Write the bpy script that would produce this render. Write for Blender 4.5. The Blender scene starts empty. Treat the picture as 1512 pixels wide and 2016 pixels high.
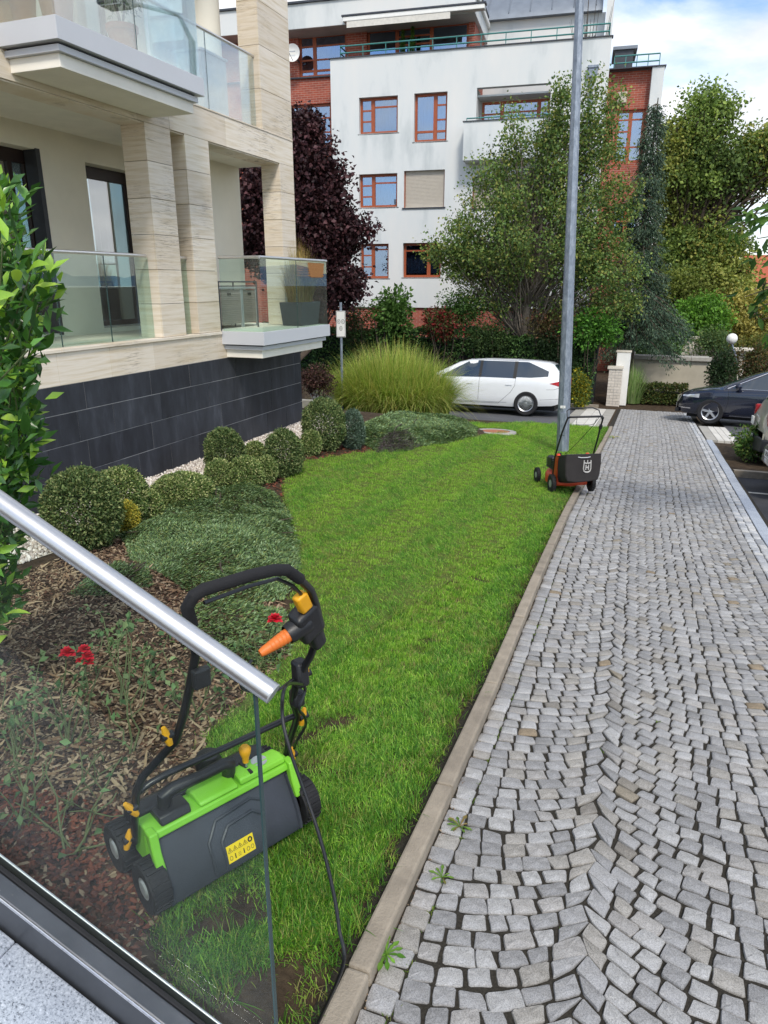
import bpy, bmesh, math, random
import numpy as np
from mathutils import Vector, Matrix, Euler
random.seed(7); RNG = np.random.default_rng(7)
R = math.radians
scene = bpy.context.scene
COL = scene.collection

# ------------------------------------------------------------------ camera
TILT = math.atan(451/1400); AZ = R(20.0); S = 0.08; H0 = 1.9; FPX = 1400.0
cd = bpy.data.cameras.new('camera'); cam = bpy.data.objects.new('camera', cd); COL.objects.link(cam)
cd.sensor_fit = 'HORIZONTAL'; cd.sensor_width = 36.0; cd.lens = 36.0*FPX/1512; cd.clip_start = 0.05; cd.clip_end = 5000
cam.location = (0, 0, H0); cam.rotation_euler = (math.pi/2-TILT, 0, AZ)
scene.camera = cam

# ------------------------------------------------------------------ sky, sun, exposure
SUN_EL, SUN_AZ = R(48), R(150)          # azimuth clockwise from +Y: behind the viewer, to the right
w = bpy.data.worlds.new('World'); scene.world = w; w.use_nodes = True
nt = w.node_tree; N = nt.nodes; L = nt.links
bg = N['Background']
sky = N.new('ShaderNodeTexSky'); sky.sky_type = 'NISHITA'; sky.sun_disc = False
sky.sun_elevation = SUN_EL; sky.sun_rotation = SUN_AZ; sky.air_density = 1.0; sky.dust_density = 0.4; sky.ozone_density = 3.0
tc = N.new('ShaderNodeTexCoord')
mp = N.new('ShaderNodeMapping'); mp.inputs['Scale'].default_value = (1, 1, 2.2); mp.inputs['Location'].default_value = (1.3, 0.2, 0.6)
n1 = N.new('ShaderNodeTexNoise'); n1.inputs['Scale'].default_value = 2.6; n1.inputs['Detail'].default_value = 9; n1.inputs['Roughness'].default_value = 0.55
n1.inputs['Distortion'].default_value = 0.25
rp = N.new('ShaderNodeValToRGB'); rp.color_ramp.elements[0].position = 0.43; rp.color_ramp.elements[1].position = 0.58
n2 = N.new('ShaderNodeTexNoise'); n2.inputs['Scale'].default_value = 5.0; n2.inputs['Detail'].default_value = 6
rp2 = N.new('ShaderNodeValToRGB'); rp2.color_ramp.elements[0].position = 0.3; rp2.color_ramp.elements[1].position = 0.7
rp2.color_ramp.elements[0].color = (4.0, 4.25, 4.7, 1); rp2.color_ramp.elements[1].color = (7.6, 7.5, 7.4, 1)
mx = N.new('ShaderNodeMix'); mx.data_type = 'RGBA'
L.new(tc.outputs['Generated'], mp.inputs['Vector']); L.new(mp.outputs[0], n1.inputs['Vector']); L.new(mp.outputs[0], n2.inputs['Vector'])
L.new(n1.outputs['Fac'], rp.inputs['Fac']); L.new(n2.outputs['Fac'], rp2.inputs['Fac'])
L.new(rp.outputs['Color'], mx.inputs[0]); L.new(sky.outputs[0], mx.inputs[6]); L.new(rp2.outputs['Color'], mx.inputs[7])
L.new(mx.outputs[2], bg.inputs['Color']); bg.inputs['Strength'].default_value = 0.15
sd = bpy.data.lights.new('sun', 'SUN'); sd.energy = 2.1; sd.angle = R(12); sd.color = (1.0, 0.93, 0.83)
sun = bpy.data.objects.new('sun', sd); COL.objects.link(sun)
sun.rotation_euler = Vector((math.sin(SUN_AZ)*math.cos(SUN_EL), math.cos(SUN_AZ)*math.cos(SUN_EL), math.sin(SUN_EL))).to_track_quat('Z', 'Y').to_euler()
scene.view_settings.view_transform = 'Standard'; scene.view_settings.look = 'None'
scene.view_settings.exposure = 0.5; scene.view_settings.gamma = 1.0
scene.render.engine = 'CYCLES'
scene.cycles.max_bounces = 8; scene.cycles.transparent_max_bounces = 24; scene.cycles.use_denoising = True
scene.cycles.caustics_reflective = False; scene.cycles.caustics_refractive = False

# ------------------------------------------------------------------ survey helpers (photo pixel -> place)
CAM = np.array([0, 0, H0])
def ray(x, y):
    a = (x-756)/FPX; b = (1008-y)/FPX; c, s = math.cos(TILT), math.sin(TILT)
    fh = c+b*s; up = b*c-s
    return np.array([a*math.cos(AZ)-fh*math.sin(AZ), a*math.sin(AZ)+fh*math.cos(AZ), up])
def sstep(t): t = min(1, max(0, t)); return t*t*(3-2*t)
def gz(X, Y):
    z = -S*min(max(Y, -4), 24)
    if X < -1.2:
        r = max(0, S*Y-0.50)*(1-sstep((Y-12)/5)); z += sstep((-1.2-X)/4.4)*r
    return z
def G(x, y, dz=0.0):
    r = ray(x, y); t = (dz-H0)/(r[2]+S*r[1]) if r[2]+S*r[1] < 0 else 30
    for _ in range(14):
        p = CAM+r*t; t = (gz(p[0], p[1])+dz-H0)/r[2]*0.6+t*0.4
    return CAM+r*t
def atY(x, y, Y): r = ray(x, y); return CAM+r*(Y/r[1])

# ------------------------------------------------------------------ materials
def srgb(h):
    h = h.lstrip('#'); c = [int(h[i:i+2], 16)/255 for i in (0, 2, 4)]
    return tuple(((v/12.92) if v <= 0.04045 else ((v+0.055)/1.055)**2.4) for v in c)
class NT:
    def __init__(s, name):
        s.m = bpy.data.materials.new(name); s.m.use_nodes = True; s.t = s.m.node_tree; s.n = s.t.nodes; s.l = s.t.links
        s.b = s.n['Principled BSDF']; s.out = s.n['Material Output']
    def new(s, typ, **kw):
        o = s.n.new('ShaderNode'+typ)
        for k, v in kw.items():
            if k in o.inputs: o.inputs[k].default_value = v
            else: setattr(o, k, v)
        return o
    def coord(s, kind='Object', scale=(1, 1, 1)):
        t = s.new('TexCoord'); m = s.new('Mapping'); m.inputs['Scale'].default_value = scale
        s.l.new(t.outputs[kind], m.inputs['Vector']); return m.outputs[0]
    def noise(s, vec, scale, detail=4, rough=0.55, dist=0):
        o = s.new('TexNoise', Scale=scale, Detail=detail, Roughness=rough, Distortion=dist); s.l.new(vec, o.inputs['Vector']); return o.outputs['Fac']
    def ramp(s, fac, stops):
        o = s.new('ValToRGB'); e = o.color_ramp.elements
        while len(e) < len(stops): e.new(0.5)
        for q, (p, c) in zip(e, stops): q.position = p; q.color = (*c, 1) if len(c) == 3 else c
        s.l.new(fac, o.inputs[0]); return o.outputs[0]
    def mix(s, f, a, b, mode='MIX'):
        o = s.new('Mix'); o.data_type = 'RGBA'; o.blend_type = mode
        for i, v in ((0, f), (6, a), (7, b)):
            if hasattr(v, 'links') or hasattr(v, 'is_linked'): s.l.new(v, o.inputs[i])
            elif i == 0: o.inputs[0].default_value = v
            else: o.inputs[i].default_value = (*v, 1)
        return o.outputs[2]
    def bump(s, h, strength, dist=0.01):
        o = s.new('Bump', Strength=strength, Distance=dist); s.l.new(h, o.inputs['Height']); s.l.new(o.outputs[0], s.b.inputs['Normal'])
    def base(s, c):
        if hasattr(c, 'is_linked'): s.l.new(c, s.b.inputs['Base Color'])
        else: s.b.inputs['Base Color'].default_value = (*c, 1)
    def set(s, rough=None, metal=None, spec=None, coat=None):
        if rough is not None: s.b.inputs['Roughness'].default_value = rough
        if metal is not None: s.b.inputs['Metallic'].default_value = metal
        if spec is not None: s.b.inputs['Specular IOR Level'].default_value = spec
        if coat is not None: s.b.inputs['Coat Weight'].default_value = coat; s.b.inputs['Coat Roughness'].default_value = 0.04
        return s.m
def scl(c, k): return tuple(min(1, v*k) for v in c)
def simple(name, c, rough=0.6, metal=0, var=0.18, vs=6, bump=0.0, bs=60, spec=0.5, coat=None, rnd=0.0):
    if isinstance(c, str): c = srgb(c)
    q = NT(name); v = q.coord()
    f = q.noise(v, vs, 6)
    colr = q.ramp(f, [(0.25, scl(c, 1-var)), (0.75, scl(c, 1+var))])
    if rnd:
        oi = q.new('ObjectInfo'); g = q.ramp(oi.outputs['Random'], [(0, (1-rnd,)*3), (1, (1+rnd,)*3)]); colr = q.mix(1.0, colr, g, 'MULTIPLY')
    q.base(colr)
    if bump: q.bump(q.noise(v, bs, 5), bump)
    return q.set(rough, metal, spec, coat)
def leafmat(name, rough=0.58, trans=0.3, spec=0.2):
    q = NT(name); a = q.new('Attribute', attribute_name='Col'); q.base(a.outputs['Color']); q.set(rough, 0, spec)
    t = q.new('BsdfTranslucent'); c = q.mix(1.0, a.outputs['Color'], (1.15, 1.25, 0.75), 'MULTIPLY'); q.l.new(c, t.inputs['Color'])
    m = q.new('MixShader'); m.inputs[0].default_value = trans
    q.l.new(q.b.outputs[0], m.inputs[1]); q.l.new(t.outputs[0], m.inputs[2]); q.l.new(m.outputs[0], q.out.inputs['Surface']); return q.m
def glassmat(name, tint=(0.9, 0.97, 0.95), refl=0.12, ior=1.5, rough=0.0, dirt=0.0, gc=(1, 1, 1), graze=0.75):
    q = NT(name); q.n.remove(q.b)
    t = q.new('BsdfTransparent'); t.inputs[0].default_value = (*tint, 1)
    g = q.new('BsdfGlossy'); g.inputs['Roughness'].default_value = rough; g.inputs['Color'].default_value = (*gc, 1)
    lw = q.new('LayerWeight', Blend=0.5); pw = q.new('Math', operation='POWER'); pw.inputs[1].default_value = 4.0; q.l.new(lw.outputs['Facing'], pw.inputs[0])
    mm = q.new('Math', operation='MULTIPLY_ADD'); mm.inputs[1].default_value = graze; mm.inputs[2].default_value = refl; mm.use_clamp = True; q.l.new(pw.outputs[0], mm.inputs[0])
    m = q.new('MixShader'); q.l.new(mm.outputs[0], m.inputs[0]); q.l.new(t.outputs[0], m.inputs[1]); q.l.new(g.outputs[0], m.inputs[2])
    o = m.outputs[0]
    if dirt:
        d = q.new('BsdfDiffuse'); d.inputs[0].default_value = (0.75, 0.8, 0.82, 1)
        v = q.coord(); f = q.noise(v, 3, 8, 0.7); f2 = q.ramp(f, [(0.35, (0, 0, 0)), (0.8, (dirt,)*3)])
        k = q.new('MixShader'); q.l.new(f2, k.inputs[0]); q.l.new(o, k.inputs[1]); q.l.new(d.outputs[0], k.inputs[2]); o = k.outputs[0]
    q.l.new(o, q.out.inputs['Surface']); return q.m
def attrmat(name, rough=0.8, bump=0.0, bs=200, spk=0.0, spec=0.4, dist=0.004):
    q = NT(name); a = q.new('Attribute', attribute_name='Col'); c = a.outputs['Color']; v = q.coord()
    if spk:
        f = q.noise(v, bs, 3, 0.8); g = q.ramp(f, [(0.33, (1-spk,)*3), (0.5, (1, 1, 1)), (0.68, (1+spk*0.7,)*3)]); c = q.mix(1.0, c, g, 'MULTIPLY')
        f = q.noise(v, 14, 4); g = q.ramp(f, [(0.3, (0.82, 0.81, 0.79)), (0.65, (1.08, 1.08, 1.09))]); c = q.mix(1.0, c, g, 'MULTIPLY')
    q.base(c)
    if bump: q.bump(q.noise(v, bs*0.5, 5, 0.65), bump, dist)
    return q.set(rough, 0, spec)
MT = {}
def build_materials():
    m = MT
    # travertine: streaks along the bed
    q = NT('travertine'); v = q.coord('Object', (0.7, 0.7, 14)); f = q.noise(v, 2.2, 10, 0.6, 0.08)
    c = q.ramp(f, [(0.20, srgb('#c2ae90')), (0.40, srgb('#d9ccb6')), (0.58, srgb('#e6ddd0')), (0.8, srgb('#dcc9ab'))])
    v2 = q.coord('Object', (2.2, 2.2, 70)); f2 = q.noise(v2, 2.2, 8, 0.7); pit = q.ramp(f2, [(0.37, (0.30, 0.25, 0.20)), (0.47, (1, 1, 1))])
    f3 = q.noise(q.coord(), 1.1, 3); pm = q.ramp(f3, [(0.48, (0, 0, 0)), (0.62, (1, 1, 1))])
    pit2 = q.mix(pm, (1, 1, 1), pit); c = q.mix(1.0, c, pit2, 'MULTIPLY')
    oi = q.new('ObjectInfo'); g = q.ramp(oi.outputs['Random'], [(0, (0.88, 0.85, 0.81)), (1, (1.06, 1.06, 1.06))]); c = q.mix(1.0, c, g, 'MULTIPLY')
    q.base(c); q.bump(f2, 0.15, 0.004); m['trav'] = q.set(0.55)
    # dark slate tiles
    q = NT('slate'); v = q.coord('Object', (2, 2, 0.6)); f = q.noise(v, 3, 9, 0.65)
    c = q.ramp(f, [(0.3, srgb('#25272d')), (0.55, srgb('#33363d')), (0.78, srgb('#4a4e57'))])
    oi = q.new('ObjectInfo'); g = q.ramp(oi.outputs['Random'], [(0, (0.75, 0.75, 0.78)), (1, (1.2, 1.2, 1.2))]); c = q.mix(1.0, c, g, 'MULTIPLY')
    q.base(c); q.bump(q.noise(q.coord(), 30, 6), 0.2, 0.004); m['slate'] = q.set(0.62, spec=0.3)
    m['stonejoint'] = simple('stone_joint', '#6b5c4a', 0.95, var=0.2); m['grout'] = simple('grout', '#9a9998', 0.9, var=0.25)
    # stucco with faint dirt
    q = NT('white_stucco'); f = q.noise(q.coord('Object', (0.5, 0.5, 0.16)), 1.3, 8, 0.6)
    c = q.ramp(f, [(0.28, srgb('#aab2b4')), (0.46, srgb('#cfd3d3')), (0.8, srgb('#dddbd7'))])
    q.base(c); q.bump(q.noise(q.coord(), 180, 3), 0.15, 0.003); m['stucco'] = q.set(0.85)
    m['cream'] = simple('cream_plaster', '#e6e0d0', 0.85, var=0.06, vs=2, bump=0.1, bs=200)
    m['cream_white'] = simple('balcony_plaster', '#ece8dd', 0.8, var=0.07, vs=3, bump=0.08, bs=200)
    m['fascia'] = simple('painted_metal_fascia', '#c3c6cc', 0.38, 0.0, var=0.03, vs=2)
    # brick for distant walls
    q = NT('red_brick'); bt = q.new('TexBrick', Scale=1.0); v = q.coord('Object', (1, 1, 1)); sx = q.new('SeparateXYZ'); cx = q.new('CombineXYZ'); q.l.new(v, sx.inputs[0])
    ad = q.new('Math', operation='ADD'); q.l.new(sx.outputs[0], ad.inputs[0]); q.l.new(sx.outputs[1], ad.inputs[1])
    q.l.new(ad.outputs[0], cx.inputs[0]); q.l.new(sx.outputs[2], cx.inputs[1]); q.l.new(cx.outputs[0], bt.inputs['Vector'])
    bt.inputs['Color1'].default_value = (*srgb('#a2513d'), 1); bt.inputs['Color2'].default_value = (*srgb('#8c4436'), 1); bt.inputs['Mortar'].default_value = (*srgb('#a5867a'), 1)
    bt.inputs['Brick Width'].default_value = 0.27; bt.inputs['Row Height'].default_value = 0.083; bt.inputs['Mortar Size'].default_value = 0.008
    f = q.noise(v, 1.2, 5); g = q.ramp(f, [(0.3, (0.8, 0.8, 0.8)), (0.7, (1.15, 1.12, 1.1))]); c = q.mix(1.0, bt.outputs['Color'], g, 'MULTIPLY')
    q.base(c); m['brick'] = q.set(0.85)
    m['wood'] = simple('stained_wood_frame', '#964a28', 0.5, var=0.2, vs=14)
    m['darkframe'] = simple('dark_brown_frame', '#2a1d1b', 0.45, var=0.2)
    m['steel'] = simple('brushed_steel', (0.66, 0.66, 0.66), 0.40, 1.0, var=0.06, vs=30, bump=0.03, bs=150)
    q = NT('galvanised_steel'); f = q.noise(q.coord('Object', (1, 1, 0.45)), 16, 7, 0.7); c = q.ramp(f, [(0.3, srgb('#6c7683')), (0.55, srgb('#8e98a5')), (0.8, srgb('#b3bac2'))]); q.base(c)
    q.bump(q.noise(q.coord(), 90, 3), 0.06, 0.002); m['galv'] = q.set(0.5, 0.45)
    m['teal'] = simple('teal_paint', '#3f7f7c', 0.5, var=0.1)
    m['zinc'] = simple('zinc_roof', '#79818b', 0.45, 0.3, var=0.12, vs=3)
    m['greymetal'] = simple('dark_grey_metal', '#43464c', 0.45, 0.5, var=0.15)
    m['shutter'] = simple('roller_shutter', '#b9b1a4', 0.6, var=0.05)
    m['curtain'] = simple('net_curtain', '#8a949f', 0.9, var=0.15, vs=5)
    m['dark'] = simple('dark_interior', '#1c1f24', 0.9, var=0.4, vs=1.5)
    m['room'] = simple('dim_room', '#4a4c4e', 0.9, var=0.4, vs=1.2)
    m['pane'] = glassmat('window_glass', (0.55, 0.62, 0.70), 0.34, 1.5, gc=(0.62, 0.78, 1.0))
    m['pane_dark'] = glassmat('tinted_glass', (0.45, 0.55, 0.58), 0.28, 1.5)
    m['balglass'] = glassmat('balcony_glass', (0.86, 0.95, 0.92), 0.05, 1.5, dirt=0.02)
    m['balglass_hazy'] = glassmat('hazy_balcony_glass', (0.86, 0.93, 0.92), 0.22, 1.5, dirt=0.10)
    m['railglass'] = glassmat('railing_glass', (0.93, 0.965, 0.955), 0.0, 1.45, dirt=0.015, graze=0.45)
    m['glassedge'] = simple('glass_edge', '#2c4546', 0.25, var=0.1)
    m['asphalt'] = simple('asphalt', '#55565a', 0.9, var=0.22, vs=3, bump=0.4, bs=250)
    m['asphalt_dark'] = simple('dark_asphalt', '#3b3c40', 0.9, var=0.3, vs=2, bump=0.4, bs=250)
    q = NT('soil'); v = q.coord(); f = q.noise(v, 9, 8, 0.7); c = q.ramp(f, [(0.3, srgb('#2b231c')), (0.5, srgb('#463a2d')), (0.72, srgb('#5d4f3e'))]); q.base(c); q.bump(q.noise(v, 40, 6, 0.7), 0.8, 0.02); m['soil'] = q.set(0.95, spec=0.2)
    m['turf_soil'] = simple('turf_soil', '#55612c', 0.95, var=0.35, vs=18, bump=0.7, bs=60, spec=0.2)
    m['joint'] = simple('joint_grit', '#38352f', 0.95, var=0.5, vs=120, bump=0.6, bs=200, spec=0.2)
    m['kerb'] = simple('concrete_kerb', '#93897a', 0.9, var=0.28, vs=9, bump=0.5, bs=120, rnd=0.08)
    q = NT('pale_granite'); v = q.coord(); f = q.noise(v, 150, 3, 0.8); c = q.ramp(f, [(0.36, srgb('#5d636b')), (0.44, srgb('#a0a8b2')), (0.6, srgb('#bcc3cc')), (0.72, srgb('#dde2e8'))])
    f2 = q.noise(v, 6, 4); g = q.ramp(f2, [(0.3, (0.86, 0.87, 0.9)), (0.7, (1.03, 1.03, 1.03))]); c = q.mix(1.0, c, g, 'MULTIPLY'); q.base(c); q.bump(f, 0.2, 0.002); m['granite'] = q.set(0.75)
    m['paver'] = simple('concrete_paver', '#a5a29a', 0.9, var=0.12, vs=8, bump=0.3, bs=150, rnd=0.08)
    m['paver_white'] = simple('white_paver', '#cfccc4', 0.9, var=0.12, vs=8, bump=0.3, bs=150, rnd=0.06)
    m['sett'] = attrmat('granite_sett', 0.78, 0.55, 260, 0.5)
    m['leaf'] = leafmat('leaf'); m['leaf_gloss'] = leafmat('glossy_leaf', 0.28, 0.22, 0.6); m['leaf_dark'] = leafmat('dark_leaf', 0.5, 0.12)
    m['grass'] = leafmat('grass_blade', 0.55, 0.42, 0.3)
    m['chip'] = attrmat('bark_chip', 0.9, 0.4, 120); m['pebble'] = attrmat('pebble', 0.8, 0.1, 100)
    m['bark'] = simple('bark', '#4a4036', 0.95, var=0.35, vs=14, bump=0.8, bs=30); m['bark_grey'] = simple('grey_bark', '#6a6258', 0.95, var=0.3, vs=14, bump=0.6, bs=30)
    m['stem'] = simple('green_stem', '#59643f', 0.7, var=0.25, vs=30)
    m['rose'] = simple('red_petal', '#c3142b', 0.55, var=0.25, vs=40)
    m['blackplastic'] = simple('black_plastic', '#1d1e21', 0.42, var=0.2, vs=20, bump=0.08, bs=300)
    m['flap'] = simple('dusty_black_plastic', '#363a42', 0.5, var=0.35, vs=5, bump=0.06, bs=120)
    m['rubber'] = simple('rubber', '#17171a', 0.75, var=0.3, vs=20, bump=0.2, bs=120)
    m['foam'] = simple('foam_grip', '#18181b', 0.85, var=0.1, vs=60, bump=0.2, bs=400)
    m['tube'] = simple('black_tube', '#151619', 0.3, 0.0, var=0.1, spec=0.6)
    m['lime'] = simple('lime_green_plastic', '#7fc636', 0.45, var=0.07, vs=8)
    m['yellow'] = simple('yellow_plastic', '#e0a21b', 0.45, var=0.1, vs=20)
    m['labelyellow'] = simple('yellow_label', '#f0cf12', 0.5, var=0.05)
    m['orange'] = simple('orange_plastic', '#d9722b', 0.5, var=0.1, vs=20)
    m['mowerorange'] = simple('orange_paint', '#d2481f', 0.4, var=0.12, vs=10)
    m['bag'] = simple('grass_bag_fabric', '#2b2727', 0.8, var=0.2, vs=8, bump=0.25, bs=14)
    m['ink'] = simple('dark_ink', '#1a1a1a', 0.6, var=0.05); m['white'] = simple('white_paint', '#e6e6e2', 0.5, var=0.04); m['logo'] = simple('grey_print', '#b9b6b2', 0.6, var=0.05)
    m['hub'] = simple('grey_hub', '#a9adb0', 0.4, 0.3, var=0.1)
    m['carwhite'] = simple('white_car_paint', '#e2e5e8', 0.3, var=0.02, coat=1.0); m['carblue'] = simple('dark_blue_car_paint', '#0c1428', 0.25, var=0.05, coat=1.0)
    m['carbeige'] = simple('grey_beige_car_paint', '#b4b1a4', 0.35, 0.1, var=0.04, coat=0.8); m['cardark'] = simple('dark_grey_car_paint', '#3c4145', 0.35, 0.2, var=0.05, coat=0.8)
    m['carglass'] = NT('car_glass'); q = m['carglass']; q.base((0.025, 0.04, 0.06)); m['carglass'] = q.set(0.04, 0, 0.9)
    m['alloy'] = simple('alloy', (0.52, 0.53, 0.55), 0.32, 0.9, var=0.08); m['chrome'] = simple('chrome', (0.8, 0.8, 0.82), 0.12, 1.0, var=0.02)
    m['red_lens'] = simple('red_lens', '#a80f16', 0.15, var=0.1); m['clear_lens'] = simple('clear_lens', '#c8ccd2', 0.1, 0.4, var=0.1); m['plate'] = simple('number_plate', '#dcdcd8', 0.5, var=0.03)
    m['wicker'] = simple('grey_wicker', '#8c837b', 0.8, var=0.15, vs=30, rnd=0.06); m['terracotta'] = simple('terracotta', '#a5674c', 0.8, var=0.12); m['basket'] = simple('brown_basket', '#9a6a3c', 0.85, var=0.2, vs=40)
    m['planter'] = simple('charcoal_planter', '#3f454b', 0.6, var=0.08); m['plankwood'] = simple('warm_wood', '#b17a3c', 0.6, var=0.2, vs=12)
    m['whitebrick'] = simple('pale_brick', '#cfc7bb', 0.85, var=0.12, vs=20, bump=0.3, bs=90, rnd=0.07); m['wallrender'] = simple('weathered_render', '#b5ae9d', 0.9, var=0.14, vs=2); m['palestone'] = simple('pale_stone', '#cbc4b6', 0.85, var=0.12, vs=6, bump=0.3, bs=80)
    m['sign'] = simple('sign_face', '#dcdcd8', 0.5, var=0.04); m['hill'] = simple('hillside', '#6f86a0', 1.0, var=0.12, vs=0.02); m['roof_tile'] = simple('roof_tile', '#a8573c', 0.85, var=0.15, vs=8)  # hillside colour has the blue of distant haze mixed in
    m['pinkwall'] = simple('pinkish_wall', '#cdaa92', 0.9, var=0.06)
build_materials()
# ------------------------------------------------------------------ geometry helpers
class MB:
    def __init__(s): s.v = []; s.f = []; s.c = []
    def add(s, vs, fs, col=None):
        o = len(s.v); s.v.extend(map(tuple, vs)); s.f.extend([tuple(i+o for i in f) for f in fs])
        if col is not None: s.c.extend([col]*len(vs))
        return s
    def box(s, x0, x1, y0, y1, z0, z1):
        return s.add([(x0,y0,z0),(x1,y0,z0),(x1,y1,z0),(x0,y1,z0),(x0,y0,z1),(x1,y0,z1),(x1,y1,z1),(x0,y1,z1)],
                     [(0,3,2,1),(4,5,6,7),(0,1,5,4),(1,2,6,5),(2,3,7,6),(3,0,4,7)])
    def obox(s, c, ax, half):
        c = np.array(c, float); A = [np.array(a, float)/np.linalg.norm(a) for a in ax]; vs = []
        for k in (-1, 1):
            for i, j in ((-1,-1),(1,-1),(1,1),(-1,1)): vs.append(c+A[0]*half[0]*i+A[1]*half[1]*j+A[2]*half[2]*k)
        return s.add(vs, [(0,3,2,1),(4,5,6,7),(0,1,5,4),(1,2,6,5),(2,3,7,6),(3,0,4,7)])
    def prism(s, poly, axis, a, b):
        """extrude a 2-D polygon along an axis; poly is in the two other axes, in order"""
        n = len(poly)
        def P(p, t): return (t, p[0], p[1]) if axis == 0 else ((p[0], t, p[1]) if axis == 1 else (p[0], p[1], t))
        return s.add([P(p, a) for p in poly]+[P(p, b) for p in poly], [tuple(range(n))[::-1], tuple(range(n, 2*n))]+[(i, (i+1) % n, n+(i+1) % n, n+i) for i in range(n)])
    def tube(s, pts, r, n=8, cap=True):
        pts = [Vector(p) for p in pts]; rs = r if hasattr(r, '__len__') else [r]*len(pts); rings = []
        up = Vector((0, 0, 1)); prev = None
        for i, p in enumerate(pts):
            t = (pts[min(i+1, len(pts)-1)]-pts[max(i-1, 0)]).normalized()
            if prev is None:
                a = t.cross(up) if abs(t.z) < 0.95 else t.cross(Vector((1, 0, 0)))
            else: a = prev-t*prev.dot(t)
            a.normalize(); prev = a; b = t.cross(a)
            rings.append([p+(a*math.cos(2*math.pi*k/n)+b*math.sin(2*math.pi*k/n))*rs[i] for k in range(n)])
        vs = [v for rg in rings for v in rg]; fs = []
        for i in range(len(pts)-1):
            for k in range(n): fs.append((i*n+k, i*n+(k+1) % n, (i+1)*n+(k+1) % n, (i+1)*n+k))
        if cap: fs.append(tuple(range(n))[::-1]); fs.append(tuple((len(pts)-1)*n+k for k in range(n)))
        return s.add(vs, fs)
    def lathe(s, prof, c=(0, 0, 0), axis='z', n=20):
        vs = []; fs = []; m = len(prof)
        for k in range(n):
            a = 2*math.pi*k/n
            for (r, h) in prof:
                if axis == 'z': q = (c[0]+r*math.cos(a), c[1]+r*math.sin(a), c[2]+h)
                elif axis == 'x': q = (c[0]+h, c[1]+r*math.cos(a), c[2]+r*math.sin(a))
                else: q = (c[0]+r*math.cos(a), c[1]+h, c[2]+r*math.sin(a))
                vs.append(q)
        for k in range(n):
            for i in range(m-1): fs.append((k*m+i, ((k+1) % n)*m+i, ((k+1) % n)*m+i+1, k*m+i+1))
        return s.add(vs, fs)
    def build(s, name, m, parent=None, bevel=0, smooth=False, seg=2):
        me = bpy.data.meshes.new(name); me.from_pydata(s.v, [], s.f); me.validate()
        if s.c and len(s.c) == len(s.v):
            a = me.color_attributes.new('Col', 'FLOAT_COLOR', 'POINT'); a.data.foreach_set('color', np.array([(*c, 1) for c in s.c], 'f').ravel())
        bm = bmesh.new(); bm.from_mesh(me); bmesh.ops.recalc_face_normals(bm, faces=bm.faces); bm.to_mesh(me); bm.free()
        me.materials.append(MT[m] if isinstance(m, str) else m)
        if smooth: me.shade_smooth()
        o = bpy.data.objects.new(name, me); COL.objects.link(o); o.parent = parent
        if bevel:
            b = o.modifiers.new('bevel', 'BEVEL'); b.width = bevel; b.segments = seg; b.limit_method = 'ANGLE'; b.angle_limit = R(40)
        if smooth: smooth_by_angle(me)
        return o
def smooth_by_angle(me, ang=R(42)):
    bm = bmesh.new(); bm.from_mesh(me)
    for e in bm.edges: e.smooth = not (len(e.link_faces) == 2 and e.calc_face_angle(0) > ang)
    bm.to_mesh(me); bm.free()
def tag(o, label, cat=None, group=None, kind=None):
    if label: o['label'] = label
    if cat: o['category'] = cat
    if group: o['group'] = group
    if kind: o['kind'] = kind
    return o
def thing(name, label, cat, loc=(0, 0, 0), rot=(0, 0, 0), group=None):
    o = bpy.data.objects.new(name, None); o.empty_display_size = 0.1; COL.objects.link(o); o.location = loc; o.rotation_euler = rot
    return tag(o, label, cat, group)
def struct(name, mb, m, label=None):
    o = mb.build(name, m); o['kind'] = 'structure'
    if label: o['label'] = label
    return o
def npmesh(name, V, F, m, col=None, parent=None, smooth=False):
    """V (n,3), F (k,3|4) arrays -> object, fast"""
    me = bpy.data.meshes.new(name); V = np.asarray(V, 'f'); F = np.asarray(F, 'i'); k = F.shape[1]
    me.vertices.add(len(V)); me.vertices.foreach_set('co', V.ravel()); me.loops.add(F.size); me.loops.foreach_set('vertex_index', F.ravel())
    me.polygons.add(len(F)); me.polygons.foreach_set('loop_start', np.arange(0, F.size, k, dtype='i')); me.update(calc_edges=True)
    if col is not None:
        a = me.color_attributes.new('Col', 'FLOAT_COLOR', 'POINT'); c = np.ones((len(V), 4), 'f'); c[:, :3] = col; a.data.foreach_set('color', c.ravel())
    me.materials.append(MT[m] if isinstance(m, str) else m)
    if smooth: me.shade_smooth()
    o = bpy.data.objects.new(name, me); COL.objects.link(o); o.parent = parent; return o
def norm(a): return a/np.maximum(1e-9, np.linalg.norm(a, axis=-1, keepdims=True))
def palette(cols, n, jit=0.18):
    P = np.array([srgb(c) if isinstance(c, str) else c for c in cols]); i = RNG.integers(0, len(P), n); c = P[i]*(1+RNG.normal(0, jit, (n, 1))); return np.clip(c, 0.004, 1)
def leafV(P, D, Nn, size, width, fold=0.25, droop=0.0):
    """P base points, D leaf direction, Nn leaf normal -> 4-vertex folded leaves"""
    n = len(P); D = norm(D); Sd = norm(np.cross(D, Nn)); U = norm(np.cross(Sd, D)); size = np.asarray(size).reshape(-1, 1)*np.ones((n, 1)); wd = size*width
    mid = P+D*size*0.5
    V = np.stack([P, mid+Sd*wd*0.5+U*wd*fold, P+D*size-U*size*droop, mid-Sd*wd*0.5+U*wd*fold], 1).reshape(-1, 3)
    b = np.arange(n)*4; F = np.stack([np.stack([b, b+1, b+2], 1), np.stack([b, b+2, b+3], 1)], 1).reshape(-1, 3)
    return V, F
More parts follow.
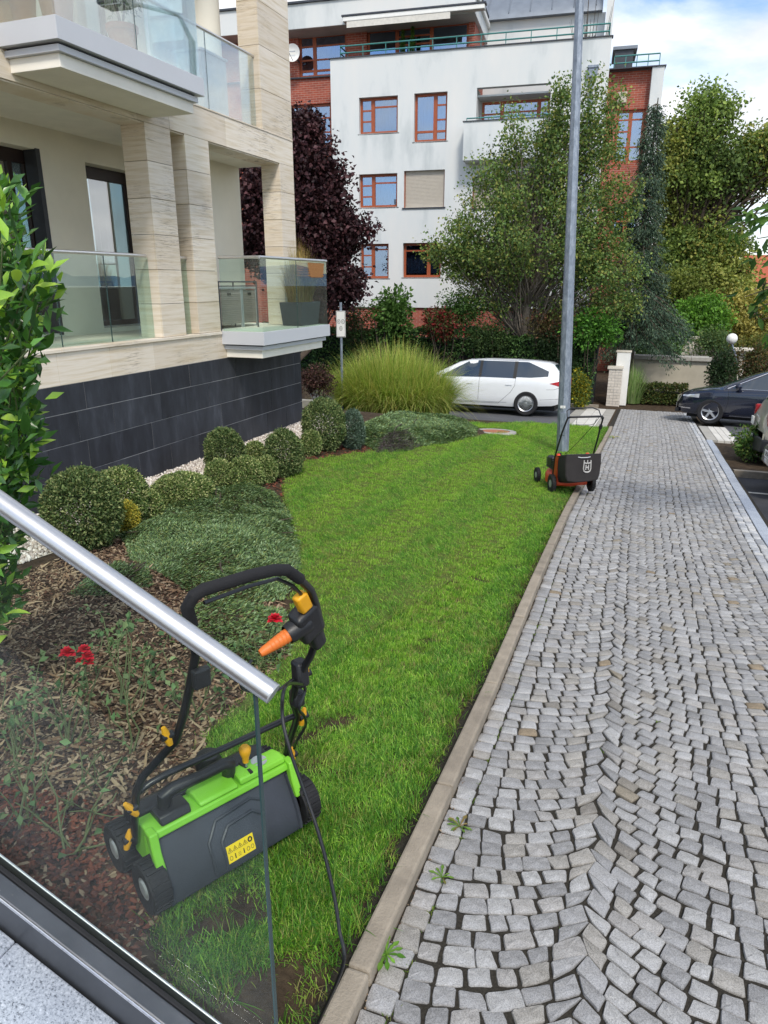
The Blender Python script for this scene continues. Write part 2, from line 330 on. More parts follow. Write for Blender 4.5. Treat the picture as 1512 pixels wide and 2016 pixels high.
def leaf_cloud(name, P, size, cols, m='leaf', parent=None, width=0.6, out=None, updir=0.35, fold=0.2, droop=0.15, jit=0.18):
    n = len(P); D = RNG.normal(0, 1, (n, 3))
    if out is not None: D = norm(D)+out*1.2
    D[:, 2] += RNG.normal(-droop, 0.2, n); D = norm(D)
    Nn = norm(RNG.normal(0, 1, (n, 3))*0.75+np.array([0, 0, updir*2.5])); sz = size*RNG.uniform(0.6, 1.25, n)
    V, F = leafV(P, D, Nn, sz, width, fold, 0.1)
    c = palette(cols, n, jit) if not isinstance(cols, np.ndarray) else cols
    return npmesh(name, V, F, m, np.repeat(c, 4, 0), parent)
def ball_pts(n, c, r, shell=0.5):
    d = norm(RNG.normal(0, 1, (n, 3))); u = RNG.uniform(shell**3, 1, (n, 1))**(1/3); return np.array(c)+d*u*np.array(r), d

# ------------------------------------------------------------------ the ground
def off(X, Y):
    if 17.55 <= Y <= 23.4 and (X < -0.8 or X > 1.55): return -0.06
    if X < -0.72: return 0.012
    if X < 1.52: return -0.05
    return -0.17
Xs = [-500,-150,-60,-35,-24,-18,-14,-11]+[-9+0.5*i for i in range(16)]+[-1.2,-0.9,-0.74,-0.70,0,0.6,1.2,1.49,1.545,2,3,4,6,9,14,24,60,150,500]
Ys = [-40,-10,-4]+[-2+0.5*i for i in range(39)]+[17.4,17.54,17.57,18,19,20,21,22,23,23.38,23.42,24,25,28,32,40,60,100,200,450,900]
Ys = sorted(set(Ys))
V = [(x, y, gz(x, y)+off(x, y)) for y in Ys for x in Xs]; nx = len(Xs)
F = [(j*nx+i, j*nx+i+1, (j+1)*nx+i+1, (j+1)*nx+i) for j in range(len(Ys)-1) for i in range(nx-1)]
ground = npmesh('ground', V, F, 'soil'); ground['kind'] = 'structure'
def sheet(name, m, X0, X1, Y0, Y1, dz, nx=12, ny=12):
    V = []; 
    for j in range(ny+1):
        for i in range(nx+1):
            x = X0+(X1-X0)*i/nx; y = Y0+(Y1-Y0)*j/ny; V.append((x, y, gz(x, y)+dz))
    F = [(j*(nx+1)+i, j*(nx+1)+i+1, (j+1)*(nx+1)+i+1, (j+1)*(nx+1)+i) for j in range(ny) for i in range(nx)]
    o = npmesh(name, V, F, m); o['kind'] = 'structure'; return o
sheet('road', 'asphalt', -45, -1.92, 17.6, 23.36, -0.03, 24, 8)
sheet('side_road', 'asphalt', 2.05, 30, 17.6, 23.36, -0.03, 14, 8)
sheet('parking_area', 'asphalt_dark', 1.53, 14, 3.0, 12.6, -0.13, 8, 12)
# far pavement with its kerb, along the hedge
mb = MB(); mb.box(-45, -1.3, 23.36, 23.52, -2.2, -1.78); struct('far_kerb', mb, 'kerb')

# ------------------------------------------------------------------ cobbled path: setts laid in segmental arcs
KY = [0.4, 1.35, 1.88, 2.47, 3.66, 5.28, 8.1, 11.05, 16.87, 24]; KX = [-.66, -.664, -.659, -.663, -.669, -.701, -.735, -.717, -.68, -.70]
def kx(y): return float(np.interp(y, KY, KX))
def shift(y): return kx(y)+0.664                 # the whole path follows the slight bow of its kerb
path = sheet('path', 'joint', -0.72, 1.5, 0.3, 23.6, -0.0105, 6, 60)
settcols = [srgb(c) for c in ('#979797', '#9b9b9b', '#a1a1a0', '#939393', '#9c9a97', '#98958f', '#a5a5a4', '#8d8d8d')]
odd = [srgb('#8a857c'), srgb('#8e8677'), srgb('#837f78'), srgb('#8a857d'), srgb('#8d7f6a')]
setts = []
rs = random.Random(3)
def add_sett(q, col, joint=0.0056):
    """q: four plan corners (x,y) counter-clockwise"""
    q = [Vector((a, b)) for a, b in q]; c = sum(q, Vector((0, 0)))/4
    if not (0.45 < c.y < 23.5): return
    ring = []
    dz = rs.gauss(0, 0.0016); tx, ty = rs.gauss(0, 0.014), rs.gauss(0, 0.014)
    q = [p+Vector((rs.gauss(0, 0.0035), rs.gauss(0, 0.0035))) for p in q]
    q2 = []
    for p in q:
        d = c-p; q2.append(p+d.normalized()*joint*rs.uniform(0.75, 1.7))
    for i in range(4):
        a, b = q2[i], q2[(i+1) % 4]; m = (a+b)/2; out = (m-c).normalized()
        pa = q2[i-1]
        ring.append(a*0.93+b*0.07); ring.append(m+out*rs.uniform(-0.002, 0.0035)); ring.append(b*0.93+a*0.07)
    c2 = sum(ring, Vector((0, 0)))/len(ring); n = len(ring); vs = []
    def z(p, h): return gz(p.x, p.y)+h+dz+tx*(p.x-c2.x)+ty*(p.y-c2.y)
    for k, (ins, h) in enumerate(((0, -0.05), (0, -0.006), (0.055, -0.0008), (0.4, 0.001))):
        for p in ring:
            pp = p+(c2-p)*(ins*rs.uniform(0.8, 1.2) if ins else 0); vs.append((pp.x, pp.y, z(pp, h+(rs.gauss(0, 0.0009) if k > 1 else 0))))
    vs.append((c2.x, c2.y, z(c2, 0.002)))
    fs = []
    for k in range(3):
        for i in range(n): fs.append((k*n+i, k*n+(i+1) % n, (k+1)*n+(i+1) % n, (k+1)*n+i))
    for i in range(n): fs.append((3*n+i, 3*n+(i+1) % n, 4*n))
    setts.append((c2, vs, fs, col))
def setcol():
    c = rs.choice(odd) if rs.random() < 0.025 else rs.choice(settcols); k = rs.uniform(0.9, 1.08); return tuple(v*k for v in c)
W = 0.565; RAD = W/math.sin(R(42)); dy = 0.0755
for xc, p0, p1, n in ((-0.565, 4.5, 42, 6), (0.565, -42, 42, 14)):
    for k in range(int(0.2/dy), int((23.6+RAD)/dy)):
        yk = k*dy+RAD*0.7; alt = 0.014*(1 if k % 2 else -1)
        ph = sorted([p0+(p1-p0)*(i+(rs.uniform(-0.17, 0.17) if 0 < i < n else 0))/n for i in range(n+1)])
        jit = [rs.gauss(0, 0.004) for _ in range(n+1)]
        for i in range(n):
            def edge(j, up=1): return alt*up if (j == n and xc < 0) or (j == 0 and xc > 0) else 0
            def co(phi, j):
                return (xc+RAD*math.sin(R(phi))+edge(j), yk-RAD*math.cos(R(phi))+jit[j])
            def ci(phi, j):
                s_, c_ = math.sin(R(phi)), math.cos(R(phi)); x = xc+RAD*s_-dy*c_*s_*(0 if j in (0, n) and (j == n or xc > 0) else 0.5 if (j == n-1 or (j == 1 and xc > 0)) else 0.95)
                return (x+edge(j, -1), yk+dy-math.sqrt(max(0, RAD*RAD-(x-xc)**2))+jit[j])
            q = [co(ph[i], i), co(ph[i+1], i+1), ci(ph[i+1], i+1), ci(ph[i], i)]
            sh = shift((q[0][1]+q[2][1])/2); add_sett([(a+sh, b) for a, b in q], setcol())
def column_of_setts(x0, x1, cols, step=0.077, joint=0.004):
    y = 0.4
    while y < 23.4:
        d = step*rs.uniform(0.85, 1.2); sh = shift(y+d/2); c = rs.choice(cols); k = rs.uniform(0.9, 1.1)
        add_sett([(x0+sh, y), (x1+sh, y), (x1+sh, y+d), (x0+sh, y+d)], tuple(v*k for v in c), joint); y += d
column_of_setts(-0.588, -0.500, settcols)
column_of_setts(1.130, 1.215, settcols)
whites = [srgb(c) for c in ('#adb0b3', '#b9bbbc', '#a3a6aa', '#c2c2c0')]
column_of_setts(1.220, 1.300, whites, 0.10); column_of_setts(1.303, 1.383, whites, 0.11)
# the nearest setts are pieces of their own, the rest one mass
def vis(c):
    d = Vector((c.x, c.y, gz(c.x, c.y)-H0)); Rr = d.x*math.cos(AZ)+d.y*math.sin(AZ); Fh = -d.x*math.sin(AZ)+d.y*math.cos(AZ)
    zc = Fh*math.cos(TILT)-d.z*math.sin(TILT); u = Fh*math.sin(TILT)+d.z*math.cos(TILT)
    if zc < 0.2: return None
    px, py = 756+FPX*Rr/zc, 1008-FPX*u/zc
    return zc if (-30 < px < 1540 and -30 < py < 2045) else None
near = sorted([(vis(s[0]), i) for i, s in enumerate(setts) if vis(s[0]) is not None])[:300]; ni = {i for _, i in near}
rest = MB()
for i, (c, vs, fs, col) in enumerate(setts):
    if i in ni:
        b = MB(); z0 = gz(c.x, c.y); b.add([(v[0]-c.x, v[1]-c.y, v[2]-z0) for v in vs], fs, col); me = bpy.data.meshes.new('sett'); me.from_pydata(b.v, [], b.f)
        a = me.color_attributes.new('Col', 'FLOAT_COLOR', 'POINT'); a.data.foreach_set('color', np.array([(*col, 1)]*len(b.v), 'f').ravel()); me.materials.append(MT['sett'])
        o = bpy.data.objects.new('sett', me); COL.objects.link(o); o.parent = path; o.location = (c.x, c.y, z0)
    else: rest.add(vs, fs, col)
T = []
for f in rest.f: T += [f] if len(f) == 3 else [(f[0], f[1], f[2]), (f[0], f[2], f[3])]
o = npmesh('setts', rest.v, T, 'sett', np.array(rest.c), path, False); o['kind'] = 'stuff'
# left kerb stones and right granite kerb
kerb = sheet('kerb', 'joint', -0.705, -0.575, 0.5, 17.5, -0.018, 2, 40)
def kerb_run(xa, xb, y0, y1, length, top, m, name, parent, bev=0.01):
    y = y0
    while y < y1:
        l = min(length*rs.uniform(0.92, 1.05), y1-y); ya, yb = y+0.003, y+l-0.003; b = MB(); vs = []; t = top+rs.gauss(0, 0.004)
        for yy in (ya, yb):
            for dx, h in ((xa, -0.12), (xb, -0.12), (xb, t), (xa, t)): vs.append((dx+(kx(yy) if parent is kerb else shift(yy)), yy, -S*min(yy, 24)+h))
        b.add(vs, [(0,1,2,3),(7,6,5,4),(0,4,5,1),(1,5,6,2),(2,6,7,3),(3,7,4,0)]); b.build(name, m, parent, bev); y += l
kerb_run(0.0, 0.074, 0.5, 17.6, 1.0, 0.055, 'kerb', 'kerb_stone', kerb)
kerb_r = sheet('kerb_right', 'joint', 1.36, 1.50, 1.5, 16.6, -0.016, 2, 40)
kerb_run(1.390, 1.515, 2.0, 16.6, 1.25, 0.006, 'granite', 'kerb_stone', kerb_r, 0.006)
# smooth paving where the pavement meets the lane, both sides
pv = sheet('crossing_paving', 'joint', -1.91, -0.735, 17.61, 23.3, -0.012, 2, 10)
y = 17.62
while y < 23.2:
    for (xa, xb, m) in ((-1.90, -1.62, 'paver'), (-1.61, -1.33, 'paver_white'), (-1.32, -1.04, 'paver_white'), (-1.03, -0.74, 'paver')):
        b = MB(); b.add([(xx, yy, -S*yy+h) for h in (-0.05, 0.0) for xx, yy in ((xa, y), (xb, y), (xb, y+0.39), (xa, y+0.39))], [(0,3,2,1),(4,5,6,7),(0,1,5,4),(1,2,6,5),(2,3,7,6),(3,0,4,7)]); b.build('paving_slab', m, pv, 0.004)
    y += 0.4
y = 16.62
while y < 19.6:
    for k, (xa, xb, m) in enumerate(((1.40, 1.60, 'paver'), (1.61, 1.74, 'paver_white'), (1.75, 1.88, 'paver_white'), (1.89, 2.02, 'paver_white'))):
        b = MB(); b.add([(xx, yy, -S*yy+h) for h in (-0.16, 0.0) for xx, yy in ((xa, y), (xb, y), (xb, y+0.58), (xa, y+0.58))], [(0,3,2,1),(4,5,6,7),(0,1,5,4),(1,2,6,5),(2,3,7,6),(3,0,4,7)]); b.build('paving_slab', m, pv, 0.004)
    y += 0.6
# small planted bed beside the path, right, with its edging
mb = MB(); mb.add([(x, y2, -S*y2+h) for h in (-0.16, -0.02) for x, y2 in ((1.53, 12.6), (6, 12.6), (6, 12.75), (1.53, 12.75))], [(0,3,2,1),(4,5,6,7),(0,1,5,4),(1,2,6,5),(2,3,7,6),(3,0,4,7)]); struct('kerb_edging', mb, 'kerb')
sheet('planting_bed', 'soil', 1.53, 6, 12.76, 16.58, -0.05, 4, 6)
for yy in (6.3, 8.75, 11.2):       # painted bay lines
    mb = MB(); mb.add([(x, y2, -S*y2-0.126) for x, y2 in ((1.6, yy), (6.5, yy), (6.5, yy+0.1), (1.6, yy+0.1))], [(0, 1, 2, 3)]); struct('bay_marking', mb, 'paver_white')
# ------------------------------------------------------------------ instanced ground cover: grass, chips, gravel
def gn_scatter(name, protos, P, rot, scl_, idx, m_label):
    me = bpy.data.meshes.new(name); me.vertices.add(len(P)); me.vertices.foreach_set('co', np.asarray(P, 'f').ravel())
    a = me.attributes.new('rot', 'FLOAT_VECTOR', 'POINT'); a.data.foreach_set('vector', np.asarray(rot, 'f').ravel())
    a = me.attributes.new('scl', 'FLOAT', 'POINT'); a.data.foreach_set('value', np.asarray(scl_, 'f'))
    a = me.attributes.new('idx', 'INT', 'POINT'); a.data.foreach_set('value', np.asarray(idx, 'i'))
    o = bpy.data.objects.new(name, me); COL.objects.link(o)
    cc = bpy.data.collections.new(name+'_pieces')
    for q in protos: cc.objects.link(q)
    g = bpy.data.node_groups.new(name+'_scatter', 'GeometryNodeTree')
    g.interface.new_socket('Geometry', in_out='INPUT', socket_type='NodeSocketGeometry'); g.interface.new_socket('Geometry', in_out='OUTPUT', socket_type='NodeSocketGeometry')
    n = g.nodes; l = g.links; gi = n.new('NodeGroupInput'); go = n.new('NodeGroupOutput')
    ci = n.new('GeometryNodeCollectionInfo'); ci.inputs['Collection'].default_value = cc; ci.inputs['Separate Children'].default_value = True; ci.inputs['Reset Children'].default_value = True
    ip = n.new('GeometryNodeInstanceOnPoints'); ip.inputs['Pick Instance'].default_value = True
    def na(nm, t): q = n.new('GeometryNodeInputNamedAttribute'); q.data_type = t; q.inputs['Name'].default_value = nm; return q.outputs[0]
    er = n.new('FunctionNodeEulerToRotation'); l.new(na('rot', 'FLOAT_VECTOR'), er.inputs[0])
    l.new(gi.outputs[0], ip.inputs['Points']); l.new(ci.outputs[0], ip.inputs['Instance']); l.new(er.outputs[0], ip.inputs['Rotation'])
    l.new(na('scl', 'FLOAT'), ip.inputs['Scale']); l.new(na('idx', 'INT'), ip.inputs['Instance Index']); l.new(ip.outputs[0], go.inputs[0])
    md = o.modifiers.new('scatter', 'NODES'); md.node_group = g
    return o
def proto(name, V, F, m, col):
    o = npmesh(name, V, F, m, col); COL.objects.unlink(o); return o
def blade_tuft(name, n, rad, hgt, wid, lean, cols, curl=0.5):
    V = []; F = []; C = []
    base = np.array([srgb(c) for c in cols])
    for _ in range(n):
        a = RNG.uniform(0, 2*math.pi); r = rad*math.sqrt(RNG.uniform()); x, y = r*math.cos(a), r*math.sin(a)
        h = hgt*RNG.uniform(0.55, 1.2); d = RNG.uniform(0, 2*math.pi); ln = h*abs(RNG.normal(lean, lean*0.6)); w_ = wid*RNG.uniform(0.7, 1.3)
        dx, dy_ = math.cos(d), math.sin(d); sx, sy = -dy_*w_/2, dx*w_/2; o = len(V)
        for t in (0, 0.45, 0.8):
            q = ln*(t**(1+curl)); ww = 1-0.55*t; zz = h*(t-0.18*t*t*lean)
            V += [(x+dx*q+sx*ww, y+dy_*q+sy*ww, zz), (x+dx*q-sx*ww, y+dy_*q-sy*ww, zz)]
        V.append((x+dx*ln, y+dy_*ln, h*(1-0.22*lean)))
        F += [(o, o+1, o+3), (o, o+3, o+2), (o+2, o+3, o+5), (o+2, o+5, o+4), (o+4, o+5, o+6)]
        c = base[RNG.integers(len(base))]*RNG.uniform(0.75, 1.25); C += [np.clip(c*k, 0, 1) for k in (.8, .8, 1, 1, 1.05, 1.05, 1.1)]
    return proto(name, V, F, 'grass', np.array(C))
GREEN = ['#88b83a', '#98c642', '#7aae38', '#a8d052', '#8ebe3e', '#b8da64', '#6e9e36', '#bcc870']
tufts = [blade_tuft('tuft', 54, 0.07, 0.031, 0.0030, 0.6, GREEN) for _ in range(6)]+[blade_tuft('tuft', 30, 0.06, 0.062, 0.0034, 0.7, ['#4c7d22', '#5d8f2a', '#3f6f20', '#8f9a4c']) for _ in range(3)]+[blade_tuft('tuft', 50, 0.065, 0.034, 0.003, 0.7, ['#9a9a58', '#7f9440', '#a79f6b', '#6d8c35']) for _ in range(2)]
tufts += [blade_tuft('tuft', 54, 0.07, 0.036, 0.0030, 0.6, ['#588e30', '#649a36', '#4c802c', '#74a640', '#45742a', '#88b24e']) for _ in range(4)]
LAWN_PX = [(700,1990),(560,2016),(440,2016),(360,1945),(300,1885),(330,1800),(420,1720),(470,1640),(430,1530),(400,1460),(470,1400),(520,1350),(575,1290),(580,1200),(592,1120),(585,1050),(560,985),(560,950),(600,912),(690,897),(800,886),(880,876),(945,862),(1000,853),(985,846),(900,842),(930,836)]
lawn = [G(*p)[:2] for p in LAWN_PX]
# close along the lane edge and back along the kerb
poly = [(-0.72, 0.95)]+[tuple(p) for p in lawn[1:]]+[(-2.6, 17.5), (-0.74, 17.5), (-0.73, 11), (-0.76, 8)]
def inside(P, poly):
    x, y = P[:, 0], P[:, 1]; c = np.zeros(len(P), bool); n = len(poly); j = n-1
    for i in range(n):
        xi, yi = poly[i]; xj, yj = poly[j]
        if yi != yj: c ^= ((yi > y) != (yj > y)) & (x < (xj-xi)*(y-yi)/(yj-yi)+xi)
        j = i
    return c
def scatter_pts(poly, dens, n_try, ymax=30):
    xs = [p[0] for p in poly]; ys = [p[1] for p in poly]
    P = np.stack([RNG.uniform(min(xs), max(xs), n_try), RNG.uniform(min(ys), max(ys), n_try)], 1)
    area = (max(xs)-min(xs))*(max(ys)-min(ys)); keep = RNG.uniform(size=n_try) < dens(P[:, 1])*area/n_try
    P = P[keep]; return P[inside(P, poly)]
def zs(P, d=0.0): return np.array([gz(x, y)+d for x, y in P])
P = scatter_pts(poly, lambda y: np.interp(y, [1, 3, 6, 10, 18], [1600, 1150, 800, 520, 300]), 420000)
P = P[P[:, 0] < np.array([kx(y)-0.03 for y in P[:, 1]])]
def fbm(P, s, seed):
    r = np.random.default_rng(seed); o = np.zeros(len(P))
    for k in range(5):
        for _ in range(3):
            a = r.uniform(0, 6.28); f = s*1.9**k; o += np.sin(P[:, 0]*math.cos(a)*f+P[:, 1]*math.sin(a)*f+r.uniform(0, 6.28))*0.62**k
    return o/4.2
bare = fbm(P, 5.5, 5); nearbare = np.interp(P[:, 1], [0.9, 1.5, 2.6, 4], [0.0, 0.32, 0.7, 1.2])
P = P[bare < nearbare]; n = len(P)
# mowing stripes: blades lean alternately; tuft colours below paint in most of the light-dark contrast
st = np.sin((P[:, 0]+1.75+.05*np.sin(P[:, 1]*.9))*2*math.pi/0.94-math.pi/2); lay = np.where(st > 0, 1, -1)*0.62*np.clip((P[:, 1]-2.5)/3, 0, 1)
rot = np.stack([-lay*0.9+RNG.normal(0, 0.12, n), RNG.normal(0, 0.14, n), RNG.uniform(0, 6.28, n)*0+RNG.normal(0, 3.0, n)], 1)
# tilt must be in world axes after the spin: keep spin small in tufts (they are isotropic), so spin first via index choice
rot[:, 2] = RNG.uniform(-0.5, 0.5, n)
f2 = fbm(P, 2.2, 9); idx = RNG.integers(0, 6, n)
longg = (P[:, 1] < 2.2) | (P[:, 0] > np.array([kx(y)-0.10 for y in P[:, 1]])); pick = RNG.uniform(size=n) < np.where(longg, 0.3, 0.03); idx[pick] = 6+RNG.integers(0, 3, pick.sum())
dk = RNG.uniform(size=n) < np.clip(np.interp(P[:, 1], [1.5, 4, 6, 9], [.5, .42, .32, .25])-.27*np.sign(st)*np.clip((P[:, 1]-2)/3, 0, 1), .02, .95); idx[dk & (idx < 6)] = 11+RNG.integers(0, 4, (dk & (idx < 6)).sum())  # alternate stripes get more dark tufts, painting the shade side of blade lean
dry = RNG.uniform(size=n) < np.clip(f2*0.22+0.07+.05*np.sign(st), 0.02, 0.3); idx[dry] = 9+RNG.integers(0, 2, dry.sum())  # dry patches, plus extra in the light stripes to paint their brightness
sc = RNG.uniform(0.75, 1.2, n)*np.interp(P[:, 1], [1, 6, 12, 18], [0.92, 0.88, 1.0, 1.25])
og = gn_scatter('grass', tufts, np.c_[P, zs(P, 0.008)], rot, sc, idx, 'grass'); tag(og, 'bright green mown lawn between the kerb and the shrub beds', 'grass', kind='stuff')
# turf ground under the blades
def fan_sheet(name, poly, m, dz, step=0.35):
    """triangulated sheet over a polygon, draped on the ground"""
    bm = bmesh.new(); vs = [bm.verts.new((x, y, 0)) for x, y in poly]; f = bm.faces.new(vs); bmesh.ops.triangulate(bm, faces=[f])
    for _ in range(4):
        es = [e for e in bm.edges if e.calc_length() > step*2]
        if not es: break
        bmesh.ops.subdivide_edges(bm, edges=es, cuts=1); bmesh.ops.triangulate(bm, faces=bm.faces[:])
    for v in bm.verts: v.co.z = gz(v.co.x, v.co.y)+dz
    bmesh.ops.recalc_face_normals(bm, faces=bm.faces)
    me = bpy.data.meshes.new(name); bm.to_mesh(me); bm.free(); me.materials.append(MT[m]); o = bpy.data.objects.new(name, me); COL.objects.link(o); o['kind'] = 'structure'
    if me.polygons and me.polygons[0].normal.z < 0: me.flip_normals()
    return o
far_poly = [p for p in poly if p[1] > 2.4]
fan_sheet('lawn', far_poly, 'turf_soil', 0.03)
# bark mulch over the beds
def chip(name, l, wd, t, col):
    V = [(-l/2, 0, 0), (-l*.3, wd/2, t*.3), (l*.3, wd*.45, 0), (l/2, 0, t*.6), (l*.3, -wd/2, t*.2), (-l*.3, -wd*.45, t*.5), (0, 0, t*1.6)]
    V = np.array(V)+RNG.normal(0, wd*0.08, (7, 3)); F = [(6, i, (i+1) % 6) for i in range(6)]; return proto(name, V, F, 'chip', np.tile(np.array(srgb(col))*RNG.uniform(.85, 1.1), (7, 1)))
chips = [chip('chip', RNG.uniform(0.02, 0.05), RNG.uniform(0.009, 0.019), 0.004, c) for c in ('#66503c', '#847058', '#503a2c', '#968268', '#6c4c3a', '#5a4636', '#a28e74', '#3e2e24')]
redchips = [chip('chip', RNG.uniform(0.02, 0.05), RNG.uniform(0.008, 0.017), 0.005, c) for c in ('#643a2a', '#734230', '#502c22', '#7c4a38', '#5c3a2b')]
strips = [chip('chip', RNG.uniform(0.09, 0.16), RNG.uniform(0.010, 0.02), 0.006, c) for c in ('#988264', '#856c52', '#a69274', '#725a44')]
bedA = [tuple(G(*p)[:2]) for p in [(400,2010),(330,1945),(270,1885),(330,1800),(420,1720),(470,1640),(430,1530),(400,1460),(470,1400),(520,1350),(575,1290),(560,1200)]]+[(-3.2, 5.2), (-4.5, 5.0), (-4.5, 1.3), (-1.0, 1.06)]
P = scatter_pts(bedA, lambda y: np.interp(y, [1, 3, 6], [6500, 3600, 1300]), 200000); n = len(P)
idx = RNG.integers(0, 8, n); red = (P[:, 0] < -1.25) & (P[:, 1] < 1.85) & (RNG.uniform(size=n) < 0.75); idx[red] = 8+RNG.integers(0, 5, red.sum())
ln = (~red) & (P[:, 1] > 1.9) & (RNG.uniform(size=n) < 0.035); idx[ln] = 13+RNG.integers(0, 4, ln.sum())
og = gn_scatter('bark_mulch', chips+redchips+strips, np.c_[P, zs(P, 0.016)+RNG.uniform(0, 0.018, n)], np.stack([RNG.normal(0, .3, n), RNG.normal(0, .3, n), RNG.uniform(0, 6.28, n)], 1), RNG.uniform(0.7, 1.25, n), idx, '')
tag(og, 'brown and reddish bark mulch strewn over the rose bed', 'mulch', kind='stuff')
bedB = [tuple(G(*p)[:2]) for p in [(540,965),(560,985),(600,912),(690,897),(760,890),(700,850),(660,850),(560,900)]]+[(-5.5, 8), (-5.4, 6), (-3.6, 5.6)]
P = np.r_[scatter_pts(bedB, lambda y: 500+0*y, 30000), np.zeros((0, 2))]; n = len(P)
og = gn_scatter('red_mulch', [o.copy() for o in redchips], np.c_[P, zs(P, 0.02)], np.stack([RNG.normal(0, .3, n), RNG.normal(0, .3, n), RNG.uniform(0, 6.28, n)], 1), RNG.uniform(0.9, 1.7, n), RNG.integers(0, 5, n), '')
tag(og, 'red bark mulch around the clipped box balls', 'mulch', kind='stuff')
# pale gravel along the dark plinth
def pebble(name, col):
    d = norm(np.array([(x, y, z) for x in (-1, 0, 1) for y in (-1, 0, 1) for z in (-1, 0, 1) if (x, y, z) != (0, 0, 0)], float)); bm = bmesh.new(); bmesh.ops.create_icosphere(bm, subdivisions=1, radius=0.5)
    V = np.array([v.co[:] for v in bm.verts])*np.array([1, .8, .6])+RNG.normal(0, 0.05, (len(bm.verts), 3)); F = [tuple(v.index for v in f.verts) for f in bm.faces]; bm.free(); return proto(name, V*0.03, F, 'pebble', np.tile(srgb(col), (len(V), 1)))
pebs = [pebble('pebble', c) for c in ('#c9c2b8', '#ddd6cb', '#b8ada3', '#d0c3b6', '#a79d94', '#e6e1d8')]
gravpoly = [(-5.9, 3.5), (-4.7, 3.5), (-4.65, 8.5), (-4.65, 10), (-4.8, 11.6), (-5.3, 12.2), (-5.9, 12.2)]
P = scatter_pts(gravpoly, lambda y: 1500+0*y, 60000); n = len(P)
og = gn_scatter('gravel', pebs, np.c_[P, np.maximum(zs(P, 0.02), -9)+RNG.uniform(0, 0.02, n)], RNG.uniform(0, 6.28, (n, 3)), RNG.uniform(0.8, 1.7, n), RNG.integers(0, 6, n), '')
tag(og, 'pale gravel strip along the foot of the dark tiled wall', 'gravel', kind='stuff')
fan_sheet('gravel_bed', gravpoly, 'palestone', 0.018, 0.6)

# litter and moss in the joint along the kerb
n = 900; yy = RNG.uniform(1.0, 12, n)**1.0; xx = np.array([kx(y) for y in yy])+0.076+abs(RNG.normal(0, .016, n)); P = np.c_[xx, yy]
og = gn_scatter('litter', [o.copy() for o in chips], np.c_[P, zs(P, -.004)], RNG.uniform(-.4, .4, (n, 3))*np.array([1, 1, 8]), RNG.uniform(.12, .42, n), RNG.integers(0, 8, n), ''); tag(og, 'fine brown plant litter caught along the foot of the kerb', 'litter', kind='stuff')
n = 150; yy = RNG.uniform(1.0, 14, n); xx = np.array([kx(y) for y in yy])+np.where(RNG.uniform(size=n) < .7, .166+RNG.normal(0, .006, n), RNG.uniform(.1, 1.2, n)); P = np.c_[xx, yy]
moss = [blade_tuft('moss', 26, .016, .010, .003, .8, ['#6a8a34', '#5a7a2e', '#7d8a3c']) for _ in range(3)]
og = gn_scatter('joint_moss', moss, np.c_[P, zs(P, -.012)], np.c_[np.zeros((n, 2)), RNG.uniform(0, 6, n)], RNG.uniform(.6, 1.5, n), RNG.integers(0, 3, n), ''); tag(og, 'tiny green moss and grass growing in the cobble joints', 'moss', kind='stuff')
# ------------------------------------------------------------------ travertine apartment building, left
AB = thing('apartment_building', 'travertine and dark slate apartment building with glass balconies, beside the lawn', 'building', rot=(0, 0, -R(1.0)))
FX = -5.93
def split_y(y0, y1, lens, seed):
    r = random.Random(seed); out = []; y = y0
    while y < y1-0.12:
        l = r.choice(lens)*r.uniform(0.9, 1.1); e = min(y+l, y1)
        if y1-e < 0.15: e = y1
        out.append((y, e)); y = e
    return out
# plinth: core wall + individually set slate tiles
mb = MB(); mb.box(FX-8, FX-0.005, 1.0, 11.335, -1.2, 0.86); plinth = mb.build('plinth', 'grout', AB)
zj = [-1.14, -0.80, -0.46, -0.12, 0.22, 0.56, 0.86]
for i in range(len(zj)-1):
    for (a, b) in split_y(2.0-0.3*i, 11.36, (0.62, 0.8, 1.05, 0.5), 20+i):
        m = MB(); d = random.uniform(-0.002, 0.002); m.box(FX-0.0045, FX+d, a+0.0025, b-0.0025, zj[i]+0.004, zj[i+1]-0.004); m.build('tile', 'slate', plinth, 0.002)
    for (a, b) in split_y(FX-8, FX, (0.9, 1.2), 40+i):     # north face, seen on the corner from the side
        m = MB(); m.box(a+0.003, b-0.003, 11.3355, 11.35, zj[i]+0.004, zj[i+1]-0.004); m.build('tile', 'slate', plinth, 0.002)
# travertine band under the loggia floor
mb = MB(); mb.box(FX-8, FX-0.03, 1.0, 11.31, 0.86, 1.20); band = mb.build('floor_band', 'stonejoint', AB)
for (a, b) in split_y(2.1, 11.345, (0.75, 1.0, 0.6), 60):
    m = MB(); m.box(FX-0.029, FX+random.uniform(0, .003), a+.0015, b-.0015, 0.862, 1.196); m.build('stone_slab', 'trav', band, 0.002)
for (a, b) in split_y(2.1, 8.94, (1.1, 1.4), 61):
    m = MB(); m.box(FX-0.36, FX+0.025, a+.0015, b-.0015, 1.20, 1.238); m.build('sill_slab', 'trav', band, 0.004)
mb = MB(); mb.box(FX-8, FX-0.36, 1.0, 11.30, 1.20, 1.232); mb.build('loggia_floor', 'cream', AB)
mb = MB(); mb.box(FX-0.36, FX-0.02, 8.94, 11.30, 1.20, 1.234); mb.build('loggia_floor', 'cream', AB)
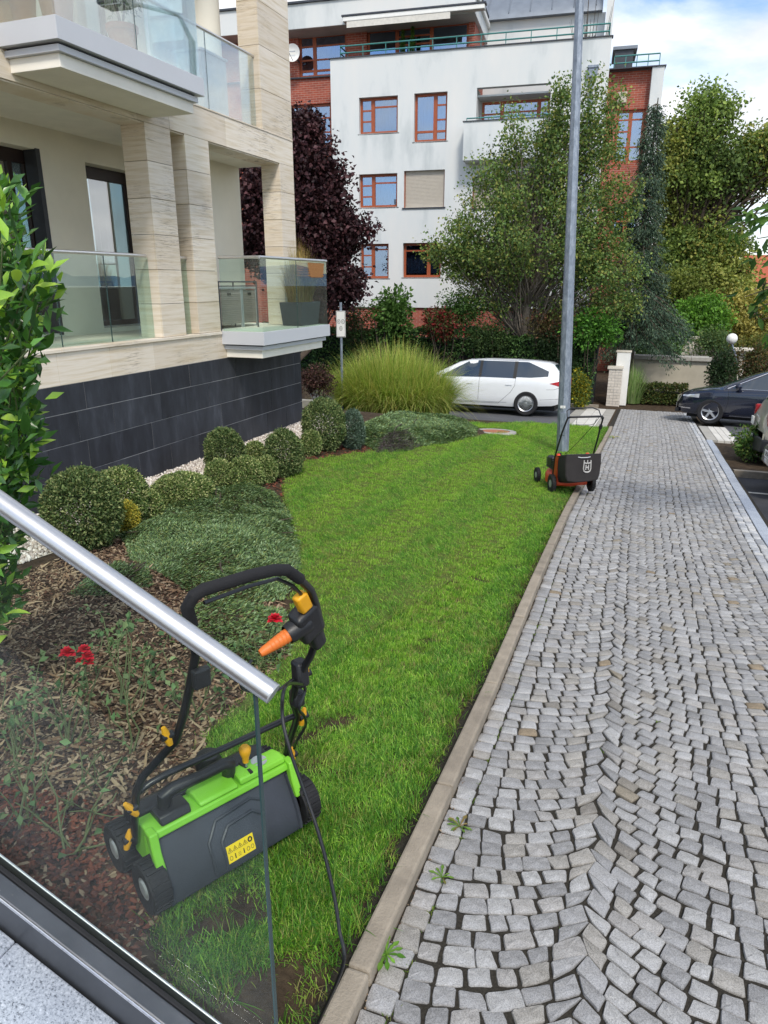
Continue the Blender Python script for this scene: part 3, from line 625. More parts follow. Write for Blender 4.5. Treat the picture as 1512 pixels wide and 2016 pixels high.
def clad_column(y0, y1, x0, x1, z0, z1, course, seed, last=None):
    mb = MB(); mb.box(x0+0.02, x1-0.02, y0+0.02, y1-0.02, z0, z1); col = mb.build('column', 'stonejoint', AB)
    z = z0
    r = random.Random(seed); k = 0
    while z < z1-0.02:
        e = min(z1, z+course)
        if z1-e < 0.08: e = z1
        for (a, b, c, d) in ((x1-0.02, x1, y0, y1), (x0, x1-0.021, y0, y0+0.02), (x0, x1-0.021, y1-0.02, y1), (x0, x0+0.02, y0+0.021, y1-0.021)):
            m = MB(); m.box(a, b, c, d, z+0.0028, e-0.0028); m.build('stone_slab', 'trav', col, 0.0015)
        z = e; k += 1
    return col
clad_column(7.65, 8.13, FX-0.34, FX, 1.24, 3.69, 0.408, 1)
clad_column(8.42, 8.945, FX-0.34, FX, 1.24, 3.69, 0.408, 2)
clad_column(10.88, 11.34, FX-0.33, FX, 1.236, 3.69, 0.408, 3)
clad_column(10.40, 11.34, FX-0.34, FX, 4.06, 6.9, 0.56, 4)
clad_column(4.6, 5.3, FX-0.34, FX, 1.24, 3.69, 0.408, 5)
# beams
def clad_beam(y0, y1, seed, x0=FX-0.34, x1=FX, z0=3.69, z1=4.06):
    mb = MB(); mb.box(x0+0.02, x1-0.02, y0, y1, z0, z1); be = mb.build('beam', 'stonejoint', AB)
    for (a, b) in split_y(y0, y1, (0.95, 1.25), seed):
        m = MB(); m.box(x1-0.02, x1+random.uniform(0, .002), a+.0015, b-.0015, z0, z1-0.002); m.build('stone_slab', 'trav', be, 0.0015)
        m = MB(); m.box(x0, x1-0.021, a+.0015, b-.0015, z0-0.018, z0-0.001); m.build('stone_slab', 'trav', be, 0.0015)
    mb = MB(); mb.box(x0, x1+0.008, y0, y1, z1, z1+0.02); mb.build('coping', 'trav', be, 0.002)
clad_beam(3.0, 8.13, 70); clad_beam(8.132, 11.34, 71)
mb = MB(); mb.box(FX-5, FX-0.345, 2.5, 11.30, 3.72, 4.05); mb.build('ceiling_slab', 'cream_white', AB)
mb = MB(); mb.box(FX-8, FX-0.0, 2.5, 11.36, 6.9, 7.2); mb.build('roof_slab', 'cream_white', AB)
# recessed loggia walls
def rect_wall(mb, y0, y1, z0, z1, holes, x, depth=0.2):
    """wall in a plane x = const facing +x with rectangular holes and their reveals"""
    ys = sorted({y0, y1, *[h[0] for h in holes], *[h[1] for h in holes]}); zz = sorted({z0, z1, *[h[2] for h in holes], *[h[3] for h in holes]})
    for i in range(len(ys)-1):
        for j in range(len(zz)-1):
            cy, cz = (ys[i]+ys[i+1])/2, (zz[j]+zz[j+1])/2
            if any(h[0] < cy < h[1] and h[2] < cz < h[3] for h in holes): continue
            mb.add([(x, ys[i], zz[j]), (x, ys[i+1], zz[j]), (x, ys[i+1], zz[j+1]), (x, ys[i], zz[j+1])], [(0, 1, 2, 3)])
    for (a, b, c, d) in holes:
        for p, q in (((a, c), (b, c)), ((b, c), (b, d)), ((b, d), (a, d)), ((a, d), (a, c))):
            mb.add([(x, p[0], p[1]), (x, q[0], q[1]), (x-depth, q[0], q[1]), (x-depth, p[0], p[1])], [(0, 1, 2, 3)])
WX = -7.4
holes = [(5.4, 7.48, 1.27, 3.45), (8.25, 9.3, 1.29, 3.42)]
mb = MB(); rect_wall(mb, 2.6, 9.75, 1.20, 3.74, holes, WX, 0.28); mb.build('loggia_wall', 'cream', AB)
mb = MB(); mb.box(-6.98, -6.90, 9.75, 11.25, 1.232, 3.72); mb.box(-7.4, -6.98, 9.70, 9.78, 1.232, 3.72); mb.box(-8.2, -6.98, 11.17, 11.25, 1.232, 3.72); mb.build('loggia_wall', 'cream', AB)
mb = MB(); mb.box(-10.5, -7.7, 2.6, 9.75, 1.20, 1.22); mb.box(-10.52, -10.5, 2.6, 9.75, 1.2, 3.72); mb.build('room', 'room', AB)
def door(y0, y1, z0, z1, mull, x, cur=True, m='darkframe'):
    f = MB(); t = 0.07
    f.box(x-0.06, x, y0, y1, z0, z0+t); f.box(x-0.06, x, y0, y1, z1-t*2.2, z1); f.box(x-0.06, x, y0, y0+t, z0+t, z1-t*2.2); f.box(x-0.06, x, y1-t, y1, z0+t, z1-t*2.2)
    for q in mull: f.box(x-0.06, x, q-t/2, q+t/2, z0+t, z1-t*2.2)
    fr = f.build('window', m, AB, 0.004)
    p = MB(); p.box(x-0.04, x-0.03, y0+t, y1-t, z0+t, z1-t*2.2); p.build('pane', 'pane_dark', fr)
    s_ = MB(); s_.box(x-0.05, x+0.05, y0, y1, z0-0.035, z0-0.002); s_.build('sill', 'steel', fr)
    if cur:
        c = MB(); vs = []; n = 60
        for i in range(n+1):
            y = y0+(y1-y0)*i/n; vs += [(x-0.35+0.035*math.sin(i*1.4), y, z0+0.03), (x-0.35+0.04*math.sin(i*1.4+.3), y, z1-0.1)]
        c.add(vs, [(2*i, 2*i+2, 2*i+3, 2*i+1) for i in range(n) if not (n*.38 < i < n*.62)]); c.build('curtain', 'curtain', fr, smooth=True)
    return fr
door(5.4, 7.48, 1.29, 3.45, [6.3, 7.2], WX-0.2); door(8.25, 9.3, 1.31, 3.42, [], WX-0.2)
mb = MB(); mb.box(WX-.18, WX+.01, 7.42, 7.49, 1.25, 3.46); mb.build('shutter_rail', 'greymetal', AB)
# glazing between the columns, with steel rail
def balustrade(p0, p1, z0, z1, n, parent, m='balglass', gap=0.012, rail=0.021, ends=(0, 0)):
    p0, p1 = np.array(p0, float), np.array(p1, float); d = p1-p0; L_ = np.linalg.norm(d); d = d/L_; nn = np.array([-d[1], d[0]])
    bal = MB(); a3 = (*(p0-d*ends[0]), z1+rail*0.8); b3 = (*(p1+d*ends[1]), z1+rail*0.8); bal.tube([a3, b3], rail, 12); r = bal.build('handrail', 'steel', parent, smooth=True)
    for i in range(n):
        a = p0+d*(L_*i/n+gap/2); b = p0+d*(L_*(i+1)/n-gap/2); g = MB()
        vs = [(*(q+nn*o), z) for z in (z0, z1) for q, o in ((a, -.005), (b, -.005), (b, .005), (a, .005))]
        g.add(vs, [(0,3,2,1),(4,5,6,7),(0,1,5,4),(1,2,6,5),(2,3,7,6),(3,0,4,7)]); g.build('pane', m, r)
        if i:
            e = MB(); q = p0+d*(L_*i/n); e.obox((*q, (z0+z1)/2), ((*d, 0), (*nn, 0), (0, 0, 1)), (0.004, 0.005, (z1-z0)/2)); e.build('glass_joint', 'glassedge', r)
    return r
balustrade((FX-0.12, 5.32), (FX-0.12, 7.63), 1.24, 2.20, 3, AB, ends=(0, -0.03)); balustrade((FX-0.12, 8.14), (FX-0.12, 8.41), 1.24, 2.20, 1, AB)
# lower balcony
def balcony(name_z, y0, y1, zt, x1, glass, n_front, left=True, hz=0.98):
    b = MB(); b.box(FX+0.0, x1-0.10, y0+0.10, y1-0.10, zt-0.37, zt-0.255); bo = b.build('balcony', 'cream_white', AB, 0.004)
    s1 = MB(); s1.box(FX+0.0, x1-0.055, y0+0.055, y1-0.055, zt-0.254, zt-0.20); s1.build('drip_trim', 'fascia', bo, 0.002)
    g1 = MB(); g1.box(FX, x1-0.085, y0+0.085, y1-0.085, zt-0.199, zt-0.182); g1.build('shadow_gap', 'greymetal', bo)
    s2 = MB(); s2.box(FX+0.0, x1, y0, y1, zt-0.181, zt); s2.build('fascia', 'fascia', bo, 0.003)
    fl = MB(); fl.box(FX, x1-0.06, y0+0.06, y1-0.06, zt, zt+0.006); fl.build('floor_tiles', 'cream', bo)
    balustrade((FX+0.01, y0+0.03), (x1-0.03, y0+0.03), zt+0.006, zt+hz, 1, bo, glass); balustrade((x1-0.03, y0+0.03), (x1-0.03, y1-0.03), zt+0.006, zt+hz, n_front, bo, glass); balustrade((x1-0.03, y1-0.03), (FX+0.01, y1-0.03), zt+0.006, zt+hz, 1, bo, glass)
    return bo
balcony('lower', 8.955, 11.13, 1.24, -5.24, 'balglass', 2); balcony('upper', 5.69, 7.90, 4.12, -5.24, 'balglass_hazy', 2, hz=1.0)
mb = MB(); mb.box(FX-0.01, FX, 8.965, 8.985, 0.86, 1.24); mb.build('expansion_joint', 'greymetal', AB)
balustrade((FX-0.10, 7.95), (FX-0.10, 10.39), 4.082, 5.02, 2, AB, 'balglass_hazy')
# upper floor: round plaster column, back wall and dark window
mb = MB(); mb.lathe([(0.26, 4.06), (0.26, 6.9)], (-6.7, 10.15, 0), n=28); mb.build('round_column', 'cream', AB, smooth=True)
mb = MB(); rect_wall(mb, 2.6, 9.9, 4.05, 6.9, [(4.6, 7.0, 4.12, 6.4), (7.9, 9.2, 4.12, 6.4)], -7.4, 0.25); mb.build('upper_wall', 'cream', AB)
for a, b, q in ((4.6, 7.0, [5.8]), (7.9, 9.2, [])): door(a, b, 4.14, 6.4, q, -7.6)
mb = MB(); mb.box(-10.5, -7.7, 2.6, 9.75, 4.06, 4.08); mb.box(-10.52, -10.5, 2.6, 9.75, 4.06, 6.9); mb.build('room', 'room', AB)
mb = MB(); mb.box(FX+0.10, FX+0.28, 5.02, 5.36, 3.655, 3.688); mb.build('ceiling_lamp', 'greymetal', AB, 0.01)
# things on the balconies
def AW(x, y, z):   # building frame -> world
    a = -R(1.0); return (x*math.cos(a)-y*math.sin(a), x*math.sin(a)+y*math.cos(a), z)
def wicker_box(name, label, x0, x1, y0, y1, z0, z1, group=None):
    t = thing(name, label, 'storage box', AW((x0+x1)/2, (y0+y1)/2, z0), (0, 0, -R(1)), group); hx, hy, h = (x1-x0)/2, (y1-y0)/2, z1-z0
    c = MB(); c.box(-hx+.012, hx-.012, -hy+.012, hy-.012, 0.06, h-0.04); co = c.build('core', 'wicker', t)
    n = int((h-0.14)/0.028)
    for i in range(n):
        s_ = MB(); z = 0.07+i*0.028; s_.box(-hx, hx, -hy, hy, z+.003, z+.025); s_.build('slat', 'wicker', t, 0.004)
    f = MB()
    for sx in (-1, 1):
        for sy in (-1, 1): f.box(sx*hx-.018*(sx > 0)-.004*(sx < 0), sx*hx+.018*(sx < 0)+.004*(sx > 0), sy*hy-.018*(sy > 0)-.004*(sy < 0), sy*hy+.018*(sy < 0)+.004*(sy > 0), 0, h-.03)
    f.build('corner_posts', 'hub', t, .003); l = MB(); l.box(-hx-.01, hx+.01, -hy-.01, hy+.01, h-.03, h); l.build('lid', 'hub', t, .006)
    hnd = MB(); hnd.box(hx+.001, hx+.008, -.05, .05, h-.12, h-.085); hnd.box(-.05, .05, -hy-.008, -hy-.001, h-.12, h-.085); hnd.build('grip_hole', 'ink', t)
    return t
wicker_box('storage_box', 'grey wicker storage box on the lower balcony nearest the stone column', -6.75, -6.25, 9.35, 10.05, 1.236, 1.84, 'wicker boxes on the balcony')
wicker_box('storage_box', 'second grey wicker storage box, farther along the lower balcony', -6.75, -6.25, 10.08, 10.5, 1.236, 1.84, 'wicker boxes on the balcony')
t = thing('garden_table', 'low grey metal table frame in front of the wicker boxes on the balcony', 'table', AW(-6.15, 9.6, 1.236), (0, 0, -R(1)))
mb = MB(); mb.tube([(-.3, -.5, .68), (.12, -.5, .68), (.12, .55, .68), (-.3, .55, .68), (-.3, -.5, .68)], .012, 6); mb.tube([(.12, -.5, .62), (.12, .55, .62)], .009, 6); mb.build('top_frame', 'greymetal', t)
for sx, sy in ((-.3, -.5), (.12, -.5), (.12, .55), (-.3, .55)): mb = MB(); mb.tube([(sx, sy, 0), (sx, sy, .68)], .012, 6); mb.build('leg', 'greymetal', t)
def blades(name, m, parent, n, base_r, h, spread, wid, cols, seed=0, droop=0.5, hz=None, segs=5, pow_=1.6):
    r = np.random.default_rng(seed); V = []; F = []; C = []
    base = [np.array(srgb(c)) for c in cols]
    for _ in range(n):
        a = r.uniform(0, 6.28); rr = base_r*math.sqrt(r.uniform()); x, y = rr*math.cos(a)*(hz[0] if hz else 1), rr*math.sin(a)*(hz[1] if hz else 1)
        d = a+r.normal(0, 0.7); L_ = h*r.uniform(0.6, 1.1)*(1-.32*(rr/max(base_r, 1e-6))**2); sp = spread*r.uniform(0.15, 1.15)*(0.35+0.65*rr/max(base_r, 1e-6)); dr = droop*r.uniform(0.2, 1.3)*sp/max(spread, 1e-6)
        o = len(V); c = base[r.integers(len(base))]*r.uniform(0.75, 1.25); w_ = wid*r.uniform(.7, 1.2); sx, sy = -math.sin(d)*w_/2, math.cos(d)*w_/2
        for k in range(segs+1):
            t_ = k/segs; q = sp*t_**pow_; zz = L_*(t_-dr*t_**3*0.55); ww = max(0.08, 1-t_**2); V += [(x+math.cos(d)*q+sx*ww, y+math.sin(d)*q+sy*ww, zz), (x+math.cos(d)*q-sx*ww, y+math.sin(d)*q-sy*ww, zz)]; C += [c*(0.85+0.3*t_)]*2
        for k in range(segs): F.append((o+2*k, o+2*k+1, o+2*k+3, o+2*k+2))
    return npmesh(name, V, F, m, np.clip(np.array(C), 0, 1), parent)
pl = thing('balcony_planter', 'charcoal planter of dry tan ornamental grass on the lower balcony', 'planter', AW(-5.57, 10.72, 1.248), (0, 0, -R(1)))
mb = MB(); mb.add([(-.17, -.3, 0), (.17, -.3, 0), (.17, .3, 0), (-.17, .3, 0), (-.2, -.34, .36), (.2, -.34, .36), (.2, .34, .36), (-.2, .34, .36)], [(0,3,2,1),(4,5,6,7),(0,1,5,4),(1,2,6,5),(2,3,7,6),(3,0,4,7)]); mb.build('pot', 'planter', pl, .01)
b = blades('grass_clump', 'grass', pl, 1500, 0.30, 1.0, 0.30, 0.006, ['#b59a62', '#a58a50', '#c8b27e', '#8f7a45', '#9a9250'], 5, 0.9, (0.55, 1.0)); b.location = (0, 0, .34)
bk = thing('hanging_basket', 'brown woven basket hung inside the glass at the end of the lower balcony', 'basket', AW(-5.36, 10.72, 1.98), (0, 0, -R(1)))
mb = MB(); mb.add([(-.1, -.2, 0), (.1, -.2, 0), (.1, .22, 0), (-.1, .22, 0), (-.11, -.30, .22), (.095, -.30, .22), (.095, .30, .22), (-.11, .30, .22)], [(0,3,2,1),(0,1,5,4),(1,2,6,5),(2,3,7,6),(3,0,4,7)]); mb.build('body', 'basket', bk, .006)
for i in range(4): m = MB(); z = .02+i*.036; m.box(-.113, .098, -.27, .275, z, z+.018); m.build('weave_band', 'basket', bk, .004)
def potted(name, label, loc, pr, ph, cols, n, crown, leaf, m='terracotta'):
    t = thing(name, label, 'potted plant', loc); mb = MB(); mb.lathe([(0.0, 0), (pr*.7, 0), (pr*.92, ph*.82), (pr, ph*.82), (pr, ph), (pr*.86, ph), (pr*.84, ph*.9), (0, ph*.9)], n=20); mb.build('pot', m, t, smooth=True)
    st = MB(); 
    for k in range(4): a = k*1.6; st.tube([(0, 0, ph*.85), (crown[0]*.3*math.cos(a), crown[0]*.3*math.sin(a), ph+crown[2]*.6), (crown[0]*.6*math.cos(a), crown[0]*.6*math.sin(a), ph+crown[2]*1.3)], [.012, .008, .004], 5)
    st.build('stem', 'bark', t); P, d = ball_pts(n, (0, 0, ph+crown[2]), crown, 0.2); leaf_cloud('foliage', P, leaf, cols, 'leaf', t, 0.4, d); return t
potted('potted_plant', 'terracotta pot with a small-leaved shrub at the middle of the upper balcony', AW(-5.55, 6.95, 4.128), .16, .28, ['#7d8a68', '#96a37e', '#66765a'], 260, (.22, .22, .35), .06)
potted('potted_plant', 'terracotta pot with a leafy plant at the near corner of the upper balcony', AW(-5.45, 5.95, 4.128), .17, .30, ['#6f7f5e', '#8a9876'], 220, (.24, .2, .35), .07)
potted('potted_plant', 'brown pot at the near end of the upper balcony beside the wooden bench', AW(-5.75, 5.86, 4.128), .13, .30, ['#6f7f5e', '#8a9876'], 60, (.12, .12, .2), .06)
bn = thing('bench', 'wooden slatted bench on the upper balcony, cut by the picture edge', 'bench', AW(-5.95, 5.78, 4.128), (0, 0, -R(1)))
for i in range(4): m = MB(); m.box(-1.3, -.05, -.02+.13*i, .09+.13*i, .30, .335); m.build('slat', 'plankwood', bn, .006)
for x in (-1.2, -.12): m = MB(); m.box(x-.03, x+.03, 0, .46, 0, .298); m.build('leg', 'plankwood', bn, .004)
for zz in (0.12,): m = MB(); m.box(-1.17, -.15, 0.02, .06, zz, zz+.07); m.build('rail', 'plankwood', bn, .004)
cb = thing('cabinet', 'grey cabinet standing behind the glass of the upper floor', 'cabinet', AW(-6.35, 9.55, 4.06), (0, 0, -R(1)))
mb = MB(); mb.box(-.2, .2, -.3, .3, .03, .78); mb.build('body', 'fascia', cb, .008); mb = MB(); mb.box(-.22, .22, -.32, .32, .781, .81); mb.build('top', 'fascia', cb, .004)
# ------------------------------------------------------------------ white apartment block across the lane
WA = math.atan2(0.94, 10.79); WO = np.array([-13.22, 30.0, 0])
WB = thing('white_building', 'white rendered apartment block with brown windows and brick top floor', 'building', tuple(WO), (0, 0, WA))
wu = np.array([math.cos(WA), math.sin(WA), 0]); wv = np.array([-math.sin(WA), math.cos(WA), 0])
def wp(x, y, v=0.0):
    r = ray(x, y); t = ((WO-CAM)@wv+v)/(r@wv); p = CAM+r*t-WO; return float(p@wu), float(p[2])
def wrect(x0, y0, x1, y1, v=0.0):
    a = wp((x0), (y0+y1)/2, v)[0]; b = wp(x1, (y0+y1)/2, v)[0]; c = wp((x0+x1)/2, y1, v)[1]; d = wp((x0+x1)/2, y0, v)[1]; return [a, b, c, d]
def wall_v(mb, u0, u1, z0, z1, holes, v, depth):
    us = sorted({u0, u1, *[h[0] for h in holes], *[h[1] for h in holes]}); zz = sorted({z0, z1, *[h[2] for h in holes], *[h[3] for h in holes]})
    for i in range(len(us)-1):
        for j in range(len(zz)-1):
            cu, cz = (us[i]+us[i+1])/2, (zz[j]+zz[j+1])/2
            if any(h[0] < cu < h[1] and h[2] < cz < h[3] for h in holes): continue
            mb.add([(us[i], v, zz[j]), (us[i+1], v, zz[j]), (us[i+1], v, zz[j+1]), (us[i], v, zz[j+1])], [(0, 1, 2, 3)])
    for (a, b, c, d) in holes:
        for p, q in (((a, c), (b, c)), ((b, c), (b, d)), ((b, d), (a, d)), ((a, d), (a, c))):
            mb.add([(p[0], v, p[1]), (q[0], v, q[1]), (q[0], v+depth, q[1]), (p[0], v+depth, p[1])], [(0, 1, 2, 3)])
def wwin(r, v, lights, cur='curtain', low=None, sill=True, pane='pane'):
    """lights: (fraction0, fraction1, [bar heights as fractions])"""
    u0, u1, z0, z1 = r; t = 0.095; f = MB(); Wd = u1-u0; Hh = z1-z0
    f.box(u0, u1, v, v+.07, z0, z0+t); f.box(u0, u1, v, v+.07, z1-t, z1); f.box(u0, u0+t, v, v+.07, z0+t, z1-t); f.box(u1-t, u1, v, v+.07, z0+t, z1-t)
    cells = []
    for k, (a, b, bars) in enumerate(lights):
        if k: f.box(u0+Wd*a-t*.8, u0+Wd*a+t*.8, v-.004, v+.066, z0+t, z1-t)
        for q in bars: f.box(u0+Wd*a+.03, u0+Wd*b-.03, v+.01, v+.06, z0+Hh*q-.03, z0+Hh*q+.03)
        e = [0]+bars+[1]
        for i in range(len(e)-1): cells.append((u0+Wd*a+.02, u0+Wd*b-.02, z0+Hh*e[i]+.02, z0+Hh*e[i+1]-.02))
    if low: f.box(u0+t, u1-t, v-.003, v+.067, z0+Hh*low-.04, z0+Hh*low+.04)
    fr = f.build('window', 'wood', WB)
    for (a, b, c, d) in cells: p = MB(); p.box(a, b, v+.03, v+.036, c, d); p.build('pane', pane, fr)
    if sill: s_ = MB(); s_.box(u0-.06, u1+.06, v-.2, v+.0, z0-.05, z0-.005); s_.build('sill', 'greymetal', fr)
    c = MB(); n = 40; vs = []
    for i in range(n+1):
        u = u0+Wd*i/n; vs += [(u, v+.22+.03*math.sin(i*1.7), z0+Hh*(0.12 if cur == 'curtain' else 0)), (u, v+.22+.03*math.sin(i*1.7+.4), z1)]
    c.add(vs, [(2*i, 2*i+2, 2*i+3, 2*i+1) for i in range(n)]); c.build('curtain', 'curtain' if cur == 'curtain' else 'dark', fr, smooth=True)
    bk = MB(); bk.box(u0-.02, u1+.02, v+.5, v+.52, z0-.02, z1+.02); bk.build('room_back', 'dark', fr)
    return fr
A = wrect(707, 190, 783, 262); B = wrect(815, 182, 880, 278); D = wrect(707, 342, 782, 408); E_ = wrect(795, 335, 875, 408); F_ = wrect(709, 480, 765, 548); G_ = wrect(793, 478, 868, 546)
C_ = wrect(938, 168, 1083, 246); H_ = wrect(930, 345, 1055, 408); I_ = wrect(935, 478, 1060, 545)
UR = wp(1205, 72)[0]; ZP = wp(650, 117)[1]; ZB = wp(760, 605)[1]
mb = MB(); wall_v(mb, 0, UR, ZB, ZP, [A, B, D, E_, F_, G_, H_, I_], 0, 0.2) if False else wall_v(mb, 0, UR, ZB, ZP, [A, B, C_, D, E_, F_, G_, H_, I_], 0, 0.28)
mb.add([(UR, 0, ZB), (UR, 3.2, ZB), (UR, 3.2, ZP), (UR, 0, ZP)], [(0, 1, 2, 3)]); mb.add([(0, 0, ZB), (0, 1.2, ZB), (0, 1.2, ZP), (0, 0, ZP)], [(0, 1, 2, 3)])
mb.add([(0, 0, ZP), (UR, 0, ZP), (UR, .25, ZP), (0, .25, ZP)], [(0, 1, 2, 3)]); mb.add([(0, .25, ZP), (UR, .25, ZP), (UR, .25, ZP-.9), (0, .25, ZP-.9)], [(0, 1, 2, 3)])
mb.add([(0, 0, ZB), (UR, 0, ZB), (UR, .4, ZB), (0, .4, ZB)], [(0, 1, 2, 3)]); mb.build('wall', 'stucco', WB)
mb = MB(); mb.box(-.05, UR+.05, -.05, .28, ZP, ZP+.035); mb.build('parapet_cap', 'greymetal', WB)
mb = MB(); mb.box(-8, UR, .1, .4, -2.6, ZB-.01); mb.build('base_wall', 'brick', WB)
V_ = 0.2
wwin(A, V_, [(0, .33, [.36, .66]), (.33, 1, [.74])]); wwin(B, V_, [(0, .62, []), (.62, 1, [.46, .76])], low=.22)
wwin(D, V_, [(0, .35, [.34, .67]), (.35, 1, [.74])], 'dark'); wwin(F_, V_, [(0, .42, [.34, .67]), (.42, 1, [.84])], 'dark'); wwin(G_, V_, [(0, .66, [.78]), (.66, 1, [])], 'curtain')
wwin(I_, V_, [(0, .4, [.6]), (.4, 1, [])], 'dark')
def shutter(r):
    u0, u1, z0, z1 = r; f = MB(); f.box(u0+.04, u1-.04, .16, .175, z0, z1); sh = f.build('roller_shutter', 'shutter', WB); n = int((z1-z0)/.05)
    for i in range(n): s_ = MB(); z = z0+(z1-z0)*i/n; s_.box(u0+.04, u1-.04, .145, .159, z+.006, z+(z1-z0)/n-.003); s_.build('slat', 'shutter', sh)
    g = MB(); g.box(u0, u0+.035, .1, .2, z0, z1); g.box(u1-.035, u1, .1, .2, z0, z1); g.build('guide_rail', 'wood', sh); s_ = MB(); s_.box(u0-.06, u1+.06, -.05, .14, z0-.05, z0-.005); s_.build('sill', 'greymetal', sh)
shutter(E_); shutter(H_)
# deep loggia with balcony box
mb = MB(); u0, u1, z0, z1 = C_; mb.box(u0, u1, 1.0, 1.05, z0-.5, z1-.25); mb.box(u0, u1, .28, 1.0, z1-.26, z1-.2); mb.build('loggia_back', 'stucco', WB)
mb = MB(); mb.box(u0-.02, u0, .28, 1.0, z0-.5, z1); mb.build('loggia_side', 'stucco', WB); mb = MB(); mb.box(u1, u1+.02, .28, 1.0, z0-.5, z1); mb.build('loggia_side', 'stucco', WB)
wwin([u0+.1, u1-.05, z0-.3, z1-.32], .92, [(0, .3, [.34, .67]), (.3, .84, [.7]), (.84, 1, [])], sill=False)
bx = wrect(918, 243, 1098, 318); mb = MB(); mb.box(bx[0], bx[1], -.75, -.0, bx[2], bx[3]); bal = mb.build('balcony', 'stucco', WB); m = MB(); m.box(bx[0]-.04, bx[1]+.04, -.79, 0, bx[3], bx[3]+.03); m.build('coping', 'greymetal', bal)
m = MB(); m.tube([(bx[0]+.1, -.7, bx[3]+.12), (bx[1]-.1, -.7, bx[3]+.12)], .025, 6); [m.tube([(bx[0]+.1+k*(bx[1]-bx[0]-.2)/4, -.7, bx[3]+.03), (bx[0]+.1+k*(bx[1]-bx[0]-.2)/4, -.7, bx[3]+.12)], .015, 5) for k in range(5)]; m.build('rail', 'teal', bal)
# recessed left part and set-back brick top floor
TV = 1.2
T0 = wrect(520, 72, 568, 148, TV); T1 = wrect(588, 66, 682, 150, TV); T2 = wrect(722, 50, 922, 118, TV); L1 = wrect(572, 205, 652, 290, TV); L2 = wrect(500, 340, 560, 420, TV)
zt = wp(600, 58, TV)[1]; UE = wp(935, 60, TV)[0]
mb = MB(); wall_v(mb, -8, UE, -2, zt+.4, [T0, T1, T2, L1, L2], TV, .22); mb.add([(UE, TV, ZP-1), (UE, 5, ZP-1), (UE, 5, zt+.4), (UE, TV, zt+.4)], [(0, 1, 2, 3)]); mb.build('brick_wall', 'brick', WB)
wwin(T1, TV+.12, [(0, .32, [.42, .74]), (.32, 1, [.42, .74])], 'dark', low=.16); wwin(T2, TV+.12, [(0, .3, [.62]), (.3, .64, [.5, .74]), (.64, 1, [.62])], 'dark'); wwin(L1, TV+.12, [(0, .36, [.35, .68]), (.36, 1, [.35, .68])], 'dark', sill=False); wwin(T0, TV+.12, [(0, .5, [.5]), (.5, 1, [.5])], 'dark'); wwin(L2, TV+.12, [(0, .5, [.5]), (.5, 1, [.5])], 'dark')
zl = wp(600, 151, TV)[1]; mb = MB(); mb.box(-8, 0, TV-.1, TV-.001, zl-.08, zl-.03); mb.build('ledge', 'greymetal', WB)
mb = MB(); mb.box(0, UE+3.5, .26, TV, ZP-1.0, ZP-.9); mb.build('terrace_floor', 'paver', WB)
# overhanging eaves with awning
fb = wp(600, 56, .2); fe = wp(935, 30, .2); ft = wp(600, 6, .2)[1]
mb = MB(); mb.box(-9, fe[0], .2, 6, fb[1], ft); ea = mb.build('eaves', 'stucco', WB, .02); mb = MB(); mb.box(-9.05, fe[0]+.06, .12, 6.05, ft+.001, ft+.07); mb.build('roof_edge', 'greymetal', ea)
aw = wrect(678, 20, 955, 42, .1); m = MB(); m.box(aw[0], aw[1], -.12, .19, aw[3]-.22, aw[3]-.06); a_ = m.build('awning', 'white', WB, .02); m = MB(); m.box(aw[0]+.15, aw[1]-1.3, -.1, -.06, aw[3]-.44, aw[3]-.221); m.build('valance', 'paver_white', a_); m = MB(); m.box(aw[0]-.05, aw[1]+.05, -.15, .19, aw[3]-.055, aw[3]); m.build('awning_hood', 'greymetal', a_)
m = MB(); q = fe[0]; m.box(q+.001, q+.10, .2, 5, ft-.35, ft-.18); m.build('gutter', 'white', WB, .02)
# penthouse, zinc roof, arched gable
pa = wp(1010, 35, 4.0)[0]; pb = wp(1190, 60, 4.0)[0]; pz = wp(1100, 32, 4.0)[1]
mb = MB(); mb.box(pa-2, pb, 4.0, 9, ZP-1, pz); mb.build('penthouse', 'stucco', WB); prof = [(3.7, pz), (3.75, pz+.18), (4.2, pz+.7), (5.2, pz+1.5), (6.5, pz+2.0), (8.8, pz+2.1), (9, pz)]
mb = MB(); mb.prism(prof, 0, pa-3, pb-.15); rf = mb.build('curved_roof', 'zinc', WB, smooth=True)
for k in range(8): u = pa-2.8+k*(pb-pa+2.4)/7; m = MB(); m.tube([(u, a, b+.02) for a, b in prof[1:6]], .025, 4); m.build('roof_seam', 'zinc', rf)
arch = [(3.2, ZP-.2), (3.2, pz+2.6), (6.2, pz+2.6), (6.2, ZP-.2), (5.7, ZP-.2)]+[(4.7+1.0*math.cos(a), pz+.6+1.0*math.sin(a)) for a in np.linspace(0, math.pi, 10)]+[(3.7, ZP-.2)]
mb = MB(); n = len(arch); mb.add([(pb+.02, a, b) for a, b in arch]+[(pb+.3, a, b) for a, b in arch], [(i, (i+1) % n, n+(i+1) % n, n+i) for i in range(n)]); 
tri_ = [(0, 14, 13, 12, 11, 10, 1), (1, 10, 9, 8, 7, 2)] if n == 16 else []
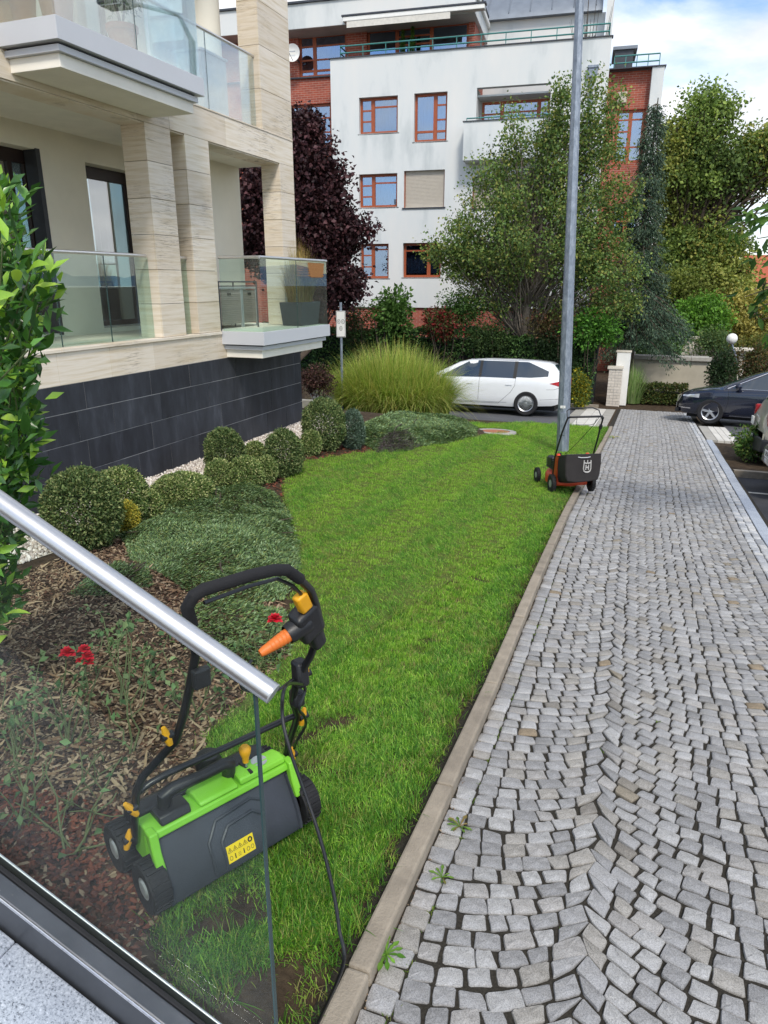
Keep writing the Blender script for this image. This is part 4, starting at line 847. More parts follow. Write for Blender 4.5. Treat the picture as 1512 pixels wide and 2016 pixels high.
# gable plates as quad strips either side of the opening
mb2 = MB(); cc_ = [(4.7+1.0*math.cos(a), pz+.6+1.0*math.sin(a)) for a in np.linspace(0, math.pi, 13)]
oo_ = [(6.2, pz+.6)]+[(6.2, pz+2.6)]*0+[(4.7+1.5*math.cos(a), pz+.6+max(0, 2.0*math.sin(a))) for a in np.linspace(0, math.pi, 13)][1:-1]+[(3.2, pz+.6)]
for uu in (pb+.02, pb+.3): mb2.add([(uu, *p) for p in cc_]+[(uu, *p) for p in oo_], [(i, i+1, 13+i+1, 13+i) for i in range(12)])
mb2.add([(pb+.02, *p) for p in cc_]+[(pb+.3, *p) for p in cc_], [(i, i+1, 14+i, 13+i) for i in range(12)]); mb2.add([(pb+.02, *p) for p in oo_]+[(pb+.3, *p) for p in oo_], [(i, i+1, 14+i, 13+i) for i in range(12)])
mb2.box(pb+.02, pb+.3, 3.2, 3.7, ZP-.3, pz+.6); mb2.box(pb+.02, pb+.3, 5.7, 6.2, ZP-.3, pz+.6); mb2.build('arched_gable', 'stucco', WB)
# teal terrace railing
def wrail(p, q, z, parent, n, h=(.18, .42)):
    p = np.array(p); q = np.array(q); m = MB()
    for hh in h: m.tube([(*p, z+hh), (*q, z+hh)], .028, 6)
    for k in range(n+1): c = p+(q-p)*k/n; m.tube([(*c, z), (*c, z+h[-1])], .018, 5)
    return m.build('terrace_railing', 'teal', parent)
wrail((.4, .12), (UR-.1, .12), ZP+.03, WB, 11); wrail((UR-.1, .12), (UR-.1, 3.0), ZP+.03, WB, 3); wrail((.4, .12), (.4, 1.1), ZP+.03, WB, 1)
# right wing: brick with window, white end pier
RV = 3.2; ra = UR; rb = wp(1283, 140, RV)[0]; rc = wp(1307, 140, RV)[0]; rz = wp(1260, 139, RV)[1]; RW = wrect(1211, 216, 1266, 320, RV); RW2 = wrect(1205, 400, 1258, 470, RV)
mb = MB(); wall_v(mb, ra, rb, -2, rz, [RW, RW2], RV, .2); mb.build('brick_wall', 'brick', WB); wwin(RW, RV+.1, [(0, .5, [.3, .6, .82]), (.5, 1, [.3, .82])], 'dark', sill=False); wwin(RW2, RV+.1, [(0, .5, [.5]), (.5, 1, [.5])], 'dark', sill=False)
mb = MB(); mb.box(rb, rc, RV-.35, RV+5, -2, rz+.02); mb.build('end_pier', 'stucco', WB, .01); mb = MB(); mb.box(ra, rc+.05, RV-.4, RV+.3, rz+.021, rz+.06); mb.build('parapet_cap', 'greymetal', WB); wrail((ra+.2, RV), (rc-.2, RV), rz+.06, WB, 4, (.25, .5))
m = MB(); q = wrect(1210, 98, 1246, 136, RV+2); m.box(q[0], q[1], RV+2, RV+4, q[2]-1, q[3]); dm = m.build('roof_dormer', 'greymetal', WB); m = MB(); m.box(q[0]-.1, q[1]+.15, RV+1.9, RV+4.1, q[3]+.001, q[3]+.12); m.build('dormer_roof', 'zinc', dm)
# rainwater head and pipe, wall box, satellite dish
q = wp(1168, 135, -.1); m = MB(); m.box(q[0]-.16, q[0]+.16, -.24, -.001, q[1]-.28, q[1]); m.box(q[0]-.2, q[0]+.2, -.28, -.001, q[1]+.001, q[1]+.08); m.tube([(q[0], -.12, q[1]-.28), (q[0], -.12, .9)], .06, 10); m.build('downpipe', 'galv', WB)
q = wp(1217, 192, RV-.2); m = MB(); m.box(q[0]-.02, q[0]+.34, RV-.22, RV-.001, q[1]-.2, q[1]+.2); m.build('wall_box', 'shutter', WB, .02)
q = wp(577, 105, .6); m = MB(); m.lathe([(0, .0), (.12, -.01), (.24, -.05), (.33, -.1)], (q[0], .6, q[1]), 'y', 24); di = m.build('satellite_dish', 'white', WB, smooth=True); m = MB(); m.tube([(q[0], .62, q[1]), (q[0]+.05, 1.15, q[1]-.2)], .03, 6); m.tube([(q[0], .6, q[1]-.3), (q[0], .15, q[1]-.1)], .012, 5); m.build('dish_arm', 'greymetal', di); m = MB(); m.box(q[0]-.14, q[0]+.14, .49, .495, q[1]+.02, q[1]+.06); m.build('dish_print', 'hub', di)
# thuja pots on the terrace
for x, y0, y1, lab in ((793, 62, 100, 'small conical conifer on the white building terrace, the shorter of two'), (812, 54, 100, 'small conical conifer on the white building terrace, the taller of two')):
    a = wp(x, y1, .8); b = wp(x, y0, .8); pos = WO+wu*a[0]+wv*.8; t = thing('potted_conifer', lab, 'potted plant', (pos[0], pos[1], ZP-.9)); hh = b[1]-ZP+.9
    mb = MB(); mb.lathe([(0, 0), (.16, 0), (.2, .3), (.17, .3), (0, .28)], n=14); mb.build('pot', 'terracotta', t)
    n = 1500; k = RNG.uniform(0, 1, n)**0.8; a_ = RNG.uniform(0, 6.28, n); rr = .24*(1-k)*np.sqrt(RNG.uniform(.3, 1, n)); P = np.stack([rr*np.cos(a_), rr*np.sin(a_), .3+k*(hh-.3)], 1); leaf_cloud('foliage', P, .09, ['#4f7430', '#66893a', '#3f5f2a'], 'leaf', t, .35, droop=-.6); m = MB(); m.tube([(0, 0, .2), (0, 0, hh*.9)], [.02, .005], 5); m.build('stem', 'bark', t)
a = wp(1160, 70, 1.0); pos = WO+wu*a[0]+wv*1.0; t = thing('terrace_shrub', 'low dark shrub with bare twigs behind the teal railing, at the terrace end', 'shrub', (pos[0], pos[1], ZP-.9)); P, d = ball_pts(1500, (0, 0, .75), (.75, .4, .45), .3); leaf_cloud('foliage', P, .09, ['#3b5a2c', '#4c6c33', '#2f4726'], 'leaf', t, .5, d)
m = MB()
for k in range(14): x = random.uniform(-.8, 1.0); m.tube([(x*.4, 0, 0), (x*.8, random.uniform(-.2, .2), 1.2), (x, random.uniform(-.3, .3), random.uniform(1.6, 2.9))], [.02, .012, .004], 4)
m.build('stem', 'bark', t)
# ------------------------------------------------------------------ trees and shrubs
def limb_curve(a, b, sag=0.0, jit=0.08, n=5):
    a, b = np.array(a, float), np.array(b, float); L_ = np.linalg.norm(b-a); out = []
    for i in range(n+1):
        t = i/n; p = a+(b-a)*t; p = p+np.array([0, 0, 1])*sag*L_*math.sin(math.pi*t)
        if 0 < i < n: p = p+RNG.normal(0, jit*L_*0.25, 3)
        out.append(p)
    return out
def tree(name, label, cat, base, trunk_top, trunk_r, blobs, leaves_per, leaf, cols, bark='bark', leafm='leaf', spread=0.45, width=0.65, twig=0.02, droop=0.2, limb_from=0.35, group=None, trunk_bend=0.1, extra_trunks=(), jit=0.2, tones=None):
    """blobs: (centre xyz, radii xyz, number of leaf clumps). Clumps sit on limbs that grow from the trunk."""
    base = np.array(base, float); t = thing(name, label, cat, tuple(base), group=group)
    top = np.array(trunk_top, float)-base; tp = limb_curve((0, 0, -.1), top, 0, trunk_bend, 7); m = MB(); m.tube(tp, [trunk_r*(1.25 if i == 0 else 1-.72*i/7) for i in range(8)], 10)
    for (a, b, r) in extra_trunks: m.tube(limb_curve(np.array(a)-base, np.array(b)-base, .05, .12, 5), [r*(1-.7*i/5) for i in range(6)], 8)
    m.build('trunk', bark, t, smooth=True)
    limbs = MB(); P = []; C = []; O = []
    for bi, (c, r, n) in enumerate(blobs):
        c = np.array(c, float)-base; r = np.array(r, float)
        for _ in range(n):
            d = norm(RNG.normal(0, 1, 3)); q = c+d*r*RNG.uniform(0.25, 1)**(1/2.2)
            k = np.clip(((q[2]-0.2)/max(top[2], .1))*RNG.uniform(.55, .8), limb_from, .95); s_ = tp[min(7, int(k*7))]
            cv = limb_curve(s_, q, RNG.uniform(-.02, .08), .14, 4); L_ = np.linalg.norm(q-s_); limbs.tube(cv, [max(.004, twig*(1-.85*i/4)*min(1.6, .5+L_*.35)) for i in range(5)], 4, False)
            nl = max(4, int(leaves_per*RNG.uniform(.55, 1.4))); sp = spread*RNG.uniform(.7, 1.25)
            pts = q+RNG.normal(0, 1, (nl, 3))*np.array([sp, sp, sp*.72])*.55
            e = cv[3]; w_ = RNG.uniform(0, 1, (nl//4, 1)); pts[:nl//4] = e+(q-e)*w_+RNG.normal(0, sp*.3, (nl//4, 3))
            P.append(pts); cc = palette(cols if tones is None else tones[bi % len(tones)], nl, jit*.4)*(1+RNG.normal(0, jit*.85)); C.append(np.clip(cc, .003, 1)); O.append(norm(pts-q+RNG.normal(0, .05, pts.shape)))
    limbs.build('branches', bark, t)
    P = np.concatenate(P); C = np.concatenate(C); O = np.concatenate(O); cr = leaf_cloud('crown', P, leaf, C, leafm, t, width, O*.6, .3, .2, droop); return t
def B(px, py, Y, rpx, rpy, n, ry=None):
    """crown lobe seen at a pixel and distance -> world ellipsoid"""
    p = atY(px, py, Y); d = Y/ray(px, py)[1]; k = d/FPX*1.0; c = (p[0], p[1], p[2]); return (c, (rpx*k*1.02, (ry if ry else rpx*k), rpy*k*1.02), n)
# purple-leaved maple
Yp = 21.0; b0 = atY(600, 640, Yp)
tree('purple_maple', 'dark purple-leaved maple between the two apartment buildings', 'tree', (b0[0], Yp, gz(b0[0], Yp)), atY(605, 330, Yp), .14,
     [B(605, 330, Yp, 42, 85, 46), B(615, 430, Yp, 62, 70, 70), B(590, 500, Yp, 75, 75, 76), B(655, 470, Yp, 40, 55, 30), B(520, 420, Yp, 70, 110, 76), B(602, 262, Yp, 22, 35, 12), B(672, 555, Yp, 30, 32, 16), B(700, 450, Yp, 25, 12, 5), B(660, 350, Yp, 22, 18, 5)],
     170, .13, ['#3a2529', '#472d31', '#2c1c20', '#543639', '#332124'], 'bark', 'leaf_dark', .42, .9, .022, .4)
# field maple in front of the white building
Yg = 24.6; b0 = atY(1035, 700, Yg); gb = (b0[0], Yg, -1.95)
tree('green_maple', 'green multi-stemmed maple in front of the white building, beside the lamp post', 'tree', gb, atY(1045, 330, Yg), .17,
     [B(1075, 455, Yg, 140, 105, 105, 2.2), B(950, 450, Yg, 70, 70, 46), B(975, 520, Yg, 90, 50, 40), B(1160, 420, Yg, 80, 125, 66), B(1185, 530, Yg, 70, 60, 38), B(1010, 340, Yg, 60, 60, 26), B(1105, 300, Yg, 45, 70, 32), B(1175, 300, Yg, 35, 80, 24), B(905, 500, Yg, 45, 50, 26), B(870, 490, Yg, 30, 20, 8), B(1105, 205, Yg, 10, 50, 9), B(1162, 200, Yg, 10, 60, 9), B(1075, 250, Yg, 10, 50, 7), B(1205, 230, Yg, 8, 50, 6), B(1010, 250, Yg, 14, 40, 6), B(1205, 600, Yg, 45, 35, 14), B(930, 585, Yg, 40, 18, 8), B(1000, 595, Yg, 50, 22, 11), B(1130, 600, Yg, 55, 28, 14), B(960, 330, Yg, 30, 50, 10)],
     115, .095, ['#637c42', '#728a48', '#546d3c', '#82944f', '#5e784a', '#949652'], 'bark_grey', 'leaf', .42, .75, .018, .2, .33,
     extra_trunks=[(gb, atY(960, 480, Yg), .10), (gb, atY(1120, 420, Yg-.3), .11), ((gb[0], gb[1], -1.0), atY(1080, 450, Yg), .08), ((gb[0], gb[1], -.6), atY(1000, 420, Yg+.3), .07)], trunk_bend=.06)
# drooping blue-green spruce
def conifer(name, label, base, top, rbase, n_whorl, cols, size, droop=.25, dens=1.0, prof=None):
    base = np.array(base, float); H = top-base[2]; t = thing(name, label, 'tree', tuple(base)); m = MB(); m.tube([(0, 0, 0), (0, 0, H*.5), (.05, 0, H)], [.16, .09, .015], 8); m.build('trunk', 'bark', t, smooth=True); br = MB(); P = []; D = []
    for i in range(n_whorl):
        k = (i+.5)/n_whorl; z = H*(.24+.75*k); R_ = rbase*(1-k)**.8+.12
        if prof: R_ *= float(np.interp(k, *prof))
        for j in range(int(6+4*(1-k))):
            a = RNG.uniform(0, 6.28); L_ = R_*RNG.uniform(.65, 1.12); e = np.array([math.cos(a)*L_, math.sin(a)*L_, z-L_*droop*RNG.uniform(.5, 1.4)]); s_ = np.array([0, 0, z]); mid = (s_+e)/2+np.array([0, 0, L_*.08]); br.tube([s_, mid, e], [.025, .015, .004], 4, False)
            n = int(110*dens*(L_+.25)); w_ = RNG.uniform(.12, 1, (n, 1))**.8; pts = s_*(1-w_)**2+2*mid*w_*(1-w_)+e*w_**2; side = RNG.normal(0, .12, (n, 3))*(1.15-w_*.6); side[:, 2] = -abs(side[:, 2])*1.4; P.append(pts+side); dd = np.tile(e-s_, (n, 1))*.5+side*6; dd[:, 2] -= .3; D.append(dd)
    br.build('branches', 'bark', t); P = np.concatenate(P); D = norm(np.concatenate(D)); n = len(P); V, F = leafV(P, D, norm(RNG.normal(0, 1, (n, 3))), size*RNG.uniform(.6, 1.3, n), .28, .1); npmesh('crown', V, F, 'leaf_dark', np.repeat(palette(cols, n, .2), 4, 0), t); return t
Ys_ = 26.6; p = atY(1246, 640, Ys_); tp_ = atY(1262, 195, Ys_)
conifer('spruce', 'tall slender blue-green spruce at the right end of the white building', (p[0], Ys_, -1.95), tp_[2], 1.75, 40, ['#3c5040', '#475c49', '#2f4235', '#556a56', '#35483a', '#66795f'], .10, .5, 1.3, ([0, .15, .3, .42, .6, 1], [1.0, 1.05, .8, .6, .6, .9]))
# big old tree behind, right
Yb = 42.0; b0 = atY(1345, 640, Yb)
OLD = [['#748a48', '#647a42', '#84964c'], ['#949c52', '#828f4c', '#a3a558'], ['#607642', '#54683e', '#6e8448'], ['#7c904a', '#a09e52', '#6e8448']]
tree('old_tree', 'big old tree with yellowing foliage and dark trunk behind the spruce', 'tree', (b0[0], Yb, -2.0), atY(1362, 250, Yb), .55,
     [B(1385, 250, Yb, 55, 70, 50), B(1335, 300, Yb, 60, 70, 55), B(1420, 320, Yb, 70, 35, 36), B(1495, 290, Yb, 50, 40, 34), B(1370, 350, Yb, 70, 40, 32), B(1318, 400, Yb, 45, 60, 34), B(1465, 345, Yb, 50, 28, 20), B(1395, 420, Yb, 40, 30, 12), B(1335, 510, Yb, 70, 55, 60), B(1410, 560, Yb, 70, 80, 100), B(1330, 590, Yb, 80, 70, 80), B(1385, 500, Yb, 60, 60, 60), B(1420, 470, Yb, 50, 30, 20), B(1560, 300, Yb, 60, 70, 40)],
     125, .18, OLD[0], 'bark', 'leaf', .62, .75, .06, .2, .2, extra_trunks=[(atY(1352, 480, Yb), atY(1460, 350, Yb), .28), (atY(1355, 440, Yb), atY(1320, 320, Yb), .24), (atY(1360, 400, Yb), atY(1395, 230, Yb), .26)], tones=OLD, trunk_bend=.05)
# bright shrubs and yellow trees far right
for (px, py, Y, rx, ry, cols, lab, nm) in ((1470, 615, 40, 62, 50, ['#b0a456', '#a29e56', '#c0b468', '#908f50'], 'pale yellow bushy tree far behind the dark blue car', 'yellow_tree'),
        (1290, 650, 33, 60, 28, ['#4e7034', '#5d8038', '#6c8f3c'], 'mid green bushy shrub behind the pale garden wall', 'garden_shrub'),
        (1380, 630, 36, 45, 42, ['#5f8a34', '#6f9a3a', '#557a34'], 'fresh green upright shrub below the big old tree', 'garden_shrub'),
        (1330, 590, 38, 60, 60, ['#6d7838', '#7c8440', '#5d6a34'], 'olive green tall shrub right behind the spruce', 'garden_shrub')):
    c = atY(px, py, Y); k = Y/ray(px, py)[1]/FPX
    tree(nm, lab, 'tree' if 'tree' in nm else 'shrub', (c[0], Y, -2.0), (c[0]+.1, Y, c[2]), .09, [(tuple(c), (rx*k, rx*k*.7, ry*k), 60), ((c[0]-rx*k*.4, c[1], c[2]-ry*k*.6), (rx*k*.8, rx*k*.6, ry*k*.6), 30)], 130, .15, cols, 'bark', 'leaf', .5, .7, .02, .2, .05)
# hedge along the far pavement and its neighbours
def bush(name, label, cat, c, r, n, leaf, cols, m='leaf', width=.6, shell=.55, group=None, lumps=10, stem=True, flat=None, base=None):
    """irregular leafy mass standing on the ground"""
    c = np.array(c, float); r = np.array(r, float); gzz = gz(c[0], c[1]) if base is None else base; t = thing(name, label, cat, (c[0], c[1], gzz), group=group); off_ = c-np.array([c[0], c[1], gzz]); P = []; D = []
    for k in range(lumps):
        d = norm(RNG.normal(0, 1, 3)); q = off_+d*r*RNG.uniform(.25, .6); rr = r*RNG.uniform(.38, .6); p, dd = ball_pts(n//lumps, q, rr, shell); P.append(p); D.append(dd)
    P = np.concatenate(P); D = np.concatenate(D); k = P[:, 2] > .015; P, D = P[k], D[k]; C = palette(cols, len(P), .2); leaf_cloud('foliage', P, leaf, C, m, t, width, D, .3)
    if stem:
        mb = MB()
        for _ in range(6): q = off_+norm(RNG.normal(0, 1, 3))*r*.6; mb.tube(limb_curve((RNG.normal(0, .04), RNG.normal(0, .04), -.03), (q[0], q[1], max(.1, q[2])), 0, .15, 3), [max(.006, r[2]*.03)*(1-.2*i) for i in range(4)], 5, False)
        mb.build('stem', 'bark', t)
    return t
HG = ['#3f5a33', '#4c683a', '#35502f', '#59783f']
def hedge(name, label, x0, x1, y0, y1, z0, z1, n, leaf, cols, m='leaf_dark', rough=.25):
    t = thing(name, label, 'hedge', ((x0+x1)/2, (y0+y1)/2, z0)); hx, hy, h = (x1-x0)/2, (y1-y0)/2, z1-z0; u = RNG.uniform(-hx, hx, n); f = RNG.uniform(0, 1, n); P = np.empty((n, 3))
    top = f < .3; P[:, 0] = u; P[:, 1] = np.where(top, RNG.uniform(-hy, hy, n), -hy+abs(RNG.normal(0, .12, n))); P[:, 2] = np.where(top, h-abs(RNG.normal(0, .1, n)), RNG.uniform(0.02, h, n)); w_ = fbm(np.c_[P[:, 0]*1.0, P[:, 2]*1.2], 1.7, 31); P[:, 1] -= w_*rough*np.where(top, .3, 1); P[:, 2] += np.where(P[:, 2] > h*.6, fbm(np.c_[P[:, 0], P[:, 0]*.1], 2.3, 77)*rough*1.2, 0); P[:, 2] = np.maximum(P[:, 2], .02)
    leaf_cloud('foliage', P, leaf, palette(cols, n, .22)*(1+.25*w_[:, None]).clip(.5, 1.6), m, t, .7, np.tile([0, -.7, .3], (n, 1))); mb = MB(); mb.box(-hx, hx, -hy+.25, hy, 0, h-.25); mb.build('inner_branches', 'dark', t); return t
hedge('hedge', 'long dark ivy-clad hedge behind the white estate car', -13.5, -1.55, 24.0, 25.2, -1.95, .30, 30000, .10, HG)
for (px, py, Y, rx, ry, n, cols, lab, nm, lf) in (
        (770, 620, 24.0, 62, 70, 2600, ['#4f6f35', '#5e8040', '#42602f'], 'feathery green conifer shrub rising above the hedge before the white wall', 'conifer_shrub', .16),
        (870, 640, 23.8, 55, 45, 2200, ['#4c4a2a', '#6b2f2a', '#3f5a2e', '#7a2a2a'], 'shrub with red autumn leaves in the hedge left of the maple', 'red_leaf_shrub', .10),
        (905, 610, 24.2, 60, 40, 2200, ['#476632', '#55763a', '#3a552d'], 'green shrub over the hedge between the conifer shrub and the maple', 'green_shrub', .10),
        (700, 640, 24.0, 50, 55, 2600, ['#33452a', '#4a3a2c', '#3f5230'], 'dark brownish green shrub behind the white road sign', 'dark_shrub', .09),
        (960, 670, 23.8, 60, 45, 2600, ['#3a4f2b', '#2e4226', '#4a5e33'], 'dark leafy shrub over the roof of the white estate car', 'dark_shrub', .09),
        (1075, 640, 24.2, 50, 35, 1800, ['#4e4a2e', '#5c5a36', '#6a4a38'], 'brownish thin shrub behind the lamp post', 'thin_shrub', .08),
        (1165, 650, 24.0, 62, 50, 3000, ['#4d7a30', '#3d6329', '#5f8f38'], 'bright green drooping shrub over the hedge behind the brick pillar', 'drooping_shrub', .12),
        (1100, 690, 23.8, 55, 50, 2400, ['#2a3d24', '#35492a', '#223320'], 'very dark shrub between the lamp post and the brick pillar', 'dark_shrub', .09)):
    c = atY(px, py, Y); k = Y/ray(px, py)[1]/FPX; bush(nm, lab, 'shrub', c, (rx*k, .7, ry*k), n, lf, cols, 'leaf', .55, .3, lumps=12)
c = atY(1143, 765, 22.6); bush('golden_shrub', 'round golden-tipped green shrub right of the lamp post', 'shrub', (c[0], 22.6, c[2]), (.42, .4, .72), 2600, .07, ['#8e8a2e', '#b0a02f', '#5e7030', '#4a6030', '#6f7a30'], 'leaf', .6, .5)
bush('brown_shrub', 'brownish purple low shrub between the building corner and the tall grass', 'shrub', (*atY(625, 745, 15.6)[:2], atY(625, 745, 15.6)[2]), (.62, .5, .45), 3000, .06, ['#4a3430', '#5a3e38', '#3a2a28', '#4d4232'], 'leaf_dark', .6, .4)
# feathery plume tops on the conifer shrub
c = atY(770, 560, 24.0)
# right of the pillar: clipped low hedge, tall grass, dark shrubs by the wall
c0 = G(1228, 803); c1 = G(1322, 800)
hedge('low_hedge', 'low loose hedge in front of the pale garden wall', -.55, 1.35, 25.2, 25.9, -1.93, -1.32, 5000, .07, ['#4a5a30', '#5b6a36', '#3d4d2b', '#6b6238'], 'leaf', .12)
g = thing('grass_clump', 'upright pale green grass clump beside the white brick pillar', 'grass', (-.35, 25.3, -1.93)); blades('blades', 'grass', g, 500, .3, 1.5, .5, .022, ['#8fa86a', '#7b9a58', '#a9b884'], 8, .7)
c = atY(1420, 720, 25.0); bush('dark_shrub', 'dark evergreen shrub behind the bonnet of the dark blue car', 'shrub', (c[0], 25.0, c[2]-.2), (.5, .45, .95), 2400, .09, ['#33452d', '#3f5434', '#2a3b27'], 'leaf', .6, .35)
c = atY(1480, 715, 26.0); bush('brown_hedge_shrub', 'russet-tinged shrub behind the roof of the dark blue car', 'shrub', (c[0], 26.0, c[2]-.2), (1.1, .5, 1.0), 2600, .09, ['#5a4a30', '#6b5436', '#4d5a34', '#3f4a2e'], 'leaf', .6, .35)
for (px, py, Y, rx, ry, cols, lab, nm) in ((1290, 684, 29, 75, 16, ['#5c7a54', '#4a684a', '#6d8a5a'], 'ivy-like trailing shrub over the pale garden wall', 'trailing_shrub'), (1400, 672, 32, 70, 18, ['#4f6a44', '#60784a', '#71804e'], 'grey-green scrub above the pale garden wall', 'trailing_shrub'), (1490, 690, 32, 50, 24, ['#7a7a40', '#5e6a3a', '#8a8446'], 'olive scrub above the roof of the dark blue car', 'trailing_shrub')):
    c = atY(px, py, Y); k = Y/ray(px, py)[1]/FPX; bush(nm, lab, 'shrub', c, (rx*k, .9, ry*k+.3), 2600, .11, cols, 'leaf', .55, .3, lumps=12)
# cherry branch hanging in from the right: tree stands outside the picture
CH = ['#4f6e30', '#3f5c2a', '#5d7d36', '#33502a']
Yc = 7.5; cb = (4.3, 7.2, gz(4.3, 7.2)-.16)
t = thing('cherry_tree', 'cherry tree whose leafy branches hang in at the right edge', 'tree', cb); m = MB(); hd = np.array([4.2, 7.3, 2.2])-np.array(cb); m.tube(limb_curve((0, 0, -.05), hd, 0, .05, 5), [.16, .14, .12, .11, .1, .09], 10); m.build('trunk', 'bark', t, smooth=True)
br = MB(); leaves_ = []
for (px, py) in ((1450, 440), (1490, 470), (1505, 430), (1475, 500), (1470, 420), (1500, 520), (1495, 570), (1465, 585), (1480, 610), (1505, 600), (1435, 450), (1515, 560), (1520, 480), (1500, 630), (1540, 500), (1550, 440), (1545, 580), (1508, 660), (1560, 620), (1530, 410), (1440, 425), (1520, 640)):
    e = atY(px, py, Yc+RNG.normal(0, .35))-np.array(cb); q = limb_curve(hd*RNG.uniform(.85, 1.0), e, .12, .08, 5); br.tube(q, [.03, .022, .016, .011, .008, .004], 5, False)
    for k in range(30): w_ = RNG.uniform(.55, 1.03); i = min(4, int(w_*5)); a = q[i]+(q[i+1]-q[i])*min(1, w_*5-i); leaves_.append(a+RNG.normal(0, .045, 3))
br.build('branches', 'bark', t); LP = np.array(leaves_); n = len(LP); D = norm(RNG.normal(0, .6, (n, 3))+np.array([-.25, -.1, -.55])); Nn = norm(RNG.normal(0, .6, (n, 3))+np.array([0, -.3, .8]))
lm = []
for k in range(6):
    V, F = [], []; L_, Wd = .125, .05; ts = [0, .2, .45, .7, .9, 1.0]; ws = [0.02, .7, 1, .75, .3, 0.02]
    for tt, ww in zip(ts, ws): z = -.03*tt*tt*(1+.6*k/6); V += [(-Wd*ww/2, L_*tt, z+.012*ww), (0, L_*tt, z), (Wd*ww/2, L_*tt, z+.012*ww)]
    F = [f for i in range(5) for f in ((3*i, 3*i+1, 3*i+4, 3*i+3), (3*i+1, 3*i+2, 3*i+5, 3*i+4))]; c = np.array(srgb(CH[k % 4]))*(.9+.08*k); o = npmesh('leaf', V, F, 'leaf', np.tile(c, (len(V), 1)), None, True); COL.objects.unlink(o); lm.append(o.data)
def place_leaf(mesh, p, d, nrm, s_, parent):
    d = Vector(d).normalized(); x = d.cross(Vector(nrm)).normalized(); z = x.cross(d); M_ = Matrix((x, d, z)).transposed().to_4x4(); o = bpy.data.objects.new('leaf', mesh); COL.objects.link(o); o.parent = parent; o.matrix_local = Matrix.Translation(Vector(p)) @ M_ @ Matrix.Diagonal((s_, s_, s_, 1)); return o
pick = RNG.permutation(n)[:280]
for i in pick: place_leaf(lm[RNG.integers(6)], LP[i], D[i], Nn[i], RNG.uniform(.75, 1.25), t)
rest_i = np.setdiff1d(np.arange(n), pick); V, F = leafV(LP[rest_i], D[rest_i], Nn[rest_i], .13, .4, .12, .15); o = npmesh('leaves', V, F, 'leaf', np.repeat(palette(CH, len(rest_i), .2), 4, 0), t); o['kind'] = 'stuff'
# cherry laurel, left edge
LG = ['#4c7a34', '#3f6a2c', '#5c8c3a', '#345a28', '#8fb840', '#b0d054']
lb = (-3.3, 2.5, gz(-3.3, 2.5)+.01); t = thing('cherry_laurel', 'glossy cherry laurel shrub growing at the left edge', 'shrub', lb); st = MB(); LPts = []; LD = []
tips = [(10, 375), (30, 400), (20, 440), (5, 480), (45, 500), (20, 560), (60, 600), (70, 580), (30, 640), (15, 700), (45, 690), (25, 760), (40, 820), (75, 600), (85, 560), (60, 540), (70, 650), (55, 860), (15, 870), (45, 880), (30, 920), (60, 930), (-30, 420), (-40, 550), (-30, 700), (-40, 850), (5, 620), (5, 800), (50, 770), (0, 430), (15, 520), (-10, 500), (20, 590), (40, 640), (0, 660), (30, 720), (10, 740), (-10, 780), (25, 850), (50, 910), (0, 900), (20, 960), (-20, 900), (35, 560), (55, 690), (-15, 600), (25, 500), (50, 830), (0, 1050), (20, 1130), (-10, 1200), (0, 550), (35, 780), (10, 1010), (30, 1060), (5, 1120), (-20, 980), (15, 1180), (35, 800), (-60, 640), (-50, 770), (10, 400)]
for (px, py) in tips:
    e = atY(px, py, 2.3+RNG.normal(0, .14))-np.array(lb); q = limb_curve((RNG.normal(0, .08)-.25, RNG.normal(0, .08), .0), e, .03, .1, 5); st.tube(q, [.012, .01, .008, .006, .004, .003], 5, False)
    ax = norm(q[5]-q[3])
    for k in range(44): w_ = RNG.uniform(.6, 1.0)if k > 9 else 1.0; i = min(4, int(w_*5)); a = q[i]+(q[i+1]-q[i])*min(1, w_*5-i); LPts.append(a+RNG.normal(0, .035, 3)); r_ = norm(RNG.normal(0, 1, 3)); LD.append(norm(ax*(.9 if w_ == 1 else .35)+r_*.75+np.array([.1, 0, .15])))
st.build('stem', 'stem', t); lm2 = []
for k in range(6):
    V = []; L_, Wd = .100, .038; ts = [0, .12, .35, .6, .85, 1.0]; ws = [.05, .45, .95, 1, .5, .02]
    for tt, ww in zip(ts, ws): z = -.05*tt*tt*(k/6); V += [(-Wd*ww/2, L_*tt, z+.010*ww), (0, L_*tt, z), (Wd*ww/2, L_*tt, z+.010*ww)]
    F = [f for i in range(5) for f in ((3*i, 3*i+1, 3*i+4, 3*i+3), (3*i+1, 3*i+2, 3*i+5, 3*i+4))]; o = npmesh('leaf', V, F, 'leaf_gloss', np.tile(srgb(LG[k]), (len(V), 1)), None, True); COL.objects.unlink(o); lm2.append(o.data)
LPts = np.array(LPts); LD = np.array(LD); n = len(LPts); pr = RNG.permutation(n)
for i in pr[:300]:
    bright = RNG.uniform() < .32; place_leaf(lm2[4+RNG.integers(2)] if bright else lm2[RNG.integers(4)], LPts[i], LD[i], norm(RNG.normal(0, .5, 3)+np.array([.3, -.3, .9])), RNG.uniform(.8, 1.25), t)
ri = pr[300:]; V, F = leafV(LPts[ri], LD[ri], norm(RNG.normal(0, .5, (len(ri), 3))+np.array([.3, -.3, .9])), .085, .38, .12, .08); o = npmesh('leaves', V, F, 'leaf_gloss', np.repeat(palette(LG[:4]+[LG[1], LG[3], LG[4]], len(ri), .18), 4, 0), t); o['kind'] = 'stuff'
